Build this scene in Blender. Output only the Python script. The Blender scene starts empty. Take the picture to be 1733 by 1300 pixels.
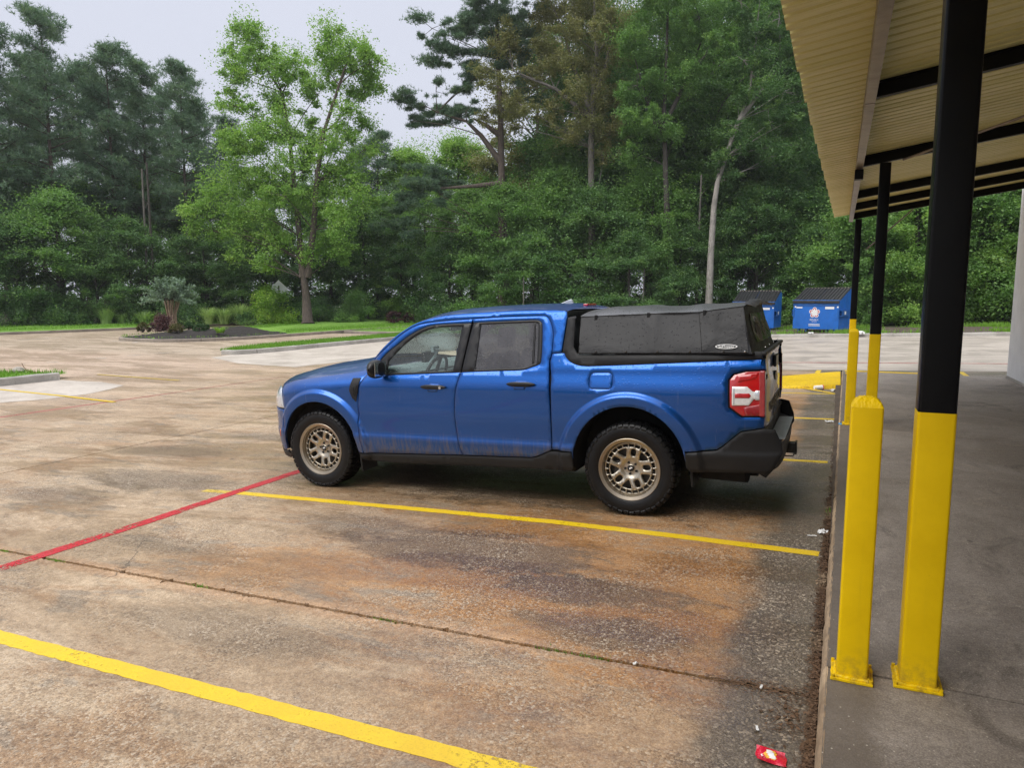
import bpy, math, random
import numpy as np
from mathutils import Vector, Matrix
from mathutils.geometry import delaunay_2d_cdt

# ------------------------------------------------------------------ camera, sky, sun
scn = bpy.context.scene
COL = scn.collection
PW, PH, FOC = 1733, 1300, 1217.1
PITCH, YAW, CAMZ = 0.12043, 0.42361, 1.703
Fh = np.array([-math.sin(YAW), math.cos(YAW), 0.0])
CR = np.array([math.cos(YAW), math.sin(YAW), 0.0])
UPZ = np.array([0, 0, 1.0])
CF = Fh * math.cos(PITCH) - UPZ * math.sin(PITCH)
CU = UPZ * math.cos(PITCH) + Fh * math.sin(PITCH)
cd = bpy.data.cameras.new('camera')
cam = bpy.data.objects.new('camera', cd)
COL.objects.link(cam)
cd.sensor_fit = 'HORIZONTAL'
cd.sensor_width = 36
cd.lens = 36 * FOC / PW
cd.clip_end = 900
cd.clip_start = 0.05
cam.matrix_world = Matrix(((CR[0], CU[0], -CF[0], 0), (CR[1], CU[1], -CF[1], 0), (CR[2], CU[2], -CF[2], CAMZ), (0, 0, 0, 1)))
scn.camera = cam

SUN_EL, SUN_AZ = math.radians(50), math.radians(208)
w = bpy.data.worlds.new('World')
scn.world = w
w.use_nodes = True
nt = w.node_tree
nt.nodes.clear()
def _n(t, **k):
    n = nt.nodes.new(t)
    for a, b in k.items():
        setattr(n, a, b)
    return n
sky = _n('ShaderNodeTexSky', sky_type='NISHITA', sun_disc=False, sun_elevation=SUN_EL, sun_rotation=SUN_AZ, dust_density=6.0, air_density=1.0)
tc = _n('ShaderNodeTexCoord')
sep = _n('ShaderNodeSeparateXYZ')
ramp = _n('ShaderNodeValToRGB')
ramp.color_ramp.elements[0].position = 0.0
ramp.color_ramp.elements[0].color = (0.545, 0.565, 0.645, 1)
ramp.color_ramp.elements[1].position = 1.0
ramp.color_ramp.elements[1].color = (1.75, 1.77, 1.82, 1)
em = ramp.color_ramp.elements.new(0.42)
em.color = (0.575, 0.597, 0.685, 1)
cn = _n('ShaderNodeTexNoise')
cn.inputs['Scale'].default_value = 2.2
cn.inputs['Detail'].default_value = 4
cr2 = _n('ShaderNodeMapRange')
cr2.inputs[3].default_value = 0.95
cr2.inputs[4].default_value = 1.05
mul = _n('ShaderNodeVectorMath', operation='MULTIPLY')
sc = _n('ShaderNodeVectorMath', operation='SCALE')
sc.inputs['Scale'].default_value = 0.06
add = _n('ShaderNodeVectorMath', operation='ADD')
bg = _n('ShaderNodeBackground')
bg.inputs['Strength'].default_value = 1.0
wo = _n('ShaderNodeOutputWorld')
L = nt.links.new
L(tc.outputs['Generated'], sep.inputs[0]); L(sep.outputs['Z'], ramp.inputs['Fac'])
L(tc.outputs['Generated'], cn.inputs['Vector']); L(cn.outputs['Fac'], cr2.inputs[0])
L(ramp.outputs['Color'], mul.inputs[0]); L(cr2.outputs[0], mul.inputs[1])
L(sky.outputs['Color'], sc.inputs[0]); L(mul.outputs[0], add.inputs[0]); L(sc.outputs[0], add.inputs[1])
SKYADD = 0.012
sc.inputs['Scale'].default_value = SKYADD
L(add.outputs[0], bg.inputs['Color']); L(bg.outputs[0], wo.inputs['Surface'])

scn.cycles.use_denoising = True
scn.cycles.denoising_prefilter = 'NONE'
sd = bpy.data.lights.new('sun', 'SUN')
sd.energy = 1.5
sd.angle = math.radians(35)
sd.color = (1.0, 0.97, 0.92)
so = bpy.data.objects.new('sun', sd)
COL.objects.link(so)
sdir = Vector((math.sin(SUN_AZ) * math.cos(SUN_EL), math.cos(SUN_AZ) * math.cos(SUN_EL), math.sin(SUN_EL)))
so.rotation_euler = sdir.to_track_quat('Z', 'Y').to_euler()
so.location = (0, 0, 30)
vs = scn.view_settings
vs.view_transform = 'Standard'
vs.look = 'None'
vs.exposure = 0.28
vs.gamma = 1.0

# ------------------------------------------------------------------ helpers
R = random.Random(7)
def pxw(px, py, depth):
    v = (px - PW / 2) / FOC * CR - (py - PH / 2) / FOC * CU + CF
    return np.array([0, 0, CAMZ]) + v * depth
def T(x):
    return -0.40 + 0.067 * math.log1p(math.exp(min(60, (x + 12) / 2.0)))
def Tn(x):
    return -0.40 + 0.067 * np.log1p(np.exp(np.minimum(60, (x + 12) / 2.0)))
def tag(o, label=None, cat=None, group=None, kind=None):
    if label: o['label'] = label
    if cat: o['category'] = cat
    if group: o['group'] = group
    if kind: o['kind'] = kind
    return o
def empty(name, loc=(0, 0, 0), rot=(0, 0, 0)):
    o = bpy.data.objects.new(name, None)
    COL.objects.link(o)
    o.location = loc
    o.rotation_euler = rot
    return o
def link(name, me, mats=None, parent=None):
    o = bpy.data.objects.new(name, me)
    COL.objects.link(o)
    if mats:
        for m in (mats if isinstance(mats, (list, tuple)) else [mats]):
            me.materials.append(m)
    if parent is not None:
        o.parent = parent
    return o
def copy_tree(o, parent=None):
    c = o.copy()
    COL.objects.link(c)
    c.parent = parent
    for ch in list(o.children):
        copy_tree(ch, c)
    return c
class MB:
    def __init__(s):
        s.v = []; s.f = []; s.m = []
    def face(s, pts, m=0):
        b = len(s.v); s.v += [tuple(p) for p in pts]; s.f.append(list(range(b, b + len(pts)))); s.m.append(m)
    def box(s, x0, x1, y0, y1, z0, z1, m=0, mat=None):
        P = [(x0, y0, z0), (x1, y0, z0), (x1, y1, z0), (x0, y1, z0), (x0, y0, z1), (x1, y0, z1), (x1, y1, z1), (x0, y1, z1)]
        if mat is not None: P = [tuple(mat @ Vector(p)) for p in P]
        b = len(s.v); s.v += P
        for q in ((0, 3, 2, 1), (4, 5, 6, 7), (0, 1, 5, 4), (1, 2, 6, 5), (2, 3, 7, 6), (3, 0, 4, 7)):
            s.f.append([b + i for i in q]); s.m.append(m)
        return s
    def tube(s, path, rad, n=8, m=0, caps=True):
        path = [Vector(p) for p in path]
        if not isinstance(rad, (list, tuple)): rad = [rad] * len(path)
        b = len(s.v); up = Vector((0, 0, 1)); pa = None
        for i, p in enumerate(path):
            d = (path[min(i + 1, len(path) - 1)] - path[max(i - 1, 0)])
            d = d.normalized() if d.length > 1e-9 else Vector((0, 0, 1))
            if pa is None:
                a = d.cross(up if abs(d.z) < .9 else Vector((1, 0, 0))).normalized()
            else:
                a = (pa - d * pa.dot(d))
                a = a.normalized() if a.length > 1e-6 else d.orthogonal().normalized()
            pa = a; c = d.cross(a)
            for k in range(n):
                t = 2 * math.pi * k / n
                s.v.append(tuple(p + (a * math.cos(t) + c * math.sin(t)) * rad[i]))
        for i in range(len(path) - 1):
            for k in range(n):
                s.f.append([b + i * n + k, b + i * n + (k + 1) % n, b + (i + 1) * n + (k + 1) % n, b + (i + 1) * n + k]); s.m.append(m)
        if caps:
            s.f.append([b + k for k in range(n)][::-1]); s.m.append(m)
            e = b + (len(path) - 1) * n
            s.f.append([e + k for k in range(n)]); s.m.append(m)
        return s
    def lathe_y(s, prof, n=48, m=0, c=(0, 0, 0), closed=False):
        # prof: (r, y) revolved about the y axis
        b = len(s.v); k = len(prof)
        for i in range(n):
            t = 2 * math.pi * i / n
            for r, y in prof:
                s.v.append((c[0] + r * math.cos(t), c[1] + y, c[2] + r * math.sin(t)))
        for i in range(n):
            j = (i + 1) % n
            for q in range(k if closed else k - 1):
                q2 = (q + 1) % k
                s.f.append([b + i * k + q, b + i * k + q2, b + j * k + q2, b + j * k + q]); s.m.append(m)
        return s
    def prism(s, poly, z0, z1, m=0, fn=None):
        # polygon in xy extruded in z; fn maps
        n = len(poly); b = len(s.v)
        P = [(x, y, z0) for x, y in poly] + [(x, y, z1) for x, y in poly]
        if fn: P = [fn(*p) for p in P]
        s.v += P
        s.f.append([b + i for i in range(n)][::-1]); s.m.append(m)
        s.f.append([b + n + i for i in range(n)]); s.m.append(m)
        for i in range(n):
            j = (i + 1) % n
            s.f.append([b + i, b + j, b + n + j, b + n + i]); s.m.append(m)
        return s
    def grid(s, fn, nu, nv, m=0):
        b = len(s.v)
        for i in range(nu + 1):
            for j in range(nv + 1):
                s.v.append(tuple(fn(i / nu, j / nv)))
        for i in range(nu):
            for j in range(nv):
                a = b + i * (nv + 1) + j
                s.f.append([a, a + nv + 1, a + nv + 2, a + 1]); s.m.append(m)
        return s
    def mesh(s, name, smooth=None):
        me = bpy.data.meshes.new(name)
        me.from_pydata(s.v, [], s.f)
        me.polygons.foreach_set('material_index', s.m)
        if smooth is not None:
            me.polygons.foreach_set('use_smooth', [True] * len(s.f))
            me.set_sharp_from_angle(angle=math.radians(smooth))
        me.update()
        return me
    def build(s, name, mats=None, parent=None, smooth=None, bevel=None):
        o = link(name, s.mesh(name, smooth), mats, parent)
        if bevel:
            md = o.modifiers.new('bevel', 'BEVEL'); md.width = bevel; md.segments = 2; md.limit_method = 'ANGLE'
        return o
def npmesh(name, V, F):
    me = bpy.data.meshes.new(name)
    n, k = F.shape
    me.vertices.add(len(V)); me.vertices.foreach_set('co', np.asarray(V, np.float32).ravel())
    me.loops.add(n * k); me.loops.foreach_set('vertex_index', F.astype(np.int32).ravel())
    me.polygons.add(n); me.polygons.foreach_set('loop_start', np.arange(0, n * k, k, dtype=np.int32))
    me.update(calc_edges=True)
    return me

# ------------------------------------------------------------------ materials
class NT:
    def __init__(s, name):
        s.mat = bpy.data.materials.new(name); s.mat.use_nodes = True
        s.t = s.mat.node_tree; s.t.nodes.clear()
        s.out = s.t.nodes.new('ShaderNodeOutputMaterial')
    def n(s, t, ins=None, **k):
        n = s.t.nodes.new(t)
        for a, b in k.items(): setattr(n, a, b)
        for a, b in (ins or {}).items():
            s.set(n.inputs[a], b)
        return n
    def set(s, sock, b):
        if isinstance(b, bpy.types.NodeSocket): s.t.links.new(b, sock)
        elif isinstance(b, bpy.types.Node): s.t.links.new(b.outputs[0], sock)
        else:
            if isinstance(b, (tuple, list)) and len(b) == 3 and sock.type == 'RGBA': b = (*b, 1)
            sock.default_value = b
    def noise(s, scale, detail=4, rough=.55, vec=None, dist=0):
        n = s.n('ShaderNodeTexNoise', {'Scale': scale, 'Detail': detail, 'Roughness': rough, 'Distortion': dist})
        if vec is not None: s.set(n.inputs['Vector'], vec)
        return n.outputs['Fac']
    def vor(s, scale, vec=None, feature='F1', out='Distance', rand=1.0):
        n = s.n('ShaderNodeTexVoronoi', {'Scale': scale, 'Randomness': rand}, feature=feature)
        if vec is not None: s.set(n.inputs['Vector'], vec)
        return n.outputs[out]
    def rng(s, v, a, b, c=0.0, d=1.0, smooth=False):
        n = s.n('ShaderNodeMapRange', {0: v, 1: a, 2: b, 3: c, 4: d})
        if smooth: n.interpolation_type = 'SMOOTHSTEP'
        return n.outputs[0]
    def mix(s, f, a, b, mode='MIX'):
        n = s.n('ShaderNodeMix', data_type='RGBA', blend_type=mode)
        s.set(n.inputs[0], f); s.set(n.inputs[6], a); s.set(n.inputs[7], b)
        return n.outputs[2]
    def math(s, op, a, b=None, c=None):
        n = s.n('ShaderNodeMath', operation=op)
        s.set(n.inputs[0], a)
        if b is not None: s.set(n.inputs[1], b)
        if c is not None: s.set(n.inputs[2], c)
        return n.outputs[0]
    def pos(s):
        return s.n('ShaderNodeNewGeometry').outputs['Position']
    def obj(s):
        return s.n('ShaderNodeTexCoord').outputs['Object']
    def scale(s, vec, v):
        n = s.n('ShaderNodeVectorMath', operation='MULTIPLY'); s.set(n.inputs[0], vec); n.inputs[1].default_value = v
        return n.outputs[0]
    def bump(s, h, strength=.3, dist=.01, normal=None):
        n = s.n('ShaderNodeBump', {'Strength': strength, 'Distance': dist, 'Height': h})
        if normal is not None: s.set(n.inputs['Normal'], normal)
        return n.outputs[0]
    def bsdf(s, **k):
        n = s.n('ShaderNodeBsdfPrincipled')
        for a, b in k.items():
            s.set(n.inputs[a.replace('_', ' ')], b)
        return n
    def done(s, sh):
        s.set(s.out.inputs['Surface'], sh)
        return s.mat
def simple(name, col, rough=.5, metal=0.0, var=.12, nscale=8, bump=0.0, coat=0.0, bscale=60, spec=.5):
    n = NT(name); p = n.obj()
    a = n.noise(nscale, 5, .6, p)
    c = n.mix(n.rng(a, .3, .7), tuple(x * (1 - var) for x in col), tuple(min(1, x * (1 + var)) for x in col))
    k = dict(Base_Color=c, Roughness=n.rng(n.noise(nscale * 2.3, 4, .6, p), .3, .7, rough * .85, min(1, rough * 1.15)), Metallic=metal, Coat_Weight=coat, Coat_Roughness=.08, Specular_IOR_Level=spec)
    if bump: k['Normal'] = n.bump(n.noise(bscale, 3, .6, p), bump, .01)
    return n.done(n.bsdf(**k))

def mat_lot():
    n = NT('wet_stained_concrete'); p = n.pos()
    sx = n.n('ShaderNodeSeparateXYZ'); n.set(sx.inputs[0], p); X, Y = sx.outputs[0], sx.outputs[1]
    run = n.scale(p, (.55, 1.7, 1))                     # wash marks drawn out along the fall of the lot
    big = n.noise(.30, 6, .62, p, .5)
    med = n.noise(1.15, 9, .70, run, .35)
    med2 = n.noise(2.3, 9, .74, run, .45)
    mot = n.noise(5.5, 9, .78, p, .6)
    fine = n.noise(26, 8, .80, p)
    grit = n.noise(120, 5, .75, p)
    c = n.mix(n.rng(big, .36, .64, smooth=True), (0.470, 0.324, 0.193), (0.640, 0.484, 0.318))
    c = n.mix(n.math('MULTIPLY', n.rng(med, .49, .58, 0, .70, True), n.rng(X, -8, -13, 1, .55)), c, (0.400, 0.228, 0.103))
    c = n.mix(n.rng(med2, .54, .60, 0, .72, True), c, (0.350, 0.286, 0.215))
    c = n.mix(n.rng(n.noise(.85, 8, .72, run, .5), .55, .66, 0, .80, True), c, (0.700, 0.548, 0.377))
    def blob(cx, cy, rx, ry, soft=.5, amp=.9):
        dx = n.math('DIVIDE', n.math('SUBTRACT', X, cx), rx); dy = n.math('DIVIDE', n.math('SUBTRACT', Y, cy), ry)
        d = n.math('SQRT', n.math('ADD', n.math('MULTIPLY', dx, dx), n.math('MULTIPLY', dy, dy)))
        d = n.math('ADD', d, n.math('MULTIPLY', n.math('SUBTRACT', med2, .5), 2.6))
        d = n.math('ADD', d, n.math('MULTIPLY', n.math('SUBTRACT', mot, .5), 2.4))
        return n.rng(d, 1 - soft * .6, 1 + soft * .6, amp, 0, True)
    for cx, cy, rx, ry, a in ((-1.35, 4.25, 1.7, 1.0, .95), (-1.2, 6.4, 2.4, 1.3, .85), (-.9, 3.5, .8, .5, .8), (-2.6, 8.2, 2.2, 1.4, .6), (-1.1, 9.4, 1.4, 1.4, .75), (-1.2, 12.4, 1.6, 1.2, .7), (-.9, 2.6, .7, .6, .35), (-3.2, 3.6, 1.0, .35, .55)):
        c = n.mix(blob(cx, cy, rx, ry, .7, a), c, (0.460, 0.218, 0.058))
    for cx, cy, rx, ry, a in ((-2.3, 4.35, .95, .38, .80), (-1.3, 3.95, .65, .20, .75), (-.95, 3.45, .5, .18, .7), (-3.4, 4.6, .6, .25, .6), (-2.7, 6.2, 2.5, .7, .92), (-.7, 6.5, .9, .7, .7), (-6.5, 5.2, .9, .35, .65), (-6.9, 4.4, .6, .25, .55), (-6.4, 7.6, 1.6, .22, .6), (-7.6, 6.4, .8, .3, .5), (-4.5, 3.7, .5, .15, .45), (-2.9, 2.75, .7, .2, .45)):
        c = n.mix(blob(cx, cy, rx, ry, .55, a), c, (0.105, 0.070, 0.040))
    # dark drip band along the kerb
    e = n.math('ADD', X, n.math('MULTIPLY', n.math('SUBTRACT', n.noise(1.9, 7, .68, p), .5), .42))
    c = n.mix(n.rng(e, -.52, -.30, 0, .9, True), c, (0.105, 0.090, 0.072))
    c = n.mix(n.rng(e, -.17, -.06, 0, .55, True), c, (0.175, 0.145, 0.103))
    c = n.mix(n.rng(X, -9, -22, 0, .75, True), c, (0.74, 0.57, 0.455))  # paler and pinker towards the far lot: sky reflection put into the colour
    c = n.mix(n.rng(Y, 17, 20, 0, .75, True), c, (0.620, 0.514, 0.395))
    jd = n.math('ABSOLUTE', n.math('SUBTRACT', Y, 3.17))
    jd = n.math('ADD', jd, n.math('MULTIPLY', n.math('SUBTRACT', n.noise(4, 6, .7, p), .5), .20))
    jm = n.math('MULTIPLY', n.rng(jd, .04, .12, .75, 0, True), n.rng(X, -.9, -1.6, 0, 1))
    c = n.mix(jm, c, (0.660, 0.417, 0.233))
    # surface grain: mottle, exposed stones of mixed tone, grit
    c = n.mix(n.rng(mot, .42, .68, 0, .60), c, n.mix(1.0, c, (0.460, 0.398, 0.324), 'MULTIPLY'))
    expo = n.math('MAXIMUM', n.rng(n.noise(.9, 7, .72, p, .6), .42, .58, .25, 1, True), n.rng(Y, 3.0, 1.9, 0, .85))
    vd = n.n('ShaderNodeTexVoronoi', {'Scale': 95.0}); n.set(vd.inputs['Vector'], n.n('ShaderNodeVectorMath', {0: p, 1: n.scale(n.n('ShaderNodeTexNoise', {'Scale': 70.0, 'Detail': 3.0, 'Vector': p}).outputs['Color'], (.012, .012, 0))}, operation='ADD').outputs[0])
    cell = n.n('ShaderNodeSeparateColor'); n.set(cell.inputs[0], vd.outputs['Color'])
    c = n.mix(n.math('MULTIPLY', n.rng(cell.outputs[0], 0, .75, .80, 0), expo), c, n.mix(1.0, c, (0.400, 0.358, 0.314), 'MULTIPLY'))
    c = n.mix(n.math('MULTIPLY', n.rng(cell.outputs[1], .70, .98, 0, .75), expo), c, (0.600, 0.504, 0.386))
    vl = n.n('ShaderNodeTexVoronoi', {'Scale': 30.0}); n.set(vl.inputs['Vector'], n.n('ShaderNodeVectorMath', {0: p, 1: n.scale(n.n('ShaderNodeTexNoise', {'Scale': 40.0, 'Detail': 3.0, 'Vector': p}).outputs['Color'], (.03, .03, 0))}, operation='ADD').outputs[0])
    cl = n.n('ShaderNodeSeparateColor'); n.set(cl.inputs[0], vl.outputs['Color'])
    pit = n.math('MULTIPLY', n.math('MULTIPLY', n.rng(cl.outputs[2], .90, .93), n.rng(vl.outputs['Distance'], .26, .16)), n.rng(n.noise(1.4, 5, .6, p), .45, .6))
    c = n.mix(n.math('MULTIPLY', pit, .8), c, (0.660, 0.581, 0.476))
    c = n.mix(n.rng(fine, .42, .66, 0, .60), c, n.mix(1.0, c, (0.360, 0.310, 0.260), 'MULTIPLY'))
    c = n.mix(n.rng(grit, .42, .62, 0, .42), c, n.mix(1.0, c, (0.450, 0.407, 0.360), 'MULTIPLY'))
    c = n.mix(n.rng(grit, .52, .36, 0, .25), c, (0.620, 0.523, 0.395))
    vc = n.vor(.55, n.n('ShaderNodeVectorMath', {0: p, 1: n.scale(n.n('ShaderNodeTexNoise', {'Scale': 1.4, 'Detail': 6.0, 'Vector': p}).outputs['Color'], (.7, .7, 0))}, operation='ADD').outputs[0], 'DISTANCE_TO_EDGE')
    crk = n.math('MULTIPLY', n.rng(vc, .0008, .003, .8, 0), n.rng(n.noise(.5, 2, .5, p), .58, .62))
    c = n.mix(n.math('MULTIPLY', crk, .75), c, (0.050, 0.038, 0.028))
    wet = n.rng(n.noise(.6, 9, .70, run, .3), .46, .54, 0, 1, True)
    rough = n.math('ADD', n.math('MULTIPLY', wet, -.20), n.rng(fine, .3, .7, .44, .62))
    c = n.mix(n.math('MULTIPLY', n.math('MULTIPLY', wet, .46), n.rng(X, -8, -13, 1, .45)), c, n.mix(1.0, c, (0.620, 0.543, 0.449), 'MULTIPLY'))
    h = n.math('ADD', n.math('MULTIPLY', vd.outputs['Distance'], n.math('MULTIPLY', expo, -.8)), n.math('ADD', n.math('MULTIPLY', fine, 1.0), n.math('MULTIPLY', grit, .5)))
    h = n.math('SUBTRACT', h, n.math('MULTIPLY', crk, 1.5))
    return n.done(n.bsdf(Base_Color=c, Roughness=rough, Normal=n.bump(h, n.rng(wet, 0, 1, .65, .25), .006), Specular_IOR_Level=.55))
def mat_walk():
    n = NT('sidewalk_concrete'); p = n.pos()
    sx = n.n('ShaderNodeSeparateXYZ'); n.set(sx.inputs[0], p); X, Y = sx.outputs[0], sx.outputs[1]
    a = n.noise(.9, 8, .68, p, .5); b = n.noise(3.4, 9, .75, p, .8); f = n.noise(34, 8, .8, p); g = n.noise(130, 4, .75, p)
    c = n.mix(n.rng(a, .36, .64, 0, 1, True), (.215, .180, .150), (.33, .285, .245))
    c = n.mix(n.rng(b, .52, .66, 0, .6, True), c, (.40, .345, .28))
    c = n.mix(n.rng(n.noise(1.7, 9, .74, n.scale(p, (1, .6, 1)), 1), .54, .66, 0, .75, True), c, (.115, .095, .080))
    c = n.mix(n.rng(f, .42, .66, 0, .62), c, n.mix(1.0, c, (.38, .35, .33), 'MULTIPLY'))
    c = n.mix(n.rng(g, .42, .62, 0, .5), c, n.mix(1.0, c, (.45, .43, .41), 'MULTIPLY'))
    c = n.mix(n.rng(g, .50, .36, 0, .3), c, (.50, .44, .37))
    e = n.math('ADD', n.math('SUBTRACT', X, n.math('MULTIPLY', Y, .0095)), n.math('MULTIPLY', n.math('SUBTRACT', n.noise(2.2, 7, .7, p), .5), .22))
    c = n.mix(n.rng(e, .24, .13, 0, .7, True), c, (.10, .078, .058))
    vd = n.n('ShaderNodeTexVoronoi', {'Scale': 70.0, 'Vector': p})
    cell = n.n('ShaderNodeSeparateColor'); n.set(cell.inputs[0], vd.outputs['Color'])
    lt = n.math('MULTIPLY', n.rng(cell.outputs[0], .92, .95), n.rng(vd.outputs['Distance'], .30, .18))
    c = n.mix(n.math('MULTIPLY', lt, .7), c, (.55, .50, .42))
    v2 = n.n('ShaderNodeTexVoronoi', {'Scale': 3.2, 'Vector': p}); c2 = n.n('ShaderNodeSeparateColor'); n.set(c2.inputs[0], v2.outputs['Color'])
    gum = n.math('MULTIPLY', n.rng(c2.outputs[0], .72, .74), n.rng(v2.outputs['Distance'], .075, .05))
    c = n.mix(n.math('MULTIPLY', gum, .7), c, (.06, .055, .05))
    h = n.math('ADD', n.math('MULTIPLY', f, 1.0), n.math('ADD', n.math('MULTIPLY', b, 1.2), n.math('MULTIPLY', g, .5)))
    return n.done(n.bsdf(Base_Color=c, Roughness=n.rng(b, .3, .7, .55, .8), Normal=n.bump(h, .5, .005)))
def mat_lightconc(name, lo, hi, rough=.6):
    n = NT(name); p = n.pos()
    a = n.noise(.8, 6, .65, p, .6); f = n.noise(25, 5, .7, p); b = n.noise(4, 6, .7, p, 1)
    c = n.mix(n.rng(a, .35, .65, 0, 1, True), lo, hi)
    c = n.mix(n.rng(b, .55, .72, 0, .55, True), c, tuple(x * .55 for x in lo))
    c = n.mix(n.rng(f, .45, .75, 0, .35), c, tuple(x * .5 for x in lo))
    return n.done(n.bsdf(Base_Color=c, Roughness=n.rng(a, .3, .7, rough - .15, rough + .1), Normal=n.bump(n.math('ADD', f, b), .4, .006)))
def mat_line(name, col, dark, thin=.42, fade=None):
    n = NT(name); p = n.pos()
    sx = n.n('ShaderNodeSeparateXYZ'); n.set(sx.inputs[0], p)
    f = n.noise(38, 6, .75, p); g = n.noise(3.0, 6, .65, p, .5)
    c = n.mix(n.rng(g, .35, .7, 0, .75, True), col, dark)
    c = n.mix(n.rng(n.noise(90, 4, .7, p), .5, .75, 0, .45), c, tuple(x * .55 for x in dark))
    wear = n.math('ADD', n.math('MULTIPLY', f, .7), n.math('MULTIPLY', g, .5))
    al = n.rng(wear, thin, thin + .09, 0, 1)
    if fade:
        al = n.math('MULTIPLY', al, n.rng(sx.outputs[fade[0]], fade[1], fade[2], 1, fade[3]))
    b = n.bsdf(Base_Color=c, Roughness=n.rng(g, .3, .7, .32, .55), Normal=n.bump(f, .35, .004))
    tr = n.n('ShaderNodeBsdfTransparent'); m = n.n('ShaderNodeMixShader', {0: al}); n.set(m.inputs[1], tr); n.set(m.inputs[2], b)
    return n.done(m)
def mat_paint():
    n = NT('wet_blue_car_paint'); p = n.obj()
    fl = n.vor(900, p, out='Color'); flk = n.n('ShaderNodeSeparateColor'); n.set(flk.inputs[0], fl)
    c = n.mix(n.math('MULTIPLY', flk.outputs[0], .30), (.0010, .060, .275), (.003, .125, .47))
    sx = n.n('ShaderNodeSeparateXYZ'); n.set(sx.inputs[0], p)
    # road grime low down, in vertical runs
    st = n.noise(1, 5, .65, n.scale(p, (38, 38, 3.2)))
    low = n.rng(n.math('ADD', sx.outputs[2], n.math('MULTIPLY', st, -.22)), .50, .28, 0, 1, True)
    gr = n.math('MULTIPLY', low, n.rng(st, .40, .62, .1, .75))
    c = n.mix(gr, c, (.16, .15, .17))
    film = n.math('MULTIPLY', n.noise(2.5, 6, .7, p, .6), n.rng(sx.outputs[2], 1.0, .45, .0, .07))
    c = n.mix(film, c, (.22, .22, .27))
    run = n.math('MULTIPLY', n.rng(n.noise(1, 4, .7, n.scale(p, (26, 26, 1.6))), .63, .70, 0, .30), n.rng(n.noise(1.8, 3, .6, p), .45, .6))
    c = n.mix(run, c, (.30, .34, .45))
    # beads of rain: denser on upper surfaces
    vd = n.n('ShaderNodeTexVoronoi', {'Scale': 70.0, 'Vector': n.scale(p, (1, 1, .85))})
    cell = n.n('ShaderNodeSeparateColor'); n.set(cell.inputs[0], vd.outputs['Color'])
    dens = n.rng(sx.outputs[2], .85, 1.3, .93, .45)
    drop = n.math('MULTIPLY', n.math('GREATER_THAN', cell.outputs[0], dens), n.rng(vd.outputs['Distance'], .36, .12, 0, 1, True))
    nb = n.bump(drop, .5, .002)
    nb2 = n.bump(n.noise(2.0, 2, .5, p), .02, .02, nb)
    ro = n.math('ADD', n.rng(gr, 0, 1, .36, .62), n.math('MULTIPLY', film, .5))
    return n.done(n.bsdf(Base_Color=c, Roughness=ro, Metallic=.88, Normal=nb2, Coat_Weight=n.math('MULTIPLY', n.rng(gr, 0, .8, 1, .3), n.rng(sx.outputs[2], 1.02, 1.2, .8, .55)), Coat_Roughness=n.rng(film, 0, .2, .03, .14), Coat_Normal=nb))
def mat_glass(name, tint, refl=1.0, dirt=.0, film=(.5, .55, .55)):
    n = NT(name); p = n.obj()
    vd = n.n('ShaderNodeTexVoronoi', {'Scale': 62.0, 'Vector': p})
    cell = n.n('ShaderNodeSeparateColor'); n.set(cell.inputs[0], vd.outputs['Color'])
    drop = n.math('MULTIPLY', n.math('GREATER_THAN', cell.outputs[0], .45), n.rng(vd.outputs['Distance'], .40, .15, 0, 1, True))
    nb = n.bump(drop, .8, .004)
    fr = n.n('ShaderNodeFresnel', {'IOR': 1.6, 'Normal': nb})
    g = n.n('ShaderNodeBsdfGlossy', {'Roughness': .02, 'Normal': nb, 'Color': (1, 1, 1)})
    t = n.n('ShaderNodeBsdfTransparent', {'Color': n.mix(n.math('MULTIPLY', drop, .55), tint, tuple(x * .25 for x in tint))})
    d = n.n('ShaderNodeBsdfDiffuse', {'Color': film})
    m0 = n.n('ShaderNodeMixShader', {0: n.math('MULTIPLY', n.rng(n.noise(6, 5, .6, p), .3, .7, .6, 1.2), dirt)}); n.set(m0.inputs[1], t); n.set(m0.inputs[2], d)
    m = n.n('ShaderNodeMixShader', {0: n.math('MULTIPLY', n.math('MINIMUM', fr.outputs[0], 1.0), refl)}); n.set(m.inputs[1], m0); n.set(m.inputs[2], g)
    return n.done(m)
def mat_vinyl(name, col, rough=.42, wr=.35, spec=.5):
    n = NT(name); p = n.obj()
    vd = n.n('ShaderNodeTexVoronoi', {'Scale': 55.0, 'Vector': p})
    cell = n.n('ShaderNodeSeparateColor'); n.set(cell.inputs[0], vd.outputs['Color'])
    drop = n.math('MULTIPLY', n.math('GREATER_THAN', cell.outputs[0], .66), n.rng(vd.outputs['Distance'], .36, .12, 0, 1, True))
    w1 = n.noise(2.4, 4, .5, n.scale(p, (1, 1, 1.6)), .8)
    h = n.math('ADD', n.math('MULTIPLY', w1, wr * 6), n.math('MULTIPLY', n.noise(420, 2, .5, p), .05))
    b1 = n.bump(h, .6, .014)
    c = n.mix(n.rng(n.noise(3, 5, .6, p), .35, .65), tuple(x * .8 for x in col), tuple(x * 1.25 for x in col))
    c = n.mix(n.math('MULTIPLY', drop, .6), c, tuple(x * .3 for x in col))
    return n.done(n.bsdf(Base_Color=c, Roughness=n.rng(drop, 0, 1, rough, .1), Normal=n.bump(drop, .6, .003, b1), Specular_IOR_Level=spec))
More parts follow.
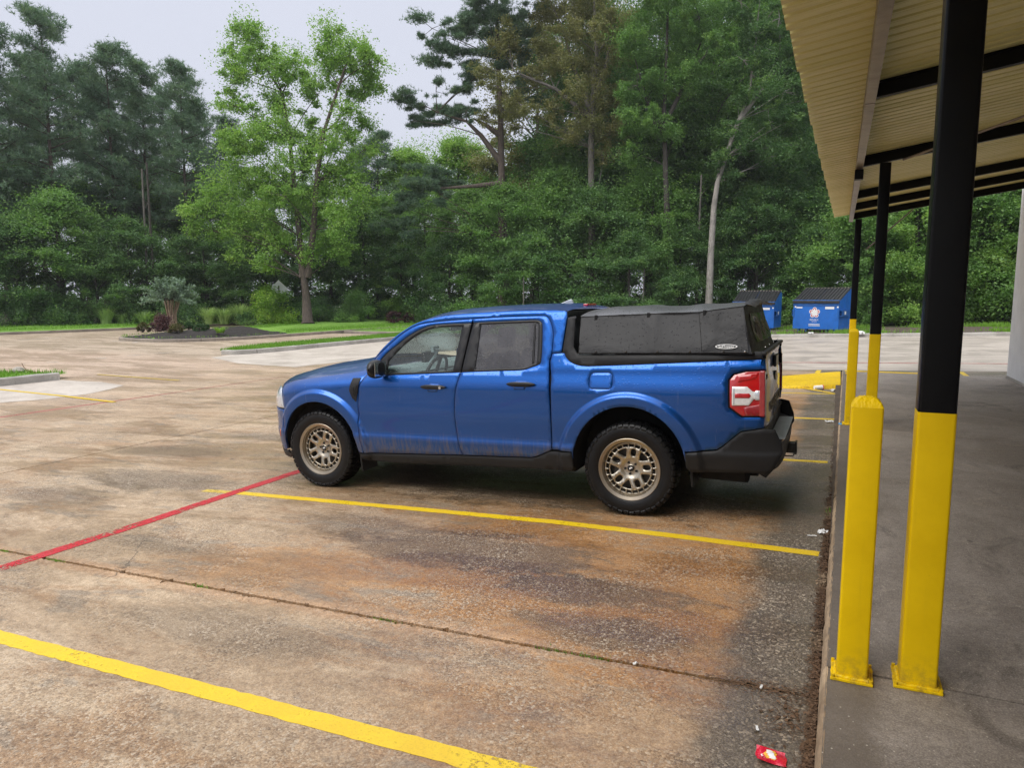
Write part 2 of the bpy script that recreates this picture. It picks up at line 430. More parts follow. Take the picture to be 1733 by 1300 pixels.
def mat_leaf(name, lo, hi, young=None, trans=.35, rough=.5):
    n = NT(name); p = n.obj()
    isl = n.n('ShaderNodeNewGeometry').outputs['Random Per Island']
    oi = n.n('ShaderNodeObjectInfo').outputs['Random']
    cl = n.noise(.55, 3, .5, p)
    f = n.math('ADD', n.math('MULTIPLY', isl, .55), n.math('ADD', n.math('MULTIPLY', n.rng(cl, .3, .7), .45), n.math('MULTIPLY', n.math('SUBTRACT', oi, .5), .25)))
    c = n.mix(f, lo, hi)
    if young:
        c = n.mix(n.math('MULTIPLY', n.rng(n.noise(.8, 3, .5, n.scale(p, (1.3, 1.3, 1.3))), .50, .66, 0, 1, True), n.rng(isl, .1, .8, .2, 1)), c, young)
    b = n.bsdf(Base_Color=c, Roughness=rough, Specular_IOR_Level=.35)
    t = n.n('ShaderNodeBsdfTranslucent', {'Color': n.mix(.5, c, n.mix(1.0, c, (1.3, 1.5, .5), 'MULTIPLY'))})
    m = n.n('ShaderNodeMixShader', {0: trans}); n.set(m.inputs[1], b); n.set(m.inputs[2], t)
    return n.done(m)
def mat_bark(name, lo, hi, sc=(14, 14, 2.5)):
    n = NT(name); p = n.obj()
    a = n.noise(1, 6, .7, n.scale(p, sc), .5); b = n.noise(1.2, 4, .6, p)
    c = n.mix(n.rng(a, .35, .65), lo, hi); c = n.mix(n.rng(b, .5, .7, 0, .5), c, tuple(x * .5 for x in lo))
    return n.done(n.bsdf(Base_Color=c, Roughness=.9, Normal=n.bump(a, .8, .04)))
def mat_grass(name, lo, hi, dry):
    n = NT(name); p = n.pos()
    a = n.noise(.35, 5, .6, p); b = n.noise(6, 6, .75, p); f = n.noise(55, 3, .7, p)
    c = n.mix(n.rng(a, .35, .65, 0, 1, True), lo, hi)
    c = n.mix(n.rng(b, .5, .75, 0, .6), c, tuple(x * .45 for x in lo))
    c = n.mix(n.rng(n.noise(1.2, 6, .7, p), .6, .72, 0, .6), c, dry)
    return n.done(n.bsdf(Base_Color=c, Roughness=.85, Normal=n.bump(n.math('ADD', f, b), .9, .05)))
def mat_roof():
    n = NT('tan_painted_sheet_metal'); p = n.obj()
    a = n.noise(1.2, 5, .6, n.scale(p, (.4, 2, 1)), .4); st = n.noise(1, 4, .6, n.scale(p, (1.5, 30, 8)))
    c = n.mix(n.rng(a, .35, .65, 0, 1, True), (.62, .575, .225), (.72, .665, .32))
    c = n.mix(n.rng(st, .55, .75, 0, .35), c, (.33, .26, .14))
    return n.done(n.bsdf(Base_Color=c, Roughness=.45, Specular_IOR_Level=.4))
def mat_postyellow():
    n = NT('yellow_enamel'); p = n.obj()
    sx = n.n('ShaderNodeSeparateXYZ'); n.set(sx.inputs[0], p)
    f = n.noise(60, 4, .6, p); g = n.noise(2.5, 6, .65, p)
    c = n.mix(n.rng(g, .3, .7), (.70, .455, .001), (.84, .57, .002))
    st = n.noise(1, 6, .7, n.scale(p, (45, 45, 2.0)))
    c = n.mix(n.math('MULTIPLY', n.rng(st, .55, .72, 0, .35), n.rng(n.noise(1.4, 3, .5, p), .4, .65)), c, (.40, .26, .02))
    sc_ = n.rng(n.noise(14, 8, .75, n.scale(p, (1, 1, .5))), .66, .70, 0, .8)
    c = n.mix(sc_, c, (.30, .19, .03))
    low = n.math('MULTIPLY', n.rng(sx.outputs[2], .16, .0, 0, 1), n.rng(n.noise(22, 6, .7, p), .45, .62))
    c = n.mix(n.math('MULTIPLY', low, .6), c, (.22, .13, .035))
    return n.done(n.bsdf(Base_Color=c, Roughness=n.rng(g, .3, .7, .32, .5), Normal=n.bump(f, .15, .004), Specular_IOR_Level=.22))

M = {}
M['lot'] = mat_lot()
M['walk'] = mat_walk()
M['pad'] = mat_lightconc('pale_concrete', (.43, .375, .32), (.55, .49, .425), .55)
M['pad2'] = mat_lightconc('grey_drive_concrete', (.34, .295, .25), (.45, .395, .335), .5)
M['kerb'] = mat_lightconc('kerb_concrete', (.30, .28, .25), (.46, .44, .40), .75)
M['kerb_edge'] = mat_lightconc('worn_kerb_edge', (.20, .135, .08), (.44, .32, .20), .8)
M['kerb_dark'] = mat_lightconc('old_kerb', (.20, .17, .14), (.33, .28, .23), .75)
M['yline'] = mat_line('yellow_stall_paint', (.74, .51, .010), (.64, .41, .02), .44)
M['ylinefar'] = mat_line('faded_yellow_paint', (.60, .42, .05), (.52, .38, .10), .47)
M['rline'] = mat_line('red_fire_lane_paint', (.50, .006, .014), (.42, .02, .025), .50)
M['rlinefar'] = mat_line('faded_red_paint', (.42, .10, .09), (.40, .16, .13), .50, fade=(1, 8.5, 15, .15))
M['wline'] = mat_line('worn_white_paint', (.66, .62, .56), (.6, .54, .46), .50)
M['dirt'] = simple('packed_dirt', (.075, .055, .038), .95, 0, .4, 3, .6, bscale=25)
M['floor'] = mat_grass('woodland_floor', (.030, .040, .014), (.055, .065, .022), (.10, .075, .04))
M['lawn'] = mat_grass('mown_lawn', (.13, .28, .025), (.19, .37, .04), (.24, .30, .06))
M['blade'] = mat_leaf('grass_blade', (.10, .22, .02), (.24, .44, .055), None, .3, .6)
M['mulch'] = simple('dark_mulch', (.018, .014, .012), .95, 0, .5, 14, 1.0, bscale=35)
M['debris'] = simple('leaf_litter', (.075, .042, .022), .85, 0, .6, 18)
M['yellow'] = mat_postyellow()
M['black'] = simple('black_enamel', (.0025, .0025, .003), .33, 0, .2, 3, .05, spec=.18)
M['roofmetal'] = mat_roof()
M['steel'] = simple('galvanised_channel', (.22, .19, .165), .38, .55, .25, 5, .1)
M['rafter'] = simple('black_rafter_paint', (.003, .003, .0035), .5, 0, .2, 3, spec=.2)
M['stucco'] = simple('white_stucco', (.66, .66, .67), .85, 0, .06, 3, .4, bscale=120)
M['paint'] = mat_paint()
M['plastic'] = simple('grained_black_plastic', (.013, .013, .014), .5, 0, .25, 4, .15, bscale=300, spec=.28)
M['trim'] = simple('satin_black_trim', (.008, .008, .009), .34, 0, .2, 4, spec=.35)
M['gap'] = simple('underbody_black', (.006, .006, .006), .9, 0, .2, 3)
M['rubber'] = simple('wet_tyre_rubber', (.006, .006, .0065), .38, 0, .3, 9, .25, bscale=110, spec=.25)
M['bronze'] = simple('bronze_alloy', (.32, .275, .215), .32, .85, .12, 6)
M['bronze2'] = simple('machined_bronze', (.40, .36, .295), .30, .85, .1, 6)
M['darksteel'] = simple('brake_steel', (.06, .055, .05), .5, .6, .3, 8)
M['chrome'] = simple('chrome', (.6, .6, .6), .15, 1, .05, 5)
M['glass'] = mat_glass('front_door_glass', (.84, .98, .94), 1.0, .04, (.45, .60, .57))
M['wglass'] = mat_glass('windshield_glass', (.84, .92, .90), .8, .10, (.5, .58, .56))
M['tint'] = mat_glass('privacy_glass', (.10, .10, .11), 1.0, .30, (.16, .16, .18))
M['redlens'] = simple('red_lamp_lens', (.42, .004, .008), .12, 0, .1, 30, coat=1)
M['reddark'] = simple('deep_red_lens', (.28, .004, .010), .12, 0, .1, 30, coat=1)
M['whitelens'] = simple('clear_lamp_lens', (.72, .71, .70), .15, .1, .08, 40, coat=1)
M['headlens'] = simple('headlamp_lens', (.55, .58, .62), .1, .3, .1, 20, coat=1)
M['amber'] = simple('amber_marker', (.75, .16, .01), .2, 0, .1, 20, coat=.6)
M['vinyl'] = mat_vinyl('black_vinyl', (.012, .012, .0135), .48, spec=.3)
M['vinyltop'] = mat_vinyl('sky_paled_wet_vinyl', (.060, .060, .066), .30, .25, spec=.9)  # same wet vinyl as the sides, paler base colour imitating sky reflection
M['vwindow'] = mat_vinyl('smoked_vinyl_window', (.030, .027, .016), .14, .9)
M['white'] = simple('white_print', (.80, .80, .79), .5, 0, .04, 5)
M['grey'] = simple('grey_interior', (.24, .27, .275), .8, 0, .2, 5)
M['silver'] = simple('silver_plastic', (.45, .48, .5), .35, .3, .1, 6)
M['bin_blue'] = simple('dumpster_blue_paint', (.003, .125, .50), .42, 0, .16, 2.5, .1, coat=.2)
M['bin_blue2'] = simple('dumpster_blue_rail', (.008, .10, .36), .45, 0, .3, 6)
M['lid'] = simple('black_lid_plastic', (.020, .020, .022), .36, 0, .3, 6)
M['red'] = simple('logo_red', (.50, .02, .035), .5, 0, .05, 5)
M['redfoil'] = simple('red_wrapper_foil', (.62, .012, .045), .25, .1, .15, 20, .4, coat=.6)
M['yellowfoil'] = simple('yellow_print', (.80, .42, .04), .3, 0, .1, 20)
M['sign'] = simple('sign_back_metal', (.72, .73, .74), .5, .1, .05, 5)
M['rock'] = simple('broken_concrete', (.34, .31, .27), .9, 0, .3, 6, .8, bscale=20)
M['rust'] = simple('rusty_bar', (.12, .05, .025), .8, .2, .4, 12)
M['bluetape'] = simple('blue_tape', (.05, .30, .62), .6)
M['bark_pine'] = mat_bark('pine_bark', (.055, .042, .035), (.12, .092, .075))
M['bark_grey'] = mat_bark('grey_bark', (.09, .08, .07), (.19, .175, .155))
M['bark_pale'] = mat_bark('pale_bark', (.20, .185, .165), (.36, .33, .30))
M['bark_dark'] = mat_bark('dark_bark', (.035, .03, .025), (.08, .07, .06))
M['bark_myrtle'] = mat_bark('tan_smooth_bark', (.20, .14, .09), (.36, .27, .19), (9, 9, 1))
M['leaf_bright'] = mat_leaf('bright_leaf', (0.128, 0.254, 0.047), (0.299, 0.486, 0.117), (0.372, 0.542, 0.124), .42)
M['leaf_mid'] = mat_leaf('mid_leaf', (0.083, 0.181, 0.049), (0.211, 0.373, 0.110), (0.269, 0.429, 0.110), .42)
M['leaf_dark'] = mat_leaf('dark_leaf', (0.052, 0.124, 0.044), (0.144, 0.266, 0.094), (0.217, 0.350, 0.097), .40)
M['leaf_olive'] = mat_leaf('olive_leaf', (.13, .145, .055), (.28, .275, .12), (.31, .29, .12), .38)
M['leaf_lime'] = mat_leaf('lime_leaf', (.13, .27, .03), (.30, .48, .08), (.38, .52, .08), .45)
M['needle'] = mat_leaf('pine_needle', (0.072, 0.136, 0.085), (0.180, 0.282, 0.180), (0.206, 0.305, 0.152), .28)
M['leaf_blue'] = mat_leaf('bluish_leaf', (.13, .21, .14), (.28, .38, .28), None, .3)
M['leaf_purple'] = mat_leaf('purple_leaf', (.055, .022, .024), (.13, .055, .055), None, .2)
M['leaf_brown'] = mat_leaf('bronze_green_leaf', (.07, .085, .02), (.14, .12, .035), None, .2)
M['leaf_round'] = mat_leaf('box_leaf', (.018, .06, .014), (.05, .12, .03), None, .2)
M['reed'] = mat_leaf('reed_blade', (.20, .33, .09), (.42, .56, .22), None, .35)

# ------------------------------------------------------------------ ground, lot slabs, islands
def CX(y):          # kerb line
    return -0.02 + 0.0095 * y
def build_ground():
    # one broad sheet: sunk beneath the paved lot, rising to a woodland floor beyond it
    xs = np.unique(np.concatenate([np.linspace(-320, -60, 27), np.linspace(-60, 20, 161), np.linspace(20, 320, 31)]))
    ys = np.unique(np.concatenate([np.linspace(-200, -12, 20), np.linspace(-12, 70, 165), np.linspace(70, 420, 36)]))
    Xg, Yg = np.meshgrid(xs, ys, indexing='ij')
    rg = np.random.default_rng(3)
    paved = (Xg > -42.6) & (Yg < 34.0) | (Xg > -42.6) & (Xg < -32.5) & (Yg < 70) | (Xg > -27.2) & (Xg < -12) & (Yg < 44)
    Z = Tn(Xg) + np.where(paved, -.16, .05 + .05 * rg.random(Xg.shape))
    Z = np.where((Xg < -45) | (Yg > 40), Z + .04 * rg.random(Xg.shape), Z)
    V = np.stack([Xg, Yg, Z], -1).reshape(-1, 3)
    n0, n1 = Xg.shape
    I = np.arange(n0 * n1).reshape(n0, n1)
    F = np.stack([I[:-1, :-1], I[1:, :-1], I[1:, 1:], I[:-1, 1:]], -1).reshape(-1, 4)
    tag(link('ground', npmesh('ground', V, F), M['floor']), kind='structure')
build_ground()

def sheet(mb, x0, x1, y0, y1, off, nx=1, ny=1, xf=None):
    for i in range(nx):
        for j in range(ny):
            a, b = x0 + (x1 - x0) * i / nx, x0 + (x1 - x0) * (i + 1) / nx
            c, d = y0 + (y1 - y0) * j / ny, y0 + (y1 - y0) * (j + 1) / ny
            mb.face([(a, c, T(a) + off), (b, c, T(b) + off), (b, d, T(b) + off), (a, d, T(a) + off)])
lot = MB()
sheet(lot, -43.0, 12, -14, 34.2, -.035, 44, 1)
sheet(lot, -43.0, -32, 34.2, 72, -.035, 3, 1)
lot = tag(lot.build('parking_lot', M['dirt']), kind='structure')
def ragged(a, b, n, amp, rng):
    return [(a + (b - a) * i / n, rng.gauss(0, amp)) for i in range(n + 1)]
def slab(x0, x1, y0, y1, fine=False, mat='lot', curb=False):
    rg = random.Random(int(x0 * 31 + y0 * 17))
    g = .011
    nx = max(2, int((x1 - x0) / (.05 if fine else 1.0))); ny = max(2, int((y1 - y0) / (.08 if fine else 3.0)))
    am = .0035 if fine else .004
    pts = []
    jit = 0
    def chip():
        return (abs(rg.gauss(0, .018)) if rg.random() < .05 else 0) + abs(rg.gauss(0, am))
    lo = [chip() for _ in range(nx + 1)]; hi = [chip() for _ in range(nx + 1)]
    xr = lambda y: (CX(y) - .012 if curb else x1 - g)
    top = [(x0 + g + (x1 - x0 - 2 * g) * i / nx) for i in range(nx + 1)]
    V = []; F = []
    rows = [y0 + g, y0 + g + .04] + [y0 + (y1 - y0) * k / 4 for k in (1, 2, 3)] + [y1 - g - .04, y1 - g]
    for j, y in enumerate(rows):
        for i in range(nx + 1):
            t = i / nx
            x = (x0 + g) * (1 - t) + xr(y) * t
            yy = y + (lo[i] if j == 0 else -hi[i] if j == len(rows) - 1 else 0)
            V.append((x, yy, T(x)))
    w_ = nx + 1
    for j in range(len(rows) - 1):
        for i in range(nx):
            F.append((j * w_ + i, j * w_ + i + 1, (j + 1) * w_ + i + 1, (j + 1) * w_ + i))
    base = len(V)
    ring = list(range(w_)) + [j * w_ + nx for j in range(1, len(rows))] + [(len(rows) - 1) * w_ + i for i in range(nx - 1, -1, -1)] + [j * w_ for j in range(len(rows) - 2, 0, -1)]
    for k in ring:
        x, y, z = V[k]; V.append((x, y, z - .034))
    n = len(ring)
    for k in range(n):
        F.append((ring[k], base + k, base + (k + 1) % n, ring[(k + 1) % n]))
    me = bpy.data.meshes.new('slab'); me.from_pydata(V, [], F); me.update()
    return link('slab', me, M[mat], lot)
XJ = [-43, -34.5, -26.8, -18.2, -8.5, 12]
YJ = [-14, -5, 3.17, 12.4, 20.9, 27.3, 34.1]
for i in range(len(XJ) - 1):
    for j in range(len(YJ) - 1):
        x0, x1, y0, y1 = XJ[i], XJ[i + 1], YJ[j], YJ[j + 1]
        if i == 4 and y1 <= 17:
            slab(x0, x1, y0, y1, fine=(-6 < y0 < 4), curb=True)
        elif i == 4 and y0 < 17:
            slab(x0, x1, y0, 17.1, curb=True)
            slab(x0, -.0 + CX(17), 17.1, y1) ; slab(CX(17), x1, 17.1, y1)
        elif i == 4:
            for a, b in ((x0, .9), (.9, x1)): slab(a, b, y0, y1)
        else:
            slab(x0, x1, y0, y1)
slab(-43, -32.2, 34.1, 72)

def poly_sheet(name, poly, off, mat, parent=None, n=40, amp=.0):
    # polygon laid on the lot surface as a thin sheet
    rg = random.Random(len(poly) * 7 + int(poly[0][0] * 10))
    P = []
    for k in range(len(poly)):
        a, b = poly[k], poly[(k + 1) % len(poly)]
        d = math.dist(a, b); m = max(1, int(d / .6))
        for q in range(m):
            t = q / m
            P.append((a[0] + (b[0] - a[0]) * t + rg.gauss(0, amp), a[1] + (b[1] - a[1]) * t + rg.gauss(0, amp)))
    tri = delaunay_2d_cdt([Vector(p) for p in P], [(i, (i + 1) % len(P)) for i in range(len(P))], [], 1, 1e-5)
    V = [(v.x, v.y, T(v.x) + off) for v in tri[0]]
    me = bpy.data.meshes.new(name); me.from_pydata(V, [], [list(f) for f in tri[2]]); me.update()
    for p in me.polygons:
        if p.normal.z < 0: p.flip()
    return link(name, me, M[mat], parent)
poly_sheet('concrete_patch', [(-15.1, 4.0), (-15.08, 8.71), (-14.73, 9.3), (-14.69, 10.29), (-15.39, 11.72), (-16.6, 11.95), (-18.0, 11.85), (-18.0, 4.0)], .004, 'pad', lot, amp=.02)
poly_sheet('concrete_patch', [(-19.9, 18.5), (-17.3, 17.2), (-14.75, 16.9), (-14.4, 20), (-14.6, 33), (-19.7, 33), (-19.7, 24), (-20.2, 20)], .004, 'pad', lot, amp=.02)
poly_sheet('concrete_patch', [(-6, 18.5), (.6, 18.3), (11.5, 18.3), (11.5, 33.6), (-6, 33.6)], .004, 'pad2', lot, amp=.02)

def stripe(name, pts, width, mat, off=.0016, amp=.0045, kindcol=True):
    rg = random.Random(int(abs(pts[0][0]) * 53 + pts[0][1] * 19))
    P = []
    for a, b in zip(pts[:-1], pts[1:]):
        d = math.dist(a, b); m = max(2, int(d / .045)) if d < 7 else max(2, int(d / .15))
        for q in range(m):
            t = q / m; P.append((a[0] + (b[0] - a[0]) * t, a[1] + (b[1] - a[1]) * t))
    P.append(pts[-1])
    V = []; F = []
    wv = 0
    for i, p in enumerate(P):
        q0, q1 = P[max(0, i - 1)], P[min(len(P) - 1, i + 1)]
        dx, dy = q1[0] - q0[0], q1[1] - q0[1]; l = math.hypot(dx, dy) or 1
        nx, ny = -dy / l, dx / l
        wv = wv * .85 + rg.gauss(0, amp * .3)
        for s_ in (-1, 1):
            h = width / 2 + rg.gauss(0, amp * .5) + wv * s_ * .4
            x, y = p[0] + nx * s_ * h, p[1] + ny * s_ * h
            V.append((x, y, T(x) + off))
    for i in range(len(P) - 1):
        F.append((2 * i, 2 * i + 2, 2 * i + 3, 2 * i + 1))
    me = bpy.data.meshes.new(name); me.from_pydata(V, [], F); me.update()
    for p in me.polygons:
        if p.normal.z < 0: p.flip()
    return link(name, me, M[mat], lot)
stripe('yellow_line', [(-5.2, 2.24), (-2.2, 2.24), (-1.08, 2.24), (-.05, 2.24)], .105, 'yline')
stripe('yellow_line', [(-5.19, 5.06), (-3.5, 5.12), (-1.96, 5.16), (-1.0, 5.12), (-.035, 5.05)], .10, 'yline')
stripe('yellow_line', [(-5.58, 5.03), (-5.15, 5.06)], .09, 'ylinefar', .0012)
stripe('yellow_line', [(-5.2, 8.0), (-.02, 8.0)], .10, 'yline')
stripe('yellow_line', [(-5.2, 10.93), (.05, 10.9)], .10, 'yline')
stripe('yellow_line', [(-5.2, 13.85), (.09, 13.8)], .10, 'yline')
stripe('yellow_line', [(-.55, 14.6), (.0, 13.85)], .10, 'yline', .008)
stripe('yellow_line', [(-.36, 17.6), (-.27, 20.3)], .11, 'yline')
stripe('yellow_line', [(2.48, 17.1), (2.5, 18.2)], .10, 'yline')
for x in (-2.55, -.08, 2.6, 5.06, 7.6):
    stripe('yellow_line', [(x, 27.6), (x, 32.6)], .11, 'ylinefar')
stripe('yellow_line', [(-17.9, 10.05), (-14.8, 9.84), (-12.95, 9.6)], .10, 'yline', .010)
stripe('yellow_line', [(-18.29, 13.11), (-15.0, 12.92)], .10, 'ylinefar', .010)
stripe('red_line', [(-5.24, -3), (-5.21, 2.92), (-5.19, 4.08), (-5.23, 5.89), (-5.25, 16)], .125, 'rline', .0032)
stripe('red_line', [(-13.12, 2), (-13.15, 7.55), (-13.15, 9.0), (-13.1, 10.59), (-13.11, 15)], .11, 'rlinefar')
stripe('red_line', [(-9, 20.36), (.3, 20.4), (8, 20.1)], .09, 'rline', .010)
for a, b in ((16.6, 16.9), (17.8, 18.25), (19.0, 19.5), (20.0, 20.4), (22, 22.6), (14.9, 15.2), (24.5, 25.2), (12.7, 13.1)):
    stripe('white_dash', [(-23.2, a), (-23.05, b)], .12, 'wline', .008)
for x in (-29.5, -31, -34, -36.5):
    stripe('white_dash', [(x, 22.0 + R.random() * 3), (x - .5, 23.2 + R.random() * 3)], .12, 'wline', .008)

# sidewalk under the canopy
ZS = 0.115
walk = MB()
walk.face([(CX(-12) + .03, -12, ZS - .03), (3.15, -12, ZS - .03), (3.15, 17.0, ZS - .03), (CX(17) + .03, 17.0, ZS - .03)])
walk.box(0.03, 3.15, -12, 17.0, -.3, ZS - .032)
walk = tag(walk.build('sidewalk', M['dirt']), kind='structure')
def walkslab(y0, y1):
    g = .005; V = []; rg = random.Random(int(y0 * 10) + 5)
    ny = max(4, int((y1 - y0) / .06)); nx = 40
    P = [(CX(y0) + .020 + (3.1 - CX(y0)) * i / nx, y0 + g + abs(rg.gauss(0, .002))) for i in range(nx + 1)]
    P += [(CX(y1) + .020 + (3.1 - CX(y1)) * i / nx, y1 - g - abs(rg.gauss(0, .002))) for i in range(nx, -1, -1)]
    mb = MB(); mb.prism(P, ZS - .04, ZS)
    mb.build('slab', M['walk'], walk)
for a, b in ((-12, -2.9), (-2.9, 3.24), (3.24, 9.4), (9.4, 17.0)): walkslab(a, b)
def kerb_run(y0, y1):
    rg = random.Random(9); mb = MB(); n = int((y1 - y0) / .035); V = []; F = []
    prof = [(0.0, -.25), (-.002, .06), (.006, ZS - .014), (.012, ZS - .004), (.020, ZS + .001), (.026, ZS + .001)]
    for i in range(n + 1):
        y = y0 + (y1 - y0) * i / n
        ch = abs(rg.gauss(0, .004)) + (rg.random() < .06) * abs(rg.gauss(0, .012))
        for k, (dx, z) in enumerate(prof):
            e = ch if 1 <= k <= 4 else 0
            V.append((CX(y) + dx + e * .6 + rg.gauss(0, .0012), y, z - (e * .5 if 2 <= k <= 4 else 0)))
    k = len(prof)
    for i in range(n):
        for j in range(k - 1):
            F.append((i * k + j, (i + 1) * k + j, (i + 1) * k + j + 1, i * k + j + 1))
    me = bpy.data.meshes.new('kerb_edge'); me.from_pydata(V, [], F); me.update()
    link('kerb_edge', me, M['kerb_edge'], walk)
kerb_run(-3, 16.96)
# yellow kerb closing the far end of the sidewalk and the yellow ramp beside it
mb = MB(); mb.box(.2, 1.62, 17.0, 17.14, -.1, ZS + .012)
mb.build('end_kerb', M['yellow'], walk, bevel=.015)
mb = MB()
mb.face([(-1.5, 14.55, T(-1.5) + .012), (CX(15) - .01, 14.55, T(0) + .10), (CX(15) - .01, 16.9, T(0) + .115), (-1.5, 16.3, T(-1.5) + .012)])
mb.face([(-1.5, 14.5, T(-1.5) - .05), (CX(15) - .01, 14.5, -.05), (CX(15) - .01, 14.55, T(0) + .10), (-1.5, 14.55, T(-1.5) + .012)])
mb.face([(-1.5, 16.3, T(-1.5) + .012), (CX(15) - .01, 16.9, T(0) + .115), (CX(15) - .01, 16.95, -.05), (-1.5, 16.35, T(-1.5) - .05)])
tag(mb.build('yellow_ramp', M['yellow']), 'low yellow painted concrete ramp sloping down from the sidewalk kerb', 'ramp')

# islands and verges
def kerb_path(name, path, h, wdt, mat, parent=None, base=0.0):
    # upright concrete kerb following a plan path, rounded top
    mb = MB(); n = len(path); prof = [(-wdt / 2, -.12), (-wdt / 2, h - .025), (-wdt / 2 + .025, h), (wdt / 2 - .025, h), (wdt / 2, h - .025), (wdt / 2, -.12)]
    V = []; F = []
    rg = random.Random(n)
    for i, p in enumerate(path):
        q0, q1 = path[max(0, i - 1)], path[min(n - 1, i + 1)]
        dx, dy = q1[0] - q0[0], q1[1] - q0[1]; l = math.hypot(dx, dy) or 1
        nx, ny = -dy / l, dx / l
        for o, z in prof:
            x, y = p[0] + nx * o, p[1] + ny * o
            V.append((x + rg.gauss(0, .004), y + rg.gauss(0, .004), T(p[0]) + base + z + rg.gauss(0, .003)))
    k = len(prof)
    for i in range(n - 1):
        for j in range(k - 1):
            F.append((i * k + j, i * k + j + 1, (i + 1) * k + j + 1, (i + 1) * k + j))
    F.append(tuple(range(k))); F.append(tuple((n - 1) * k + j for j in range(k))[::-1])
    me = bpy.data.meshes.new(name); me.from_pydata(V, [], F); me.update()
    return link(name, me, M[mat], parent)
def dens(path, d=.4):
    P = []
    for a, b in zip(path[:-1], path[1:]):
        m = max(1, int(math.dist(a, b) / d))
        P += [(a[0] + (b[0] - a[0]) * q / m, a[1] + (b[1] - a[1]) * q / m) for q in range(m)]
    return P + [path[-1]]
def smoothpath(path, it=2):
    for _ in range(it):
        Q = [path[0]]
        for a, b in zip(path[:-1], path[1:]):
            Q += [(a[0] * .75 + b[0] * .25, a[1] * .75 + b[1] * .25), (a[0] * .25 + b[0] * .75, a[1] * .25 + b[1] * .75)]
        path = Q + [path[-1]]
    return path
def kerbs(path, h, wdt, mat, parent, seg=3.0):
    # a run of kerb cast in lengths with open joints
    P = dens(path, .25); cur = [P[0]]; acc = 0
    for a, b in zip(P[:-1], P[1:]):
        acc += math.dist(a, b); cur.append(b)
        if acc > seg:
            kerb_path('kerb', cur, h, wdt, mat, parent); acc = 0
            t = .05
            cur = [(b[0] + (b[0] - a[0]) * t, b[1] + (b[1] - a[1]) * t)]
    if len(cur) > 1: kerb_path('kerb', cur, h, wdt, mat, parent)
def pip(P, poly):
    P = np.asarray(P); x, y = P[:, 0], P[:, 1]; ins = np.zeros(len(P), bool); n = len(poly); j = n - 1
    for i in range(n):
        xi, yi = poly[i]; xj, yj = poly[j]
        c = ((yi > y) != (yj > y)) & (x < (xj - xi) * (y - yi) / (yj - yi + 1e-12) + xi)
        ins ^= c; j = i
    return ins
def mound(name, poly, edge, crest, mat, parent=None, step=.5, rough=.02, fall=1.5):
    # earth or turf filling a kerbed outline, cambered to its middle
    P = dens(poly + [poly[0]], .3)[:-1]
    xs = np.arange(min(p[0] for p in P), max(p[0] for p in P), step); ys = np.arange(min(p[1] for p in P), max(p[1] for p in P), step)
    G = np.array([(x, y) for x in xs for y in ys]); rg = np.random.default_rng(5)
    A = np.array(P)
    if len(G):
        G = G[pip(G, P)]
        if len(G):
            d = np.array([np.min(np.hypot(A[:, 0] - g[0], A[:, 1] - g[1])) for g in G]); G = G[d > step * .4]
    allp = [Vector(p) for p in P] + [Vector((float(g[0]), float(g[1]))) for g in G]
    tri = delaunay_2d_cdt(allp, [(i, (i + 1) % len(P)) for i in range(len(P))], [], 1, 1e-5)
    V = []
    for v in tri[0]:
        d = float(np.min(np.hypot(A[:, 0] - v.x, A[:, 1] - v.y)))
        t = min(1, d / fall); t = t * t * (3 - 2 * t)
        V.append((v.x, v.y, T(v.x) + edge + (crest - edge) * t + (rg.normal(0, rough) if d > .05 else 0)))
    me = bpy.data.meshes.new(name); me.from_pydata(V, [], [list(f) for f in tri[2]])
    me.polygons.foreach_set('use_smooth', [True] * len(me.polygons)); me.update()
    for p in me.polygons:
        if p.normal.z < 0: p.flip()
    return link(name, me, M[mat], parent)
def blades(name, pts, hmin, hmax, wd, mat, parent=None, lean=.5, seed=1):
    # pts Nx3 roots; each blade one tapering triangle
    rg = np.random.default_rng(seed); n = len(pts); a = rg.random(n) * 2 * np.pi
    h = hmin + (hmax - hmin) * rg.random(n); ln = lean * h * rg.random(n); b = rg.random(n) * 2 * np.pi
    t = np.stack([np.cos(a), np.sin(a), np.zeros(n)], 1) * (wd * (.6 + .8 * rg.random(n)))[:, None] / 2
    tip = pts + np.stack([np.cos(b) * ln, np.sin(b) * ln, h], 1)
    V = np.stack([pts - t, pts + t, tip], 1).reshape(-1, 3)
    return tag(link(name, npmesh(name, V, np.arange(3 * n).reshape(-1, 3)), M[mat], parent), kind='stuff')
def scatter(poly, n, seed, off, near_edge=None):
    rg = np.random.default_rng(seed); A = np.array(poly)
    G = np.stack([rg.uniform(A[:, 0].min(), A[:, 0].max(), n * 3), rg.uniform(A[:, 1].min(), A[:, 1].max(), n * 3)], 1)
    G = G[pip(G, poly)][:n]
    return np.column_stack([G, Tn(G[:, 0]) + off])

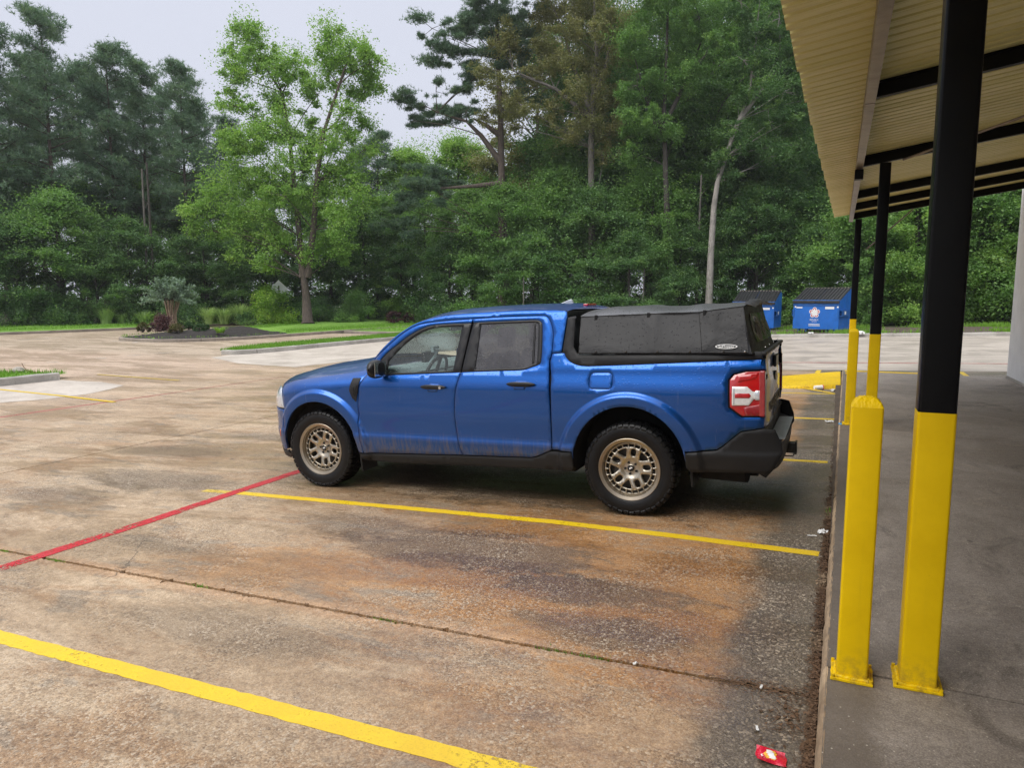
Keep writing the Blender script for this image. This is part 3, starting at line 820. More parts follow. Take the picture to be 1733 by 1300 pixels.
isl = tag(empty('traffic_island', (0, 0, 0)), 'low grassy island with broken grey kerb at the left edge of the lot', 'island')
kerbs([(-18.05, 1.5), (-18.05, 11.85)], .19, .18, 'kerb', isl, 6)
pa = [(-18.14, 1.5), (-18.14, 11.8), (-18.3, 12.3), (-18.9, 12.1), (-20.2, 11.6), (-20.8, 10.2), (-20.9, 1.5)]
mound('turf', pa, .12, .17, 'lawn', isl, .4)
blades('grass_tufts', scatter(pa, 9000, 2, .13), .05, .16, .02, 'blade', isl)
isl2 = tag(empty('traffic_island', (0, 0, 0)), 'long grass strip island with weathered pale kerb beyond the blue pickup hood', 'island')
pb = smoothpath([(-19.75, 34), (-19.7, 28), (-19.8, 24), (-19.7, 21), (-20.0, 19.9), (-20.5, 19.6)])
kerbs(pb, .17, .17, 'kerb', isl2, 3.2)
pb2 = [(x - .09, y) for x, y in pb] + [(-21.0, 20.6), (-21.4, 23), (-21.3, 34)]
mound('turf', pb2, .13, .2, 'lawn', isl2, .5)
blades('grass_tufts', scatter(pb2, 16000, 3, .15), .05, .15, .022, 'blade', isl2)

med = tag(empty('planted_median', (0, 0, 0)), 'large lawn median with a dark mulch bed at its tip, edged by a low kerb', 'median')
pc = smoothpath([(-26.6, 58), (-26.7, 39.4), (-26.8, 31), (-26.8, 26.6), (-28.0, 24.2), (-29.3, 23.7), (-31.5, 23.9), (-32.4, 24.6), (-33.0, 27), (-34.6, 34), (-36.5, 40), (-40, 43)], 2)
kerbs(pc, .15, .2, 'kerb_dark', med, 3.2)
pc2 = pc + [(-40, 58)]
mound('lawn', pc2, .13, .30, 'lawn', med, 1.0, .015, 4)
pm = smoothpath([(-26.93, 30.2), (-26.93, 28.2), (-26.95, 26.65), (-28.08, 24.36), (-29.33, 23.88), (-31.42, 24.06), (-32.22, 24.7), (-32.82, 27.1), (-34, 33), (-33.5, 34.5), (-31, 34), (-28.8, 32), (-27.5, 31.0), (-26.93, 30.2)], 1)[:-1]
mound('mulch_bed', pm, .15, .40, 'mulch', med, .25, .02, 2.2)
gl_ = scatter(pc2, 36000, 4, .20); gl_ = gl_[~pip(gl_[:, :2], pm)]
blades('grass_tufts', gl_, .05, .13, .03, 'blade', med)
pd = [(-42.6, -10), (-42.5, 24.8), (-42.1, 28), (-41.7, 31.4), (-41.6, 40), (-41.6, 70), (-47, 70), (-48, 40), (-48, -10)]
verge = tag(empty('grass_verge', (0, 0, 0)), 'mown grass verge with dark kerb in front of the left wood', 'verge')
kerbs([(p[0] + .1, p[1]) for p in pd[:6]], .15, .2, 'kerb_dark', verge, 4)
mound('turf', pd, .13, .3, 'lawn', verge, 1.2, .03, 3)
blades('grass_tufts', scatter(pd, 24000, 5, .22), .06, .2, .035, 'blade', verge)
pe = [(-26.2, 34.4), (-15, 34.4), (-14.2, 35), (-14.2, 62), (-26.2, 62)]
verge2 = tag(empty('grass_verge', (0, 0, 0)), 'mown grass verge between the lot and the wood beyond the pickup cab', 'verge')
kerbs([(-26.2, 34.35), (-14.2, 34.35)], .15, .2, 'kerb_dark', verge2, 4)
mound('turf', pe, .13, .3, 'lawn', verge2, 1.2, .03, 3)
blades('grass_tufts', scatter(pe, 9000, 6, .22), .06, .2, .035, 'blade', verge2)
# kerb and rough strip in front of the dumpsters
strip = tag(empty('dumpster_strip', (0, 0, 0)), 'long low kerb with a dirt and weed strip in front of the blue dumpsters', 'verge')
kerbs([(-14, 33.75), (-2, 33.7), (.8, 33.6), (5, 33.3), (14, 33.2)], .15, .18, 'kerb', strip, 4)
ps = [(-14, 33.85), (-2, 33.8), (.8, 33.7), (5, 33.4), (14, 33.3), (14, 41), (-14, 41)]
mound('soil', ps, .10, .13, 'dirt', strip, 1.0, .02, 1)
gp = scatter(ps, 60000, 8, .10)
rgp = np.random.default_rng(1)
kp = (np.sin(gp[:, 0] * 2.1) + np.sin(gp[:, 1] * 1.3 + gp[:, 0]) + rgp.normal(0, .6, len(gp)) > .3) & ((gp[:, 1] < 35.4) | (gp[:, 1] > 39))
blades('weeds', gp[kp][:16000], .06, .28, .04, 'blade', strip)

# ------------------------------------------------------------------ building, canopy, bollards
b_ = MB()
bld = tag(empty('store_building', (3.1, 0, 0)), 'white stucco building wall at the end of the covered sidewalk', 'building')
mb = MB(); mb.box(0, 9, -12, 16.9, -.3, 5.2)
mb.build('wall', M['stucco'], bld, bevel=.03)
mb = MB(); mb.box(-.012, 9.012, -12.01, 16.912, ZS - .02, ZS + .05)
mb.build('base_strip', M['kerb'], bld)

can = tag(empty('metal_canopy', (0, 0, 0)), 'tan corrugated metal canopy on black and yellow steel posts over the sidewalk', 'canopy')
SL = 0.155
def roofz(x): return 3.415 + SL * (x - .30)
def roof_panel(y0, y1, drop):
    # trapezoidal ribs running from eave to wall
    prof = []; y = y0; pitch = .152
    n = int(round((y1 - y0) / pitch)); p = (y1 - y0) / n
    for k in range(n):
        b = y0 + k * p
        prof += [(b, 0), (b + p * .34, 0), (b + p * .44, .040), (b + p * .56, .040), (b + p * .66, 0)]
        prof += [(b + p * .80, 0), (b + p * .83, .006), (b + p * .86, 0)]
    prof.append((y1 + .012, 0))
    x0, x1 = -.155, 3.09
    V = []; F = []
    for x in (x0, .6, 1.6, x1):
        for yy, h in prof:
            xx = x if x > 0 else -.435 + .0168 * y0
            V.append((xx, yy, roofz(xx) + h + drop))
    k = len(prof)
    for i in range(3):
        for j in range(k - 1): F.append((i * k + j, i * k + j + 1, (i + 1) * k + j + 1, (i + 1) * k + j))
    me = bpy.data.meshes.new('roof_panel'); me.from_pydata(V, [], F); me.update()
    o = link('roof_panel', me, M['roofmetal'], can)
    md = o.modifiers.new('thick', 'SOLIDIFY'); md.thickness = .0012; md.offset = 1
    return o
yy = -7.0; k = 0
while yy < 16.5:
    y1 = min(yy + .912, 16.62)
    roof_panel(yy, y1, .003 * (k % 2))
    yy = y1; k += 1
def rafter(y, x0=.19, x1=3.09):
    mb = MB(); z0, z1 = roofz(x0) - .128, roofz(x1) - .128
    for a, b, c, d in ((-.035, .035, 0, .012), (-.035, .035, .112, .124), (-.006, .006, .012, .112)):
        mb.face([(x0, y + a, z0 + c), (x1, y + a, z1 + c), (x1, y + b, z1 + c), (x0, y + b, z0 + c)][::-1])
        mb.face([(x0, y + a, z0 + d), (x1, y + a, z1 + d), (x1, y + b, z1 + d), (x0, y + b, z0 + d)])
        mb.face([(x0, y + a, z0 + c), (x1, y + a, z1 + c), (x1, y + a, z1 + d), (x0, y + a, z0 + d)])
        mb.face([(x0, y + b, z0 + c), (x1, y + b, z1 + c), (x1, y + b, z1 + d), (x0, y + b, z0 + d)][::-1])
        mb.face([(x0, y + a, z0 + c), (x0, y + b, z0 + c), (x0, y + b, z0 + d), (x0, y + a, z0 + d)])
    mb.build('rafter', M['rafter'], can)
for y in (-3.4, -.1, 3.25, 6.6, 9.92, 13.05, 14.75, 16.45): rafter(y)
def channel(y0, y1):
    mb = MB(); x0, x1 = .115, .185; z1 = roofz(.15) - .006; z0 = z1 - .15
    mb.box(x0, x0 + .006, y0, y1, z0, z1); mb.box(x0 + .006, x1, y0, y1, z0, z0 + .006); mb.box(x0 + .006, x1, y0, y1, z1 - .03, z1 - .024)
    mb.box(x1, x1 + .005, y0, y1, z0, z0 + .025)
    mb.build('edge_channel', M['steel'], can)
for a, b in ((-7, 0), (.02, 6.6), (6.62, 9.9), (9.92, 16.6)): channel(a, b)
mb = MB(); mb.box(.105, .20, 9.86, 9.98, roofz(.15) - .27, roofz(.15) - .158)
mb.build('splice_bracket', M['rafter'], can)
for p0, p1 in (((.62, 9.92, roofz(.62) - .14), (2.95, 6.7, roofz(2.95) - .2)), ((1.25, 16.4, roofz(1.25) - .14), (.45, 16.4, 2.65))):
    mb = MB(); mb.tube([p0, p1], .014, 8); mb.build('brace', M['steel'], can, smooth=40)
def post(x0, y0, s, parent, ybound=1.25):
    e = empty('post', (x0 + s / 2, y0 + s / 2, ZS)); e.parent = parent
    h = roofz(x0) - .13 - ZS; r = .012
    def sq(hw, rr, n=4):
        P = []
        for cx, cy, a0 in ((1, 1, 0), (-1, 1, 90), (-1, -1, 180), (1, -1, 270)):
            for q in range(n + 1):
                a = math.radians(a0 + 90 * q / n); P.append((cx * (hw - rr) + rr * math.cos(a), cy * (hw - rr) + rr * math.sin(a)))
        return P
    mb = MB(); mb.prism(sq(s / 2, r), 0.012, ybound - ZS); mb.build('yellow_sleeve', M['yellow'], e, smooth=40)
    mb = MB(); mb.prism(sq(s / 2 - .0015, r), ybound - ZS + .0005, h); mb.build('black_shaft', M['black'], e, smooth=40)
    plate(e, s)
    return e
def plate(e, s, rot=0, lift=0):
    mb = MB(); rg = random.Random(int(s * 1000))
    hw = s / 2 + .022; P = []
    for i in range(4):
        a = [(-hw, -hw), (hw, -hw), (hw, hw), (-hw, hw)][i]; b = [(-hw, -hw), (hw, -hw), (hw, hw), (-hw, hw)][(i + 1) % 4]
        P += [(a[0] + (b[0] - a[0]) * q / 5 + rg.gauss(0, .0015), a[1] + (b[1] - a[1]) * q / 5 + rg.gauss(0, .0015)) for q in range(5)]
    mb.prism(P, .001, .012)
    mb.build('base_plate', M['yellow'], e, bevel=.002)
    mb = MB(); n = 60   # weld bead round the foot
    for i in range(4):
        hw2 = s / 2 + .004
        c = [(-hw2, -hw2), (hw2, -hw2), (hw2, hw2), (-hw2, hw2)]; a, b = c[i], c[(i + 1) % 4]
        path = [(a[0] + (b[0] - a[0]) * q / 16, a[1] + (b[1] - a[1]) * q / 16, .014 + rg.gauss(0, .0012)) for q in range(17)]
        mb.tube(path, [.007 + abs(rg.gauss(0, .0018)) for _ in path], 6)
    mb.build('weld', M['yellow'], e, smooth=60)
    for sx, sy in ((-1, -1), (1, -1), (-1, 1), (1, 1)):
        mb = MB(); mb.prism([(sx * (s / 2 + .013) + .0075 * math.cos(math.radians(60 * q)), sy * (s / 2 + .013) + .0075 * math.sin(math.radians(60 * q))) for q in range(6)], .0125, .024)
        mb.build('anchor_bolt', M['yellow'], e)
post(.305, 3.19, .135, can, 1.255)
post(.372, 9.86, .125, can, 1.25)
post(.232, 16.42, .125, can, 1.25)
def bollard(x0, y0, s, top, label):
    e = tag(empty('bollard', (x0 + s / 2, y0 + s / 2, ZS)), label, 'bollard', 'yellow bollards along the sidewalk kerb')
    P = []
    r = .010
    for cx, cy, a0 in ((1, 1, 0), (-1, 1, 90), (-1, -1, 180), (1, -1, 270)):
        for q in range(4):
            a = math.radians(a0 + 30 * q); P.append((cx * (s / 2 - r) + r * math.cos(a), cy * (s / 2 - r) + r * math.sin(a)))
    mb = MB(); mb.prism(P, .012, top - ZS - .035); mb.build('tube', M['yellow'], e, smooth=40)
    mb = MB(); rg = random.Random(4)     # crusty poured cap
    def cap(u, v):
        x, y = (u * 2 - 1), (v * 2 - 1)
        k = max(abs(x), abs(y)); z = .040 * (1 - k ** 3.2)
        jx = 0 if k > .98 else 1
        return (x * s / 2 * .995, y * s / 2 * .995, top - ZS - .0345 + z + jx * rg.gauss(0, .0013))
    mb.grid(cap, 34, 34); mb.build('concrete_cap', M['yellow'], e, smooth=50)
    plate(e, s)
    return e
bollard(.068, 3.15, .118, 1.30, 'yellow square steel bollard with crusty domed cap beside the first canopy post')
b2 = bollard(.140, 9.80, .112, 1.31, 'yellow square bollard with scraps of blue tape at its foot, by the second post')
mb = MB(); mb.box(-.10, -.06, -.075, -.02, .001, .006); mb.box(-.12, -.085, -.06, .03, .001, .005)
mb.build('tape_scrap', M['bluetape'], b2)

# ------------------------------------------------------------------ pickup truck (local: +x rear, -y driver side, z up)
def sstep(a, b, x):
    t = min(1, max(0, (x - a) / (b - a))); return t * t * (3 - 2 * t)
FA, RA = (0.0, .385), (3.07, .40)
def flare_rings(c, ro):
    out = []
    for q, r in enumerate((.49, .52, ro - .042, ro - .030, ro - .018, ro - .006, ro + .006, ro + .016, ro + .030)):
        n = int(2 * math.pi * r / .022)
        out += [(c[0] + r * math.cos(2 * math.pi * (i + .5 * (q % 2)) / n), c[1] + r * math.sin(2 * math.pi * (i + .5 * (q % 2)) / n)) for i in range(n)]
    return out
def ftop(u):      # fender / shoulder height
    K = [(-.9, .90), (-.72, .955), (-.55, .995), (-.3, 1.045), (0, 1.085), (.35, 1.125), (.62, 1.165), (.8, 1.18)]
    return float(np.interp(u, [k[0] for k in K], [k[1] for k in K]))
def ys(u, w):
    b = .925
    t = max(0, (.12 - u) / 1.03)
    b *= max(0, 1 - t ** 3.6) ** .45
    i = 0
    i += .30 * max(0, .55 - w) ** 1.25
    i += .010 * (1 - sstep(.56, .80, w)) * sstep(.52, .57, w)
    i += .045 * sstep(.99, 1.20, w)
    if w > 1.18: i += (w - 1.18) * .30
    if w > 1.58: i += .9 * (w - 1.58) ** 1.7
    if u < .75:
        d = ftop(u) - w
        i += .075 * max(0, 1 - max(0, d) / .14) ** 2.2 * (1 - sstep(.5, .75, u))
    if u > 3.5: i += .045 * ((u - 3.5) / .6) ** 2
    for c, ro in ((FA, .575), (RA, .595)):
        d = math.hypot(u - c[0], (w - c[1]) * (1.0))
        if d < .75 and w > .3: i -= .030 * (1 - sstep(ro - .035, ro + .012, d))
    return b - i
def nrm(u, w, e=.004):
    du = (ys(u + e, w) - ys(u - e, w)) / (2 * e); dw = (ys(u, w + e) - ys(u, w - e)) / (2 * e)
    n = Vector((-du, -1, -dw))       # surface y=-ys : outward
    n = Vector((-du, -1.0, -dw)); n = Vector((-du, -1.0, -dw))
    return n.normalized()
def densify(poly, step):
    P = []
    for k in range(len(poly)):
        a, b = poly[k], poly[(k + 1) % len(poly)]
        m = max(1, int(math.dist(a, b) / step))
        P += [(a[0] + (b[0] - a[0]) * q / m, a[1] + (b[1] - a[1]) * q / m) for q in range(m)]
    return P
def area2(P): return sum(P[i][0] * P[(i + 1) % len(P)][1] - P[(i + 1) % len(P)][0] * P[i][1] for i in range(len(P)))
def inset_poly(P, d):
    if area2(P) < 0: P = P[::-1]
    Q = []; n = len(P)
    for i in range(n):
        a, b, c = P[i - 1], P[i], P[(i + 1) % n]
        e1 = (b[0] - a[0], b[1] - a[1]); e2 = (c[0] - b[0], c[1] - b[1])
        l1 = math.hypot(*e1) or 1e-9; l2 = math.hypot(*e2) or 1e-9
        n1 = (-e1[1] / l1, e1[0] / l1); n2 = (-e2[1] / l2, e2[0] / l2)
        m = (n1[0] + n2[0], n1[1] + n2[1]); l = math.hypot(*m) or 1e-9; m = (m[0] / l, m[1] / l)
        k = d / max(.5, m[0] * n1[0] + m[1] * n1[1])
        Q.append((b[0] + m[0] * k, b[1] + m[1] * k))
    return Q
def cmr(pts, n=6, closed=False):
    # Catmull-Rom through pts
    out = []; N = len(pts)
    rngi = range(N) if closed else range(N - 1)
    for i in rngi:
        p0 = pts[(i - 1) % N] if closed or i > 0 else pts[0]; p1 = pts[i]; p2 = pts[(i + 1) % N]
        p3 = pts[(i + 2) % N] if closed or i + 2 < N else pts[-1]
        for q in range(n):
            t = q / n
            out.append(tuple(.5 * (2 * p1[k] + (p2[k] - p0[k]) * t + (2 * p0[k] - 5 * p1[k] + 4 * p2[k] - p3[k]) * t * t + (-p0[k] + 3 * p1[k] - 3 * p2[k] + p3[k]) * t ** 3) for k in range(2)))
    if not closed: out.append(tuple(pts[-1]))
    return out
def tri_region(loops, step, extra=()):
    P = []; E = []
    for lp in loops:
        b = len(P); P += lp; n = len(lp)
        E += [(b + i, b + (i + 1) % n) for i in range(n)]
    A = np.array(P); nb = len(P)
    xs = np.arange(A[:, 0].min() + step / 2, A[:, 0].max(), step); zs = np.arange(A[:, 1].min() + step / 2, A[:, 1].max(), step)
    G = np.array([(x + (step * .5 if j % 2 else 0), z) for j, z in enumerate(zs) for x in xs]) if len(xs) and len(zs) else np.zeros((0, 2))
    if len(G):
        ins = np.zeros(len(G), bool)
        for lp in loops: ins ^= pip(G, lp)
        G = G[ins]
        if len(G):
            if len(extra):
                X_ = np.array(extra); i2 = np.zeros(len(X_), bool)
                for lp in loops: i2 ^= pip(X_, lp)
                X_ = X_[i2]; X_ = X_[np.sqrt(((X_[:, None, :] - A[None, :, :]) ** 2).sum(-1)).min(1) > .008]
                if len(X_):
                    G = G[np.sqrt(((G[:, None, :] - X_[None, :, :]) ** 2).sum(-1)).min(1) > step * .5]
                    A = np.vstack([A, X_])
            else: X_ = np.zeros((0, 2))
            d = np.sqrt(((G[:, None, :] - A[None, :nb, :].reshape(1, -1, 2)) ** 2).sum(-1)).min(1); G = G[d > step * .45]
            G = np.vstack([G, X_])
    res = delaunay_2d_cdt([Vector(p) for p in P] + [Vector((float(g[0]), float(g[1]))) for g in G], E, [], 0, 1e-6)
    V = [(v.x, v.y) for v in res[0]]
    C = np.array([[sum(V[i][k] for i in f) / 3 for k in (0, 1)] for f in res[2]])
    ins = np.zeros(len(C), bool)
    for lp in loops: ins ^= pip(C, lp)
    F = [tuple(f) for f, q in zip(res[2], ins) if q]
    return V, F
def panel(name, outer, mat, parent, holes=(), gap=.003, step=.04, rim=.022, off=0.0, soft=.5, mirror=True, fn=None, nf=None, extra=()):
    """thin body panel: polygon in (x,z) laid on the body side surface, with turned-in edges"""
    fn = fn or (lambda u, w: (u, -(ys(u, w) + off), w)); nf = nf or nrm
    outer = inset_poly(outer, gap) if gap else (outer if area2(outer) > 0 else outer[::-1])
    loops = [densify(outer, step * .6)] + [densify(h if area2(h) < 0 else h[::-1], step * .6) for h in holes]
    P, F = tri_region(loops, step, extra)
    V = [fn(*p) for p in P]; N = [nf(*p) for p in P]
    key = {(round(p[0], 5), round(p[1], 5)): i for i, p in enumerate(P)}
    F2 = []
    for f in F:
        a, b, c = (Vector(V[i]) for i in f)
        nn = (b - a).cross(c - a)
        F2.append(f if nn.dot(N[f[0]]) > 0 else f[::-1])
    for lp in loops:
        n = len(lp); rows = []
        for i in range(n):
            p = lp[i]; q = key.get((round(p[0], 5), round(p[1], 5)))
            e = (lp[(i + 1) % n][0] - lp[i - 1][0], lp[(i + 1) % n][1] - lp[i - 1][1]); l = math.hypot(*e) or 1e-9
            o = Vector((e[1] / l, 0, -e[0] / l))
            base = Vector(fn(*p)); nn = nf(*p)
            if q is not None: N[q] = (Vector(N[q]) + o * soft).normalized()
            r0 = len(V)
            V.append(tuple(base + o * .0012 - nn * .002)); N.append((o + nn * .35).normalized())
            V.append(tuple(base - nn * rim)); N.append(o)
            rows.append((q if q is not None else r0, r0, r0 + 1))
        for i in range(n):
            a, b = rows[i], rows[(i + 1) % n]
            for k in (0, 1):
                if len({a[k], b[k], b[k + 1], a[k + 1]}) == 4: F2.append((a[k], a[k + 1], b[k + 1], b[k]))
    me = bpy.data.meshes.new(name); me.from_pydata(V, [], F2)
    me.polygons.foreach_set('use_smooth', [True] * len(F2))
    me.normals_split_custom_set_from_vertices([tuple(x) for x in N])
    me.update()
    o = link(name, me, M[mat] if isinstance(mat, str) else mat, parent)
    if mirror:
        o2 = o.copy(); COL.objects.link(o2); o2.parent = parent; o2.scale = (1, -1, 1)
        return o, o2
    return o, None

S_ = math.atan(.0335)
TY = 6.42
truck = tag(empty('pickup_truck', (-4.52, TY, -.0335 * 4.52 + .004), (0, -S_, 0)), 'wet blue crew cab pickup truck with black soft topper and bronze wheels', 'truck')

def arch(c, rx, ry, a0, a1, n=26):
    return [(c[0] + rx * math.cos(math.radians(a0 + (a1 - a0) * i / n)), c[1] + ry * math.sin(math.radians(a0 + (a1 - a0) * i / n))) for i in range(n + 1)]
DF = cmr([(.518, .366), (.492, .56), (.483, .74), (.490, .96), (.530, 1.06), (.573, 1.128)], 5)       # front door leading edge, upward
DB = cmr([(1.567, .405), (1.532, .55), (1.516, .72), (1.517, .85), (1.533, .99), (1.562, 1.105), (1.572, 1.142)], 5)  # between the doors
DTOP = cmr([(.573, 1.128), (.635, 1.255), (.728, 1.328), (.828, 1.414), (.929, 1.490), (1.032, 1.545), (1.137, 1.573), (1.349, 1.592), (1.640, 1.606)], 5)
DR = cmr([(2.421, .506), (2.420, .79), (2.408, 1.10), (2.398, 1.237), (2.413, 1.300), (2.412, 1.46), (2.388, 1.545), (2.355, 1.600), (2.316, 1.619)], 5)
WIN_F = cmr([(.700, 1.232), (.780, 1.314), (.878, 1.384), (.978, 1.455), (1.091, 1.514), (1.205, 1.550), (1.352, 1.563), (1.632, 1.568)], 5)
BELT = lambda u: float(np.interp(u, [.7, 1.55, 1.71, 2.17], [1.106, 1.142, 1.150, 1.170]))
# front door: one painted pressing, open at the window
fd = DF[:-1] + DTOP[:-1] + [(1.640, 1.606), (1.633, 1.569)] + WIN_F[::-1][1:] + [(.722, BELT(.72)), (1.1, BELT(1.1)), (1.571, BELT(1.571))] + DB[::-1][1:]
fd1, fd2 = panel('door', fd, 'paint', truck)
rwo = cmr([(1.648, 1.571), (1.9, 1.577), (2.235, 1.583)], 4) + cmr([(2.262, 1.580), (2.292, 1.565), (2.306, 1.535), (2.318, 1.40), (2.322, 1.245), (2.300, 1.212), (2.235, 1.190), (2.165, 1.168), (2.0, 1.160), (1.71, 1.150)], 4)
rd = [(1.640, 1.606)] + cmr([(1.640, 1.606), (1.95, 1.617), (2.316, 1.619)], 5)[1:-1] + DR[::-1][:-1] + [(2.421, .506), (2.395, .490), (2.27, .434), (2.225, .424)] + DB[:-1] + [(1.572, BELT(1.572))] + rwo[::-1] + [(1.645, 1.571)]
rd1, rd2 = panel('door', rd, 'paint', truck)
# cab side: pillars and roof rail
RE = [(.600, 1.245), (.723, 1.356), (.824, 1.444), (.926, 1.512), (1.029, 1.566), (1.133, 1.602), (1.238, 1.626), (1.394, 1.646), (1.65, 1.660), (2.0, 1.668), (2.35, 1.666), (2.46, 1.660), (2.515, 1.648)]
REc = cmr(RE, 4)
cs = REc + [(2.525, 1.600), (2.512, 1.45), (2.500, 1.312), (2.416, 1.304)] + DR[25:][:-1] + [(2.316, 1.620)] + cmr([(1.640, 1.607), (1.95, 1.618), (2.316, 1.620)], 5)[::-1][1:] + DTOP[::-1][1:-5] + [(.578, 1.200)]
cs = REc + [(2.525, 1.600), (2.512, 1.45), (2.500, 1.312), (2.416, 1.304)] + [p for p in DR if p[1] > 1.31] + cmr([(1.640, 1.607), (1.95, 1.618), (2.316, 1.620)], 5)[::-1][1:] + [p for p in DTOP[::-1][1:] if p[0] > .60] + [(.592, 1.19)]
panel('cab_pillar', cs, 'paint', truck, step=.03)
# front fender
fa = arch(FA, .455, .462, 172, 3)
fen = [(.460, .375), (.512, .366)] + DF[1:] + [(.600, 1.168)] + [(u, ftop(u)) for u in np.linspace(.55, -.53, 16)] + [(-.515, .95), (-.478, .86), (-.455, .755), (-.452, .62), (-.455, .47)] + fa
panel('fender', fen, 'paint', truck, extra=flare_rings(FA, .575), soft=.25)
bc = [(-.455, .450), (-.455, .62), (-.458, .750), (-.50, .748), (-.60, .752), (-.74, .765), (-.77, .56), (-.74, .40), (-.62, .345), (-.50, .330), (-.455, .345)]
panel('bumper_cover', bc, 'paint', truck, step=.025)
panel('headlight', [(-.520, .955), (-.482, .86), (-.462, .760), (-.60, .758), (-.745, .770), (-.735, .955), (-.62, .975)], 'headlens', truck, step=.03)
panel('side_marker', [(-.585, .475), (-.535, .472), (-.537, .53), (-.583, .535)], 'amber', truck, off=.006, gap=0, step=.02)
panel('lower_valance', [(-.70, .34), (-.50, .325), (-.445, .338), (-.435, .27), (-.48, .24), (-.62, .25)], 'plastic', truck, step=.03)
# bed side
ra = arch(RA, .462, .490, 176, 2, 30)
bt = cmr([(2.528, 1.306), (2.545, 1.272), (2.590, 1.234), (2.66, 1.209), (2.74, 1.203)], 4) + [(3.1, 1.217), (3.466, 1.233), (3.8, 1.247), (4.095, 1.258)]
LT = [(4.102, 1.182), (3.962, 1.176), (3.872, 1.152), (3.838, 1.110), (3.842, .900), (3.935, .828), (4.100, .832)]
bs = [(2.425, .508), (2.425, 1.10), (2.404, 1.24), (2.418, 1.302), (2.500, 1.308)] + bt + LT + [(4.092, .752), (3.932, .722), (3.80, .605), (3.755, .575), (3.528, .552)] + ra[::-1] + [(2.606, .500)]
FUEL = [(2.775, 1.020), (2.92, 1.020), (2.945, 1.035), (2.952, 1.06), (2.948, 1.12), (2.935, 1.145), (2.91, 1.152), (2.79, 1.150), (2.765, 1.138), (2.757, 1.11), (2.757, 1.04)]
bed1, bed2 = panel('bed_side', bs, 'paint', truck, holes=[FUEL], extra=flare_rings(RA, .595))
panel('fuel_door', FUEL, 'paint', bed1, mirror=False, gap=.0025, step=.03)
panel('bed_rail_trim', [(2.530, 1.600), (2.600, 1.612), (2.603, 1.36), (2.640, 1.300), (2.70, 1.292), (3.4, 1.302), (4.10, 1.318), (4.10, 1.262)] + bt[::-1] + [(2.508, 1.312)], 'plastic', truck, off=.004)
# rocker, bumper end
panel('rocker_sill', [(.47, .357), (1.0, .377), (1.567, .398), (2.223, .417), (2.27, .428), (2.40, .488), (2.603, .494), (2.608, .36), (2.58, .325), (2.18, .318), (1.545, .300), (.876, .283), (.480, .285)], 'plastic', truck, step=.035, off=-.004)
bfn = lambda u, w: (u, -(ys(u, w) + .006 - max(0, u - 4.08) ** 2 * 4.0), w)
bump = [(3.526, .546), (3.755, .569), (3.80, .600), (3.930, .716), (4.09, .746), (4.17, .735), (4.215, .62), (4.22, .55), (4.165, .440), (4.10, .384), (4.035, .402), (3.56, .392), (3.53, .43)]
panel('bumper_end', bump, 'plastic', truck, step=.03, fn=bfn)
# wheel arch lips in body colour, dark liners inside
def liner(c, rx, ry, a0, a1):
    mb = MB(); A = arch(c, rx + .012, ry + .012, a0, a1, 30)
    mb.grid(lambda s, t: (A[min(30, int(round(s * 30)))][0], -(ys(A[min(30, int(round(s * 30)))][0], A[min(30, int(round(s * 30)))][1]) - .02) + t * .36, A[min(30, int(round(s * 30)))][1]), 30, 3)
    mb.face([(x, -.545, z) for x, z in A])
    o = mb.build('wheel_liner', M['gap'], truck, smooth=50)
    o2 = o.copy(); COL.objects.link(o2); o2.parent = truck; o2.scale = (1, -1, 1)
liner(FA, .455, .462, 185, -5); liner(RA, .462, .490, 185, -5)
# dark inner shell behind the shut lines
inner = [(-.44, .40), (-.70, .42), (-.72, .93), (-.5, .97), (.5, 1.12), (.62, 1.10), (1.5, 1.11), (2.42, 1.14), (2.52, 1.27), (4.05, 1.24), (4.05, .72), (3.53, .50)] + arch(RA, .48, .50, 12, 168, 16) + [(2.58, .40), (.48, .38)] + arch(FA, .475, .475, 8, 172, 16)
panel('inner_body', inner, 'gap', truck, gap=.01, step=.06, off=-.028, rim=.04)
bpil = [(1.555, 1.14), (1.60, 1.14), (1.66, 1.60), (1.61, 1.60)]
panel('inner_pillar', bpil, 'gap', truck, gap=0, off=-.03, step=.06)
mb = MB(); mb.box(-.66, 4.02, -.52, .52, .30, .52); mb.box(.50, 2.58, -.78, .78, .30, .40)
mb.box(.55, 2.5, -.80, .80, .40, .42); mb.box(3.52, 4.0, -.80, .80, .40, .50)
mb.build('underbody', M['gap'], truck)
mb = MB(); mb.tube([(3.55, -.55, .36), (3.95, -.6, .36)], .10, 12); mb.tube([(.6, .3, .28), (3.9, .42, .30)], .03, 8)
mb.build('exhaust', M['gap'], truck, smooth=40)
# window trims, glass
GF = cmr([(.803, 1.238), (.885, 1.326), (.983, 1.412), (1.095, 1.482), (1.208, 1.524), (1.355, 1.541), (1.540, 1.545)], 4) + [(1.492, BELT(1.49) + .014), (1.1, BELT(1.1) + .014), (.793, BELT(.8) + .014)]
TF = [(.715, BELT(.72)), (.700, 1.228)] + WIN_F[1:-1] + [(1.629, 1.567), (1.600, 1.36), (1.567, BELT(1.57))]
panel('window_trim', TF, 'trim', fd1, holes=[GF], gap=.001, off=-.003, step=.04, mirror=False)
panel('window_glass', GF, 'glass', fd1, gap=-.004, off=-.011, step=.06, rim=.004, mirror=False, soft=0)
GR = cmr([(1.723, 1.558), (1.95, 1.562), (2.240, 1.566)], 4) + cmr([(2.262, 1.555), (2.272, 1.53), (2.285, 1.25), (2.262, 1.222), (2.20, 1.196), (2.15, 1.184), (1.95, 1.174), (1.706, BELT(1.7) + .014)], 3)
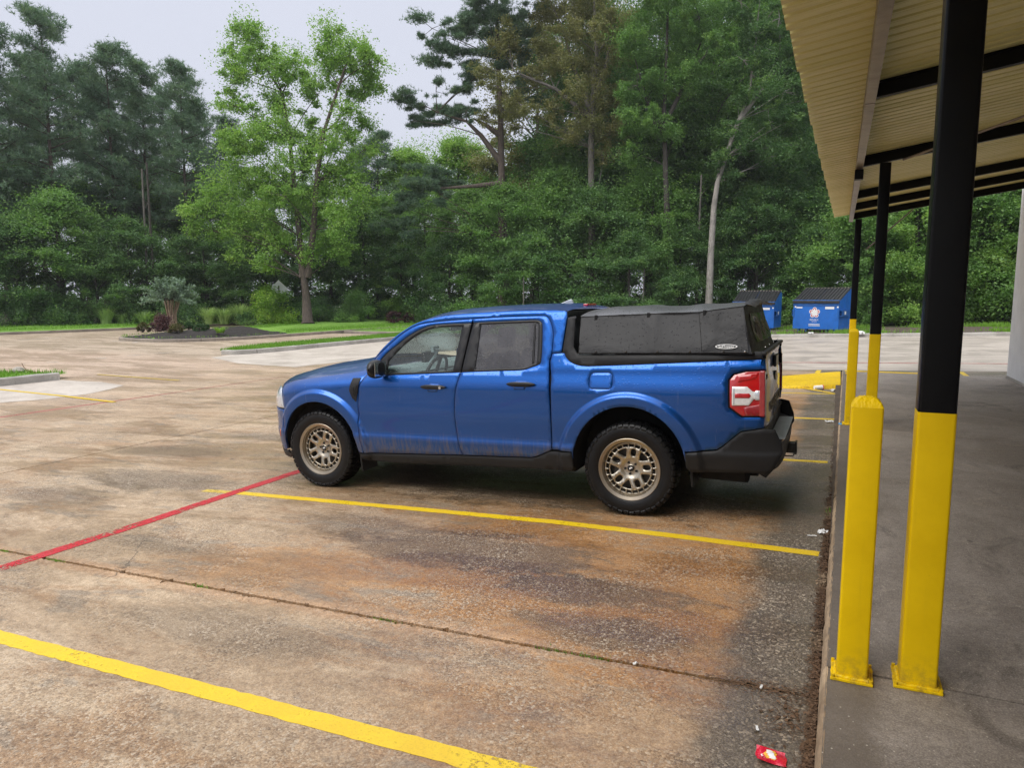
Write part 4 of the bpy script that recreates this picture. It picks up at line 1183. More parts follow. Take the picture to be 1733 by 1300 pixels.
TR = [(1.580, BELT(1.58)), (1.612, 1.36), (1.650, 1.569)] + rwo[1:]
panel('window_trim', TR, 'trim', rd1, holes=[GR], gap=.001, off=-.003, step=.04, mirror=False)
panel('window_glass', GR, 'tint', rd1, gap=-.004, off=-.011, step=.06, rim=.004, mirror=False, soft=0)
for src, d2 in ((fd1, fd2), (rd1, rd2)):
    for ch in list(src.children):
        c = ch.copy(); COL.objects.link(c); c.parent = d2
panel('window_divider', [(2.228, 1.566), (2.242, 1.566), (2.258, 1.215), (2.240, 1.205)], 'trim', rd1, gap=0, off=-.006, step=.05, mirror=False, rim=.01)
# door handles with their scooped cups
for d, u0, u1, w0 in ((fd1, 1.185, 1.440, 1.012), (rd1, 2.030, 2.290, 1.050)):
    hc = [(u0 + .065, w0 - .045), (u1 - .10, w0 - .045), (u1 - .075, w0 - .01), (u1 - .08, w0 + .028), (u0 + .09, w0 + .032), (u0 + .055, w0)]
    panel('handle_cup', hc, 'paint', d, gap=0, off=.0005, step=.02, mirror=False, rim=.004, soft=1.5)
    mb = MB()
    def hb(s, t, u0=u0, u1=u1, w0=w0):
        u = u0 + (u1 - u0) * s; a = t * 2 * math.pi; e = min(1, 4 * s, 4 * (1 - s)) ** .5
        return (u, -(ys(u, w0) + .026 * (.55 + .45 * e)) - .009 * math.cos(a), w0 + .002 + (.0165 * e + .004) * math.sin(a))
    mb.grid(hb, 14, 10); mb.build('handle', M['trim'], d, smooth=50)
mb = MB(); mb.lathe_y([(0, -.004), (.012, -.004), (.013, .01)], 14, c=(1.395, -(ys(1.395, 1.012) + .038), 1.010)); mb.build('key_lock', M['chrome'], fd1, smooth=40)
# fender vent
vp = [(.418, 1.080), (.516, 1.083), (.492, .96), (.467, .852), (.424, .890), (.392, .958)]
vn, _ = panel('fender_vent', vp, 'plastic', truck, gap=.002, off=.006, step=.03)
panel('vent_slot', [(.430, 1.015), (.487, 1.016), (.468, .905), (.435, .92), (.415, .965)], 'gap', vn, gap=0, off=.0085, step=.03, mirror=False, rim=.003)
panel('vent_bar', [(.438, 1.005), (.448, 1.005), (.448, .935), (.438, .935)], 'plastic', vn, gap=0, off=.012, step=.03, mirror=False, rim=.006)

# top skins lofted between the two sides
def xsec(u, wv): return ys(u, wv)
mb = MB()
def hood(s, t):
    y = 2 * t - 1
    ur = .595 - .34 * (1 - y * y); uf = -.62 - .20 * (1 - abs(y) ** 2.4)
    u = uf + (ur - uf) * s
    us = -.62 + 1.215 * s
    h = ftop(us); e = ys(us, h) + .004
    nose = max(0, 1 - s / .14) ** 2
    z = h - .002 + (.072 + .02 * sstep(.1, .5, s)) * (1 - y * y) - .055 * nose * (1 - .6 * y * y) - .010 * (1 - sstep(.52, .60, abs(y)))
    return (u, y * e, z)
mb.grid(hood, 40, 36); mb.build('hood', M['paint'], truck, smooth=60)
mb = MB(); mb.box(-.6, .45, -.76, .76, .55, .93); mb.build('engine_bay', M['gap'], truck)
def roofe(u): return float(np.interp(u, [p[0] for p in RE], [p[1] for p in RE]))
mb = MB()
def roof(s, t):
    y = 2 * t - 1
    uf = 1.06 - .10 * (1 - y * y); u = uf + (2.515 - uf) * s
    us = 1.06 + (2.515 - 1.06) * s
    h = roofe(us); e = ys(us, h) - .003
    cr = .052 * (1 - abs(y) ** 2.2) * (1 - .35 * sstep(.85, 1, s)) * (.75 + .25 * sstep(0, .15, s))
    return (u, y * e, h + .001 + cr)
mb.grid(roof, 36, 36); mb.build('roof', M['paint'], truck, smooth=60)
mb = MB()
def wind(s, t):
    y = 2 * t - 1
    us = .605 + (1.06 - .605) * s; h = roofe(us); e = ys(us, h) - .012
    u = us - (.34 * (1 - s) + .10 * s) * (1 - y * y)
    return (u, y * e, h + .002 + (.0 + .030 * s) * (1 - y * y) - .03 * (1 - s))
mb.grid(wind, 14, 24); mb.build('windshield', M['wglass'], truck, smooth=60)
mb = MB(); mb.grid(lambda s, t: (.60 - .34 * (1 - (2 * t - 1) ** 2) - .10 + .12 * s, (2 * t - 1) * .80, 1.148 + .045 * (1 - (2 * t - 1) ** 2) + .02 * s), 3, 16)
mb.build('cowl', M['plastic'], truck, smooth=60)
mb = MB(); mb.grid(lambda s, t: (-.735 - .13 * (1 - (2 * t - 1) ** 2), (2 * t - 1) * .60, .36 + .57 * s), 10, 14); mb.build('grille', M['trim'], truck, smooth=60)
mb = MB()
mb.grid(lambda s, t: (2.515 + .02 * s, (2 * t - 1) * (ys(2.5, 1.65 - .36 * s) - .02), 1.65 - .36 * s), 4, 8); mb.build('cab_back', M['trim'], truck, smooth=60)
# shark fin aerial and third lamp
mb = MB()
fz = 1.70
mb.prism([(2.10, 0), (2.15, .012), (2.27, .055), (2.285, .05), (2.30, 0)], -.016, .016, fn=lambda x, y, z: (x, z + .06, fz + y)); mb.build('antenna_fin', M['silver'], truck, bevel=.006)
mb = MB(); mb.tube([(2.28, .06, fz + .05), (2.335, .06, fz + .16)], [.0035, .002], 6); mb.build('antenna_whip', M['trim'], truck)
mb = MB(); mb.box(2.455, 2.50, -.13, .13, 1.688, 1.708); mb.build('high_brake_lamp', M['redlens'], truck, bevel=.005)

# tailgate, lamps, rear bumper
mb = MB()
def gate(s, t):
    y = 2 * t - 1; z = .73 + (1.285 - .73) * s
    return (4.075 + .028 * (1 - y ** 4) - .012 * sstep(.55, .75, s) + .012 * sstep(.9, 1, s), y * .842, z)
mb.grid(gate, 24, 20); gt_ = mb.build('tailgate', M['paint'], truck, smooth=50)
mb = MB(); mb.box(4.068, 4.106, -.855, .855, 1.287, 1.312); mb.build('tailgate_cap', M['plastic'], truck, bevel=.008)
mb = MB(); mb.box(4.09, 4.098, -.845, .845, .70, .729); mb.build('tailgate_sill', M['plastic'], truck)
mb = MB(); mb.box(4.095, 4.118, -.12, .12, 1.14, 1.235); mb.build('tailgate_handle', M['trim'], gt_, bevel=.008)
mb = MB(); mb.prism([(.085 * math.cos(a), .04 * math.sin(a)) for a in np.linspace(0, 2 * math.pi, 24, endpoint=False)], 0, .012, fn=lambda x, y, z: (4.098 + z, x, 1.06 + y)); mb.build('oval_badge', M['trim'], gt_)
def text_mesh(name, body, size, mat, parent, mtx, ext=.001, align='CENTER'):
    cu = bpy.data.curves.new(name, 'FONT'); cu.body = body; cu.size = size; cu.extrude = ext; cu.align_x = align; cu.align_y = 'CENTER'; cu.resolution_u = 3
    tmp = bpy.data.objects.new('t', cu); COL.objects.link(tmp)
    bpy.context.view_layer.update()
    me = bpy.data.meshes.new_from_object(tmp.evaluated_get(bpy.context.evaluated_depsgraph_get()))
    bpy.data.objects.remove(tmp)
    me.transform(mtx)
    me.materials.clear()
    return link(name, me, M[mat], parent)
def face_mtx(o, xd, yd):
    xd = Vector(xd).normalized(); yd = Vector(yd).normalized(); z = xd.cross(yd)
    return Matrix(((xd.x, yd.x, z.x, o[0]), (xd.y, yd.y, z.y, o[1]), (xd.z, yd.z, z.z, o[2]), (0, 0, 0, 1)))
text_mesh('lettering', 'MAVERICK', .115, 'trim', gt_, face_mtx((4.1045, 0, .855), (0, 1, 0), (0, 0, 1)) @ Matrix.Diagonal((1.9, 1, 1, 1)), .002)
text_mesh('lettering', 'XLT', .05, 'trim', gt_, face_mtx((4.0965, -.70, 1.115), (0, 1, 0), (0, 0, 1)), .002)
tl, tl2 = panel('tail_light', LT[::-1], 'redlens', truck, gap=.012, off=-.002, step=.025, rim=.03)
panel('lamp_surround', [(4.103, 1.186), (3.958, 1.180), (3.868, 1.156), (3.834, 1.112), (3.838, .897), (3.933, .824), (4.101, .828)], 'gap', truck, gap=.002, off=-.014, step=.05)
panel('clear_lens', [(3.868, 1.058), (3.972, 1.058), (4.012, 1.022), (4.094, 1.020), (4.095, .972), (4.020, .966), (3.985, .920), (3.868, .918)], 'whitelens', tl, gap=0, off=.0035, step=.025, rim=.004, mirror=False)
panel('reverse_lens', [(4.034, 1.030), (4.097, 1.028), (4.097, .962), (4.034, .960), (4.026, .995)], 'headlens', tl, gap=0, off=.006, step=.025, rim=.005, mirror=False)
panel('turn_bar', [(3.889, 1.008), (3.99, 1.008), (4.000, .991), (3.99, .975), (3.889, .975)], 'redlens', tl, gap=0, off=.0065, step=.02, rim=.004, mirror=False)
panel('lens_edge', [(3.876, 1.050), (3.884, 1.050), (3.884, .926), (3.876, .926)], 'silver', tl, gap=0, off=.0055, step=.02, rim=.003, mirror=False)
panel('upper_lens', [(3.900, 1.140), (4.05, 1.158), (4.03, 1.118), (3.905, 1.092)], 'redlens', tl, gap=0, off=.003, step=.02, rim=.004, mirror=False)
panel('lower_lens', [(3.95, .90), (4.09, .93), (4.09, .85), (3.96, .845)], 'reddark', tl, gap=0, off=.002, step=.02, rim=.003, mirror=False)
for s in (-1, 1):
    mb = MB(); mb.box(4.06, 4.10, s * .875 - .03, s * .875 + .03, .838, 1.178)
    mb.build('lamp_back', M['reddark'], truck, bevel=.008)
def bplan(t, o=0):   # bumper plan curve
    y = -1 + 2 * t
    return (4.225 + o - .10 * abs(y) ** 6 - .03 * y * y, y * .86)
mb = MB()
mb.grid(lambda s, t: (bplan(t)[0] - .03 * (1 - s) ** 2, bplan(t)[1], .40 + .205 * s), 6, 32)
mb.grid(lambda s, t: (bplan(t)[0] - .005 + (4.09 - bplan(t)[0]) * s, bplan(t)[1] * (1 - .02 * s), .605 + .012 * s), 3, 32)
mb.grid(lambda s, t: (4.09, bplan(t)[1] * .98, .617 + .13 * s), 2, 32)
mb.build('rear_bumper', M['plastic'], truck, smooth=50)
mb = MB()
for k in range(20):
    x = 4.105 + k * .0056
    mb.box(x, x + .003, -.56, .56, .617, .6235)
mb.box(4.10, 4.218, -.57, .57, .6165, .6175)
mb.build('step_pad', M['silver'], truck)
for yv in (-.62,):
    mb = MB(); mb.prism([(4.03, .430), (4.165, .470), (4.17, .44), (4.10, .355), (4.02, .40)], -.80, -.70, fn=lambda x, y, z: (x, z, y)); mb.build('tow_corner', M['plastic'], truck, bevel=.004)
mb = MB(); mb.box(4.10, 4.275, -.045, .045, .405, .49); mb.box(4.265, 4.28, -.055, .055, .395, .50)
hz = mb.build('tow_hitch', M['trim'], truck, bevel=.004)
mb = MB(); mb.tube([(4.17, -.02, .40), (4.18, -.02, .375), (4.25, -.02, .375), (4.26, -.02, .40)], .006, 6); mb.build('hitch_loop', M['trim'], hz)
# mirror
mb = MB()
def mir(s, t):
    a = t * 2 * math.pi; p = math.sin(math.pi * min(.999, max(.001, s))) ** .35
    cx, cz = math.cos(a), math.sin(a)
    r = (abs(cx) ** 3.2 + abs(cz) ** 3.2) ** (-1 / 3.2)
    return (.755 + .052 * r * cx * p + .02 * (1 - s), -(.89 + .22 * s), 1.175 + .085 * r * cz * p)
for s in (1,):
    mb.grid(mir, 14, 24)
mo = mb.build('side_mirror', M['trim'], truck, smooth=60)
mb = MB(); mb.prism([(-.088, -.062), (.088, -.070), (.092, .055), (.05, .068), (-.085, .062)], 0, .004, fn=lambda x, y, z: (.806 + z, -1.0 + x, 1.176 + y)); mb.build('mirror_glass', M['chrome'], mo)
mb = MB(); mb.box(.715, .80, -.915, -.83, 1.115, 1.155); mb.build('mirror_arm', M['trim'], mo, bevel=.01)
mo2 = copy_tree(mo, truck); mo2.scale = (1, -1, 1)
# mud flaps
for u0, u1, wt, wb in ((.35, .45, .58, .185), (3.46, 3.545, .66, .27)):
    mb = MB(); mb.prism([(u0 + .085, wt), (u0 + .105, wt), (u1 + .035, wb), (u1 + .015, wb)], -.90, -.66, fn=lambda x, y, z: (x, z, y)); f_ = mb.build('mud_flap', M['rubber'], truck, bevel=.003)
    f2 = f_.copy(); COL.objects.link(f2); f2.parent = truck; f2.scale = (1, -1, 1)

# wheels
def build_wheel():
    e = empty('wheel'); TR_ = .377; hw = .122
    mb = MB()
    prof = [(.240, -.085), (.248, -.100), (.262, -.110), (.30, -.1175), (.332, -.116), (.352, -.108), (.363, -.098), (.3655, -.085), (.3655, .085), (.363, .098), (.352, .108), (.30, .1165), (.26, .108), (.240, .085)]
    mb.lathe_y(prof, 72); mb.build('tyre', M['rubber'], e, smooth=50)
    mb = MB(); rg = random.Random(2); n = 46
    def lug(a0, a1, y0, y1, r0, r1, sk=0):
        P = []
        for r in (r0, r1):
            for a, y in ((a0, y0), (a1, y0), (a1 + sk, y1), (a0 + sk, y1)):
                P.append((r * math.cos(a), y, r * math.sin(a)))
        b = len(mb.v); mb.v += P
        for q in ((0, 3, 2, 1), (4, 5, 6, 7), (0, 1, 5, 4), (1, 2, 6, 5), (2, 3, 7, 6), (3, 0, 4, 7)): mb.f.append([b + i for i in q]); mb.m.append(0)
    da = 2 * math.pi / n
    for i in range(n):
        a = i * da
        for sgn in (-1, 1):
            long = i % 2
            # shoulder lugs wrap down the sidewall
            b = len(mb.v); w_ = da * (.80 if long else .74)
            sec = [(.3765, .060 * sgn), (.3755, .094 * sgn), (.367, .108 * sgn), (.352 if long else .356, .1155 * sgn), (.342 if long else .350, .1165 * sgn)]
            for aa in (a, a + w_):
                for r, y in sec: mb.v.append((r * math.cos(aa), y, r * math.sin(aa)))
                for r, y in sec: mb.v.append(((r - .016) * math.cos(aa), y * .93, (r - .016) * math.sin(aa)))
            k = len(sec)
            for j in range(k - 1):
                mb.f.append([b + j, b + j + 1, b + 2 * k + j + 1, b + 2 * k + j]); mb.m.append(0)
                mb.f.append([b + j, b + k + j, b + k + j + 1, b + j + 1]); mb.m.append(0)
                mb.f.append([b + 2 * k + j, b + 2 * k + j + 1, b + 3 * k + j + 1, b + 3 * k + j]); mb.m.append(0)
            mb.f.append([b + k - 1, b + 2 * k - 1, b + 4 * k - 1, b + 3 * k - 1]); mb.m.append(0)
            lug(a + da * .05, a + da * .80, .022 * sgn, .056 * sgn, .36, .377, da * .25 * sgn)
        lug(a + da * .3, a + da * 1.08, -.018, .018, .36, .377, da * .3)
    tag(mb.build('tread', M['rubber'], e), kind='stuff')
    # raised sidewall marks
    mb = MB()
    for i in range(40):
        if i % 10 in (8, 9): continue
        a = i * 2 * math.pi / 40; w_ = .10
        P = [(r * math.cos(aa), y, r * math.sin(aa)) for r, y in ((.282, -.1135), (.306, -.1180)) for aa in (a, a + w_ * .7)]
        mb.v += P; b = len(mb.v) - 4; mb.f.append([b, b + 1, b + 3, b + 2]); mb.m.append(0)
    tag(mb.build('sidewall_marks', M['rubber'], e), kind='stuff')
    # rim barrel and lip
    mb = MB()
    mb.lathe_y([(.2235, -.090), (.2255, -.100), (.240, -.106), (.250, -.110), (.2535, -.108), (.2535, -.096)], 72)
    mb.lathe_y([(.2235, -.090), (.219, -.084), (.2175, -.066), (.214, -.040), (.205, .09)], 72)
    rim = mb.build('rim', M['bronze'], e, smooth=40)
    def circ(r, n): return [(r * math.cos(2 * math.pi * i / n), r * math.sin(2 * math.pi * i / n)) for i in range(n)]
    def arcbox(a0, a1, r0, r1, k=4):
        return [(r1 * math.cos(a0 + (a1 - a0) * i / k), r1 * math.sin(a0 + (a1 - a0) * i / k)) for i in range(k + 1)] + [(r0 * math.cos(a1 + (a0 - a1) * i / k), r0 * math.sin(a1 + (a0 - a1) * i / k)) for i in range(k + 1)]
    holes = []
    for i in range(24):
        a = i * math.pi / 12 + math.pi / 24; holes.append(arcbox(a - .112, a + .112, .177, .2045, 3))
    for i in range(5):
        a = math.radians(90 - 15 + 72 * i)
        ov = [(.1325 + .0335 * math.copysign(abs(math.cos(t)) ** .7, math.cos(t)), .0235 * math.copysign(abs(math.sin(t)) ** .8, math.sin(t))) for t in np.linspace(0, 2 * math.pi, 16, endpoint=False)]
        holes.append([(x * math.cos(a) - y * math.sin(a), x * math.sin(a) + y * math.cos(a)) for x, y in ov])
        a += math.radians(36)
        trp = cmr([(.098, 0), (.106, -.012), (.140, -.034), (.158, -.040), (.1655, -.030), (.168, 0), (.1655, .030), (.158, .040), (.140, .034), (.106, .012)], 2, True)
        holes.append([(x * math.cos(a) - y * math.sin(a), x * math.sin(a) + y * math.cos(a)) for x, y in trp])
    def ry(r): return -.050 - .018 * sstep(.06, .16, r) + .012 * (1 - sstep(.05, .09, r)) + .006 * sstep(.195, .215, r)
    fn = lambda x, z: (x, ry(math.hypot(x, z)), z)
    def nf(x, z):
        r = math.hypot(x, z) or 1e-6; e_ = .003; d = (ry(r + e_) - ry(r - e_)) / (2 * e_)
        return Vector((d * x / r, -1, d * z / r)).normalized()
    panel('rim_face', circ(.2155, 72), 'bronze2', rim, holes=holes, gap=0, step=.016, rim=.020, mirror=False, fn=fn, nf=nf, soft=.8)
    bpy.data.objects[-1] if False else None
    mb = MB(); mb.lathe_y([(0, -.052), (.020, -.052), (.024, -.048), (.026, -.036)], 24); cp = mb.build('centre_cap', M['trim'], e, smooth=40)
    mb = MB(); mb.lathe_y([(.0255, -.046), (.0275, -.052), (.0305, -.050), (.031, -.036)], 28); mb.build('cap_ring', M['bronze2'], e, smooth=40)
    mb = MB(); mb.box(-.014, .014, -.0535, -.052, -.004, .004, mat=Matrix.Rotation(math.radians(-25), 4, 'Y')); mb.box(-.010, .010, -.0535, -.052, .007, .010, mat=Matrix.Rotation(math.radians(-25), 4, 'Y')); mb.build('cap_print', M['white'], e)
    for i in range(5):
        a = math.radians(90 + 21 + 72 * i); x, z = .048 * math.cos(a), .048 * math.sin(a)
        mb = MB(); mb.lathe_y([(0, -.048), (.0095, -.048), (.0105, -.044), (.0105, -.030)], 6, c=(x, 0, z)); mb.build('lug_nut', M['gap'], e)
    mb = MB(); mb.lathe_y([(.06, .0), (.16, .0), (.16, .02), (.06, .02)], 40); mb.lathe_y([(.0, .03), (.214, .03)], 40)
    mb.build('brake_disc', M['darksteel'], e, smooth=40)
    mb = MB(); mb.box(-.15, -.085, -.03, .03, -.06, .06); mb.build('brake_caliper', M['darksteel'], e, bevel=.01)
    return e
wh = build_wheel()
wh.parent = truck
wh.location = (0, -.806, .377); wh.rotation_euler = (0, math.radians(11), 0)
for u, s, a in ((3.076, -1, -4), (0, 1, 40), (3.076, 1, 75)):
    c = copy_tree(wh, truck); c.location = (u, s * .806, .377); c.rotation_euler = (0, math.radians(a), 0 if s < 0 else math.pi)

# soft topper over the bed
top = empty('soft_topper'); top.parent = truck
def tprof(u):   # shoulder height and half widths
    t = (u - 2.62) / (3.97 - 2.62)
    sh = 1.598 + .018 * math.sin(t * math.pi * .5) + .040 * max(0, t - .72) / .28
    cr = 1.655 + .022 * sstep(0, .12, t) + .006 * math.sin(t * 9) + .012 * max(0, t - .8) / .2
    return sh, cr
def wrinkle(u, q):
    t = (u - 2.62) / 1.35
    sag = sum(a * math.exp(-((t - c) / w_) ** 2) for a, c, w_ in ((.010, .12, .05), (-.008, .30, .10), (.006, .47, .03), (-.010, .62, .12), (.008, .80, .04)))
    return sag * q * 1.2 + .0025 * math.sin(u * 9 + q * 6) * q
mb = MB()
def tside(s, t):
    u0 = 2.655 - .025 * t; u1 = 3.975 - .055 * t ** 1.3
    u = u0 + (u1 - u0) * s; sh, cr = tprof(u)
    z = 1.300 + (sh - 1.300) * t
    y = .858 - .020 * t - .128 * t ** 1.5
    return (u, -(y + wrinkle(u, t) * (1 if 0 < t < 1 else .3) + .012 * math.sin(t * math.pi) * -1), z)
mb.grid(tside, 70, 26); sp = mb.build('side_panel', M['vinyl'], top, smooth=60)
s2 = sp.copy(); COL.objects.link(s2); s2.parent = top; s2.scale = (1, -1, 1)
mb = MB()
def ttop(s, t):
    y = 2 * t - 1; u0, u1 = 2.625, 3.925 + .06 * (1 - y * y)
    u = u0 + (u1 - u0) * s; sh, cr = tprof(u); e = .712
    bow = max(abs(math.cos((s * 3.0) * math.pi)) ** 8, 0)
    z = sh + (cr - sh) * (1 - abs(y) ** 3.0) - .010 * (1 - bow) * (1 - y * y) + .004 * math.sin(u * 17 + y * 5) * (abs(y) ** 2)
    return (u, y * e, z + .0015)
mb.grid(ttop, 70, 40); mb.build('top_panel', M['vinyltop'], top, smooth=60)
mb = MB()   # piping along the top seam
mb.tube([tside(s, 1.0) for s in np.linspace(0, 1, 40)], .005, 6); mb.build('seam_piping', M['vinyl'], top, smooth=60)
mb = MB()
def trear(s, t):
    y = 2 * t - 1; z = 1.300 + (1.655 - 1.300) * s
    u = 4.045 - .095 * s ** .8 - .03 * abs(y) ** 4 + .010 * math.sin(y * 14 + s * 3) * math.sin(s * math.pi) + .02 * (1 - s) * (1 - y * y) - .012 * math.sin(s * math.pi)
    e = .845 - .125 * s ** 1.5
    return (u, y * e, z)
mb.grid(trear, 24, 60); mb.build('rear_panel', M['vinyl'], top, smooth=60)
mb = MB(); mb.grid(lambda s, t: tuple(Vector(trear(.20 + .62 * s, .14 + .72 * t)) + Vector((.007 + .009 * math.sin(t * 38) * math.sin(s * 3.1), 0, 0))), 20, 60); mb.build('rear_window', M['vwindow'], top, smooth=60)
mb = MB(); mb.grid(lambda s, t: (3.93 + .085 * s, (2 * t - 1) * (.722 + .012 * s), tprof(3.97)[0] + .034 * (1 - abs(2 * t - 1) ** 3) + .012 + .004 * math.sin(t * 30) - .03 * s * s), 4, 40); mb.build('rear_flap', M['vinyl'], top, smooth=60)
mb = MB()   # corner gusset between side and rear
def gus(s, t):
    a = Vector(tside(1, t)); b = Vector(trear(t, 0.0))
    p = a * (1 - s) + b * s; o = Vector((.6, -.8, 0)) * (.020 * math.sin(s * math.pi) * (1 - t * .6))
    return tuple(p + o)
mb.grid(gus, 10, 20); g_ = mb.build('corner_gusset', M['vinyl'], top, smooth=60)
g2 = g_.copy(); COL.objects.link(g2); g2.parent = top; g2.scale = (1, -1, 1)
mb = MB(); mb.grid(lambda s, t: (2.655 - .028 * t + .03 * math.sin(t * 9) * .25, -(.858 - .148 * t ** 1.3) + s * .35, 1.300 + (tprof(2.64)[0] - 1.30) * t), 6, 20); mb.build('front_panel', M['vinyl'], top, smooth=60)
for u in (2.80, 3.05, 3.30, 3.55, 3.80, 3.955):
    mb = MB(); mb.lathe_y([(0, -.009), (.007, -.007), (.009, 0)], 12, c=(u, -.862, 1.318)); mb.build('snap', M['chrome'] if u > 3.9 else M['darksteel'], top, smooth=40)
for yv in (-.55, -.2, .2, .55, .72):
    mb = MB(); mb.box(4.066, 4.074, yv - .006, yv + .006, 1.322, 1.334); mb.build('snap', M['chrome'], top, bevel=.003)
for s in (.105, .44, .78):
    p = tside(s, .965); mb = MB(); mb.box(p[0] - .012, p[0] + .012, p[1] - .010, p[1] + .004, p[2] - .035, p[2] + .022); mb.build('strap', M['trim'], top, bevel=.003)
mb = MB(); a_ = [tside(s, .03) for s in np.linspace(0, 1, 30)]; mb.tube([(p[0], p[1] - .003, p[2]) for p in a_], .006, 6); mb.build('hem', M['vinyl'], top, smooth=60)
mb = MB(); s = .745; a_ = [tside(s, t) for t in np.linspace(0, 1, 12)]; mb.tube([(p[0], p[1] - .001, p[2]) for p in a_], .002, 5); mb.build('panel_seam', M['gap'], top)
# oval maker's badge on the side
pc_ = tside(.885, .16); nx = Vector((1, 0, 0)); up_ = (Vector(tside(.885, .24)) - Vector(tside(.885, .08))).normalized()
mo_ = face_mtx((pc_[0], pc_[1] - .009, pc_[2]), (1, 0, 0), tuple(up_))
mb = MB(); mb.prism([(.080 * math.cos(a), .0185 * math.sin(a)) for a in np.linspace(0, 2 * math.pi, 40, endpoint=False)], 0, .001); lg = mb.mesh('logo_patch'); lg.transform(mo_); lp_ = link('logo_patch', lg, M['white'], top)
mb = MB(); mb.prism([(.073 * math.cos(a), .0140 * math.sin(a)) for a in np.linspace(0, 2 * math.pi, 40, endpoint=False)], .001, .0016); lg = mb.mesh('logo_field'); lg.transform(mo_); link('logo_field', lg, M['trim'], lp_)
text_mesh('lettering', 'SofTopper', .029, 'white', lp_, mo_ @ Matrix.Translation((0, -.001, .0022)) @ Matrix.Diagonal((.92, 1, 1, 1)), .0004)

# interior seen through the glass
def seat(x, y):
    e = empty('seat', (x, y, 0)); e.parent = truck
    mb = MB(); mb.box(-.05, .47, -.25, .25, .62, .76); mb.build('cushion', M['grey'], e, bevel=.05)
    mb = MB(); mb.box(.0, .14, -.25, .25, 0, .60, mat=Matrix.Translation((.42, 0, .72)) @ Matrix.Rotation(math.radians(14), 4, 'Y')); mb.build('backrest', M['grey'], e, bevel=.05)
    mb = MB(); mb.box(-.04, .05, -.13, .13, 0, .19, mat=Matrix.Translation((.62, 0, 1.33)) @ Matrix.Rotation(math.radians(10), 4, 'Y')); mb.build('headrest', M['grey'], e, bevel=.04)
seat(1.15, -.38); seat(1.15, .38); seat(1.98, -.42); seat(1.98, .42)
mb = MB(); mb.grid(lambda s, t: (.42 + .52 * s, (2 * t - 1) * .80, 1.12 + .045 * math.sin(s * 3.0) - .25 * max(0, s - .8)), 12, 12); mb.box(.72, .92, -.8, .8, .75, 1.11)
dsh = mb.build('dashboard', M['grey'], truck, smooth=50)
mb = MB(); mb.box(.70, .745, -.12, .16, 1.14, 1.27); mb.build('screen', M['trim'], dsh, bevel=.01)
sw = MB(); c0 = Vector((1.02, -.38, 1.08)); ax = Matrix.Rotation(math.radians(-68), 4, 'Y')
sw.tube([tuple(c0 + ax @ Vector((.185 * math.cos(a), .185 * math.sin(a), 0))) for a in np.linspace(0, 2 * math.pi, 37)], .016, 8, caps=False)
for a in (0, 2.2, 4.1): sw.tube([tuple(c0), tuple(c0 + ax @ Vector((.18 * math.cos(a), .18 * math.sin(a), 0)))], .018, 6)
sw.build('steering_wheel', M['trim'], truck, smooth=50)
mb = MB(); mb.box(1.04, 1.07, -.12, .12, 1.48, 1.545); mb.build('rearview_mirror', M['grey'], truck, bevel=.012)
mb = MB(); mb.tube([(.80, -.10, 1.16), (.86, -.10, 1.24), (.88, -.10, 1.30)], [.02, .012, .03], 8); mb.box(.84, .87, -.15, -.04, 1.27, 1.33); mb.build('phone_mount', M['silver'], truck, smooth=40)
mb = MB(); mb.box(.5, 2.5, -.75, .75, .42, .46); mb.build('cabin_floor', M['grey'], truck); mb = MB(); mb.grid(lambda s, t: (1.28 + 1.2 * s, (2 * t - 1) * .66, 1.628 + .035 * (1 - (2 * t - 1) ** 2)), 6, 8); mb.build('headliner', M['grey'], truck)

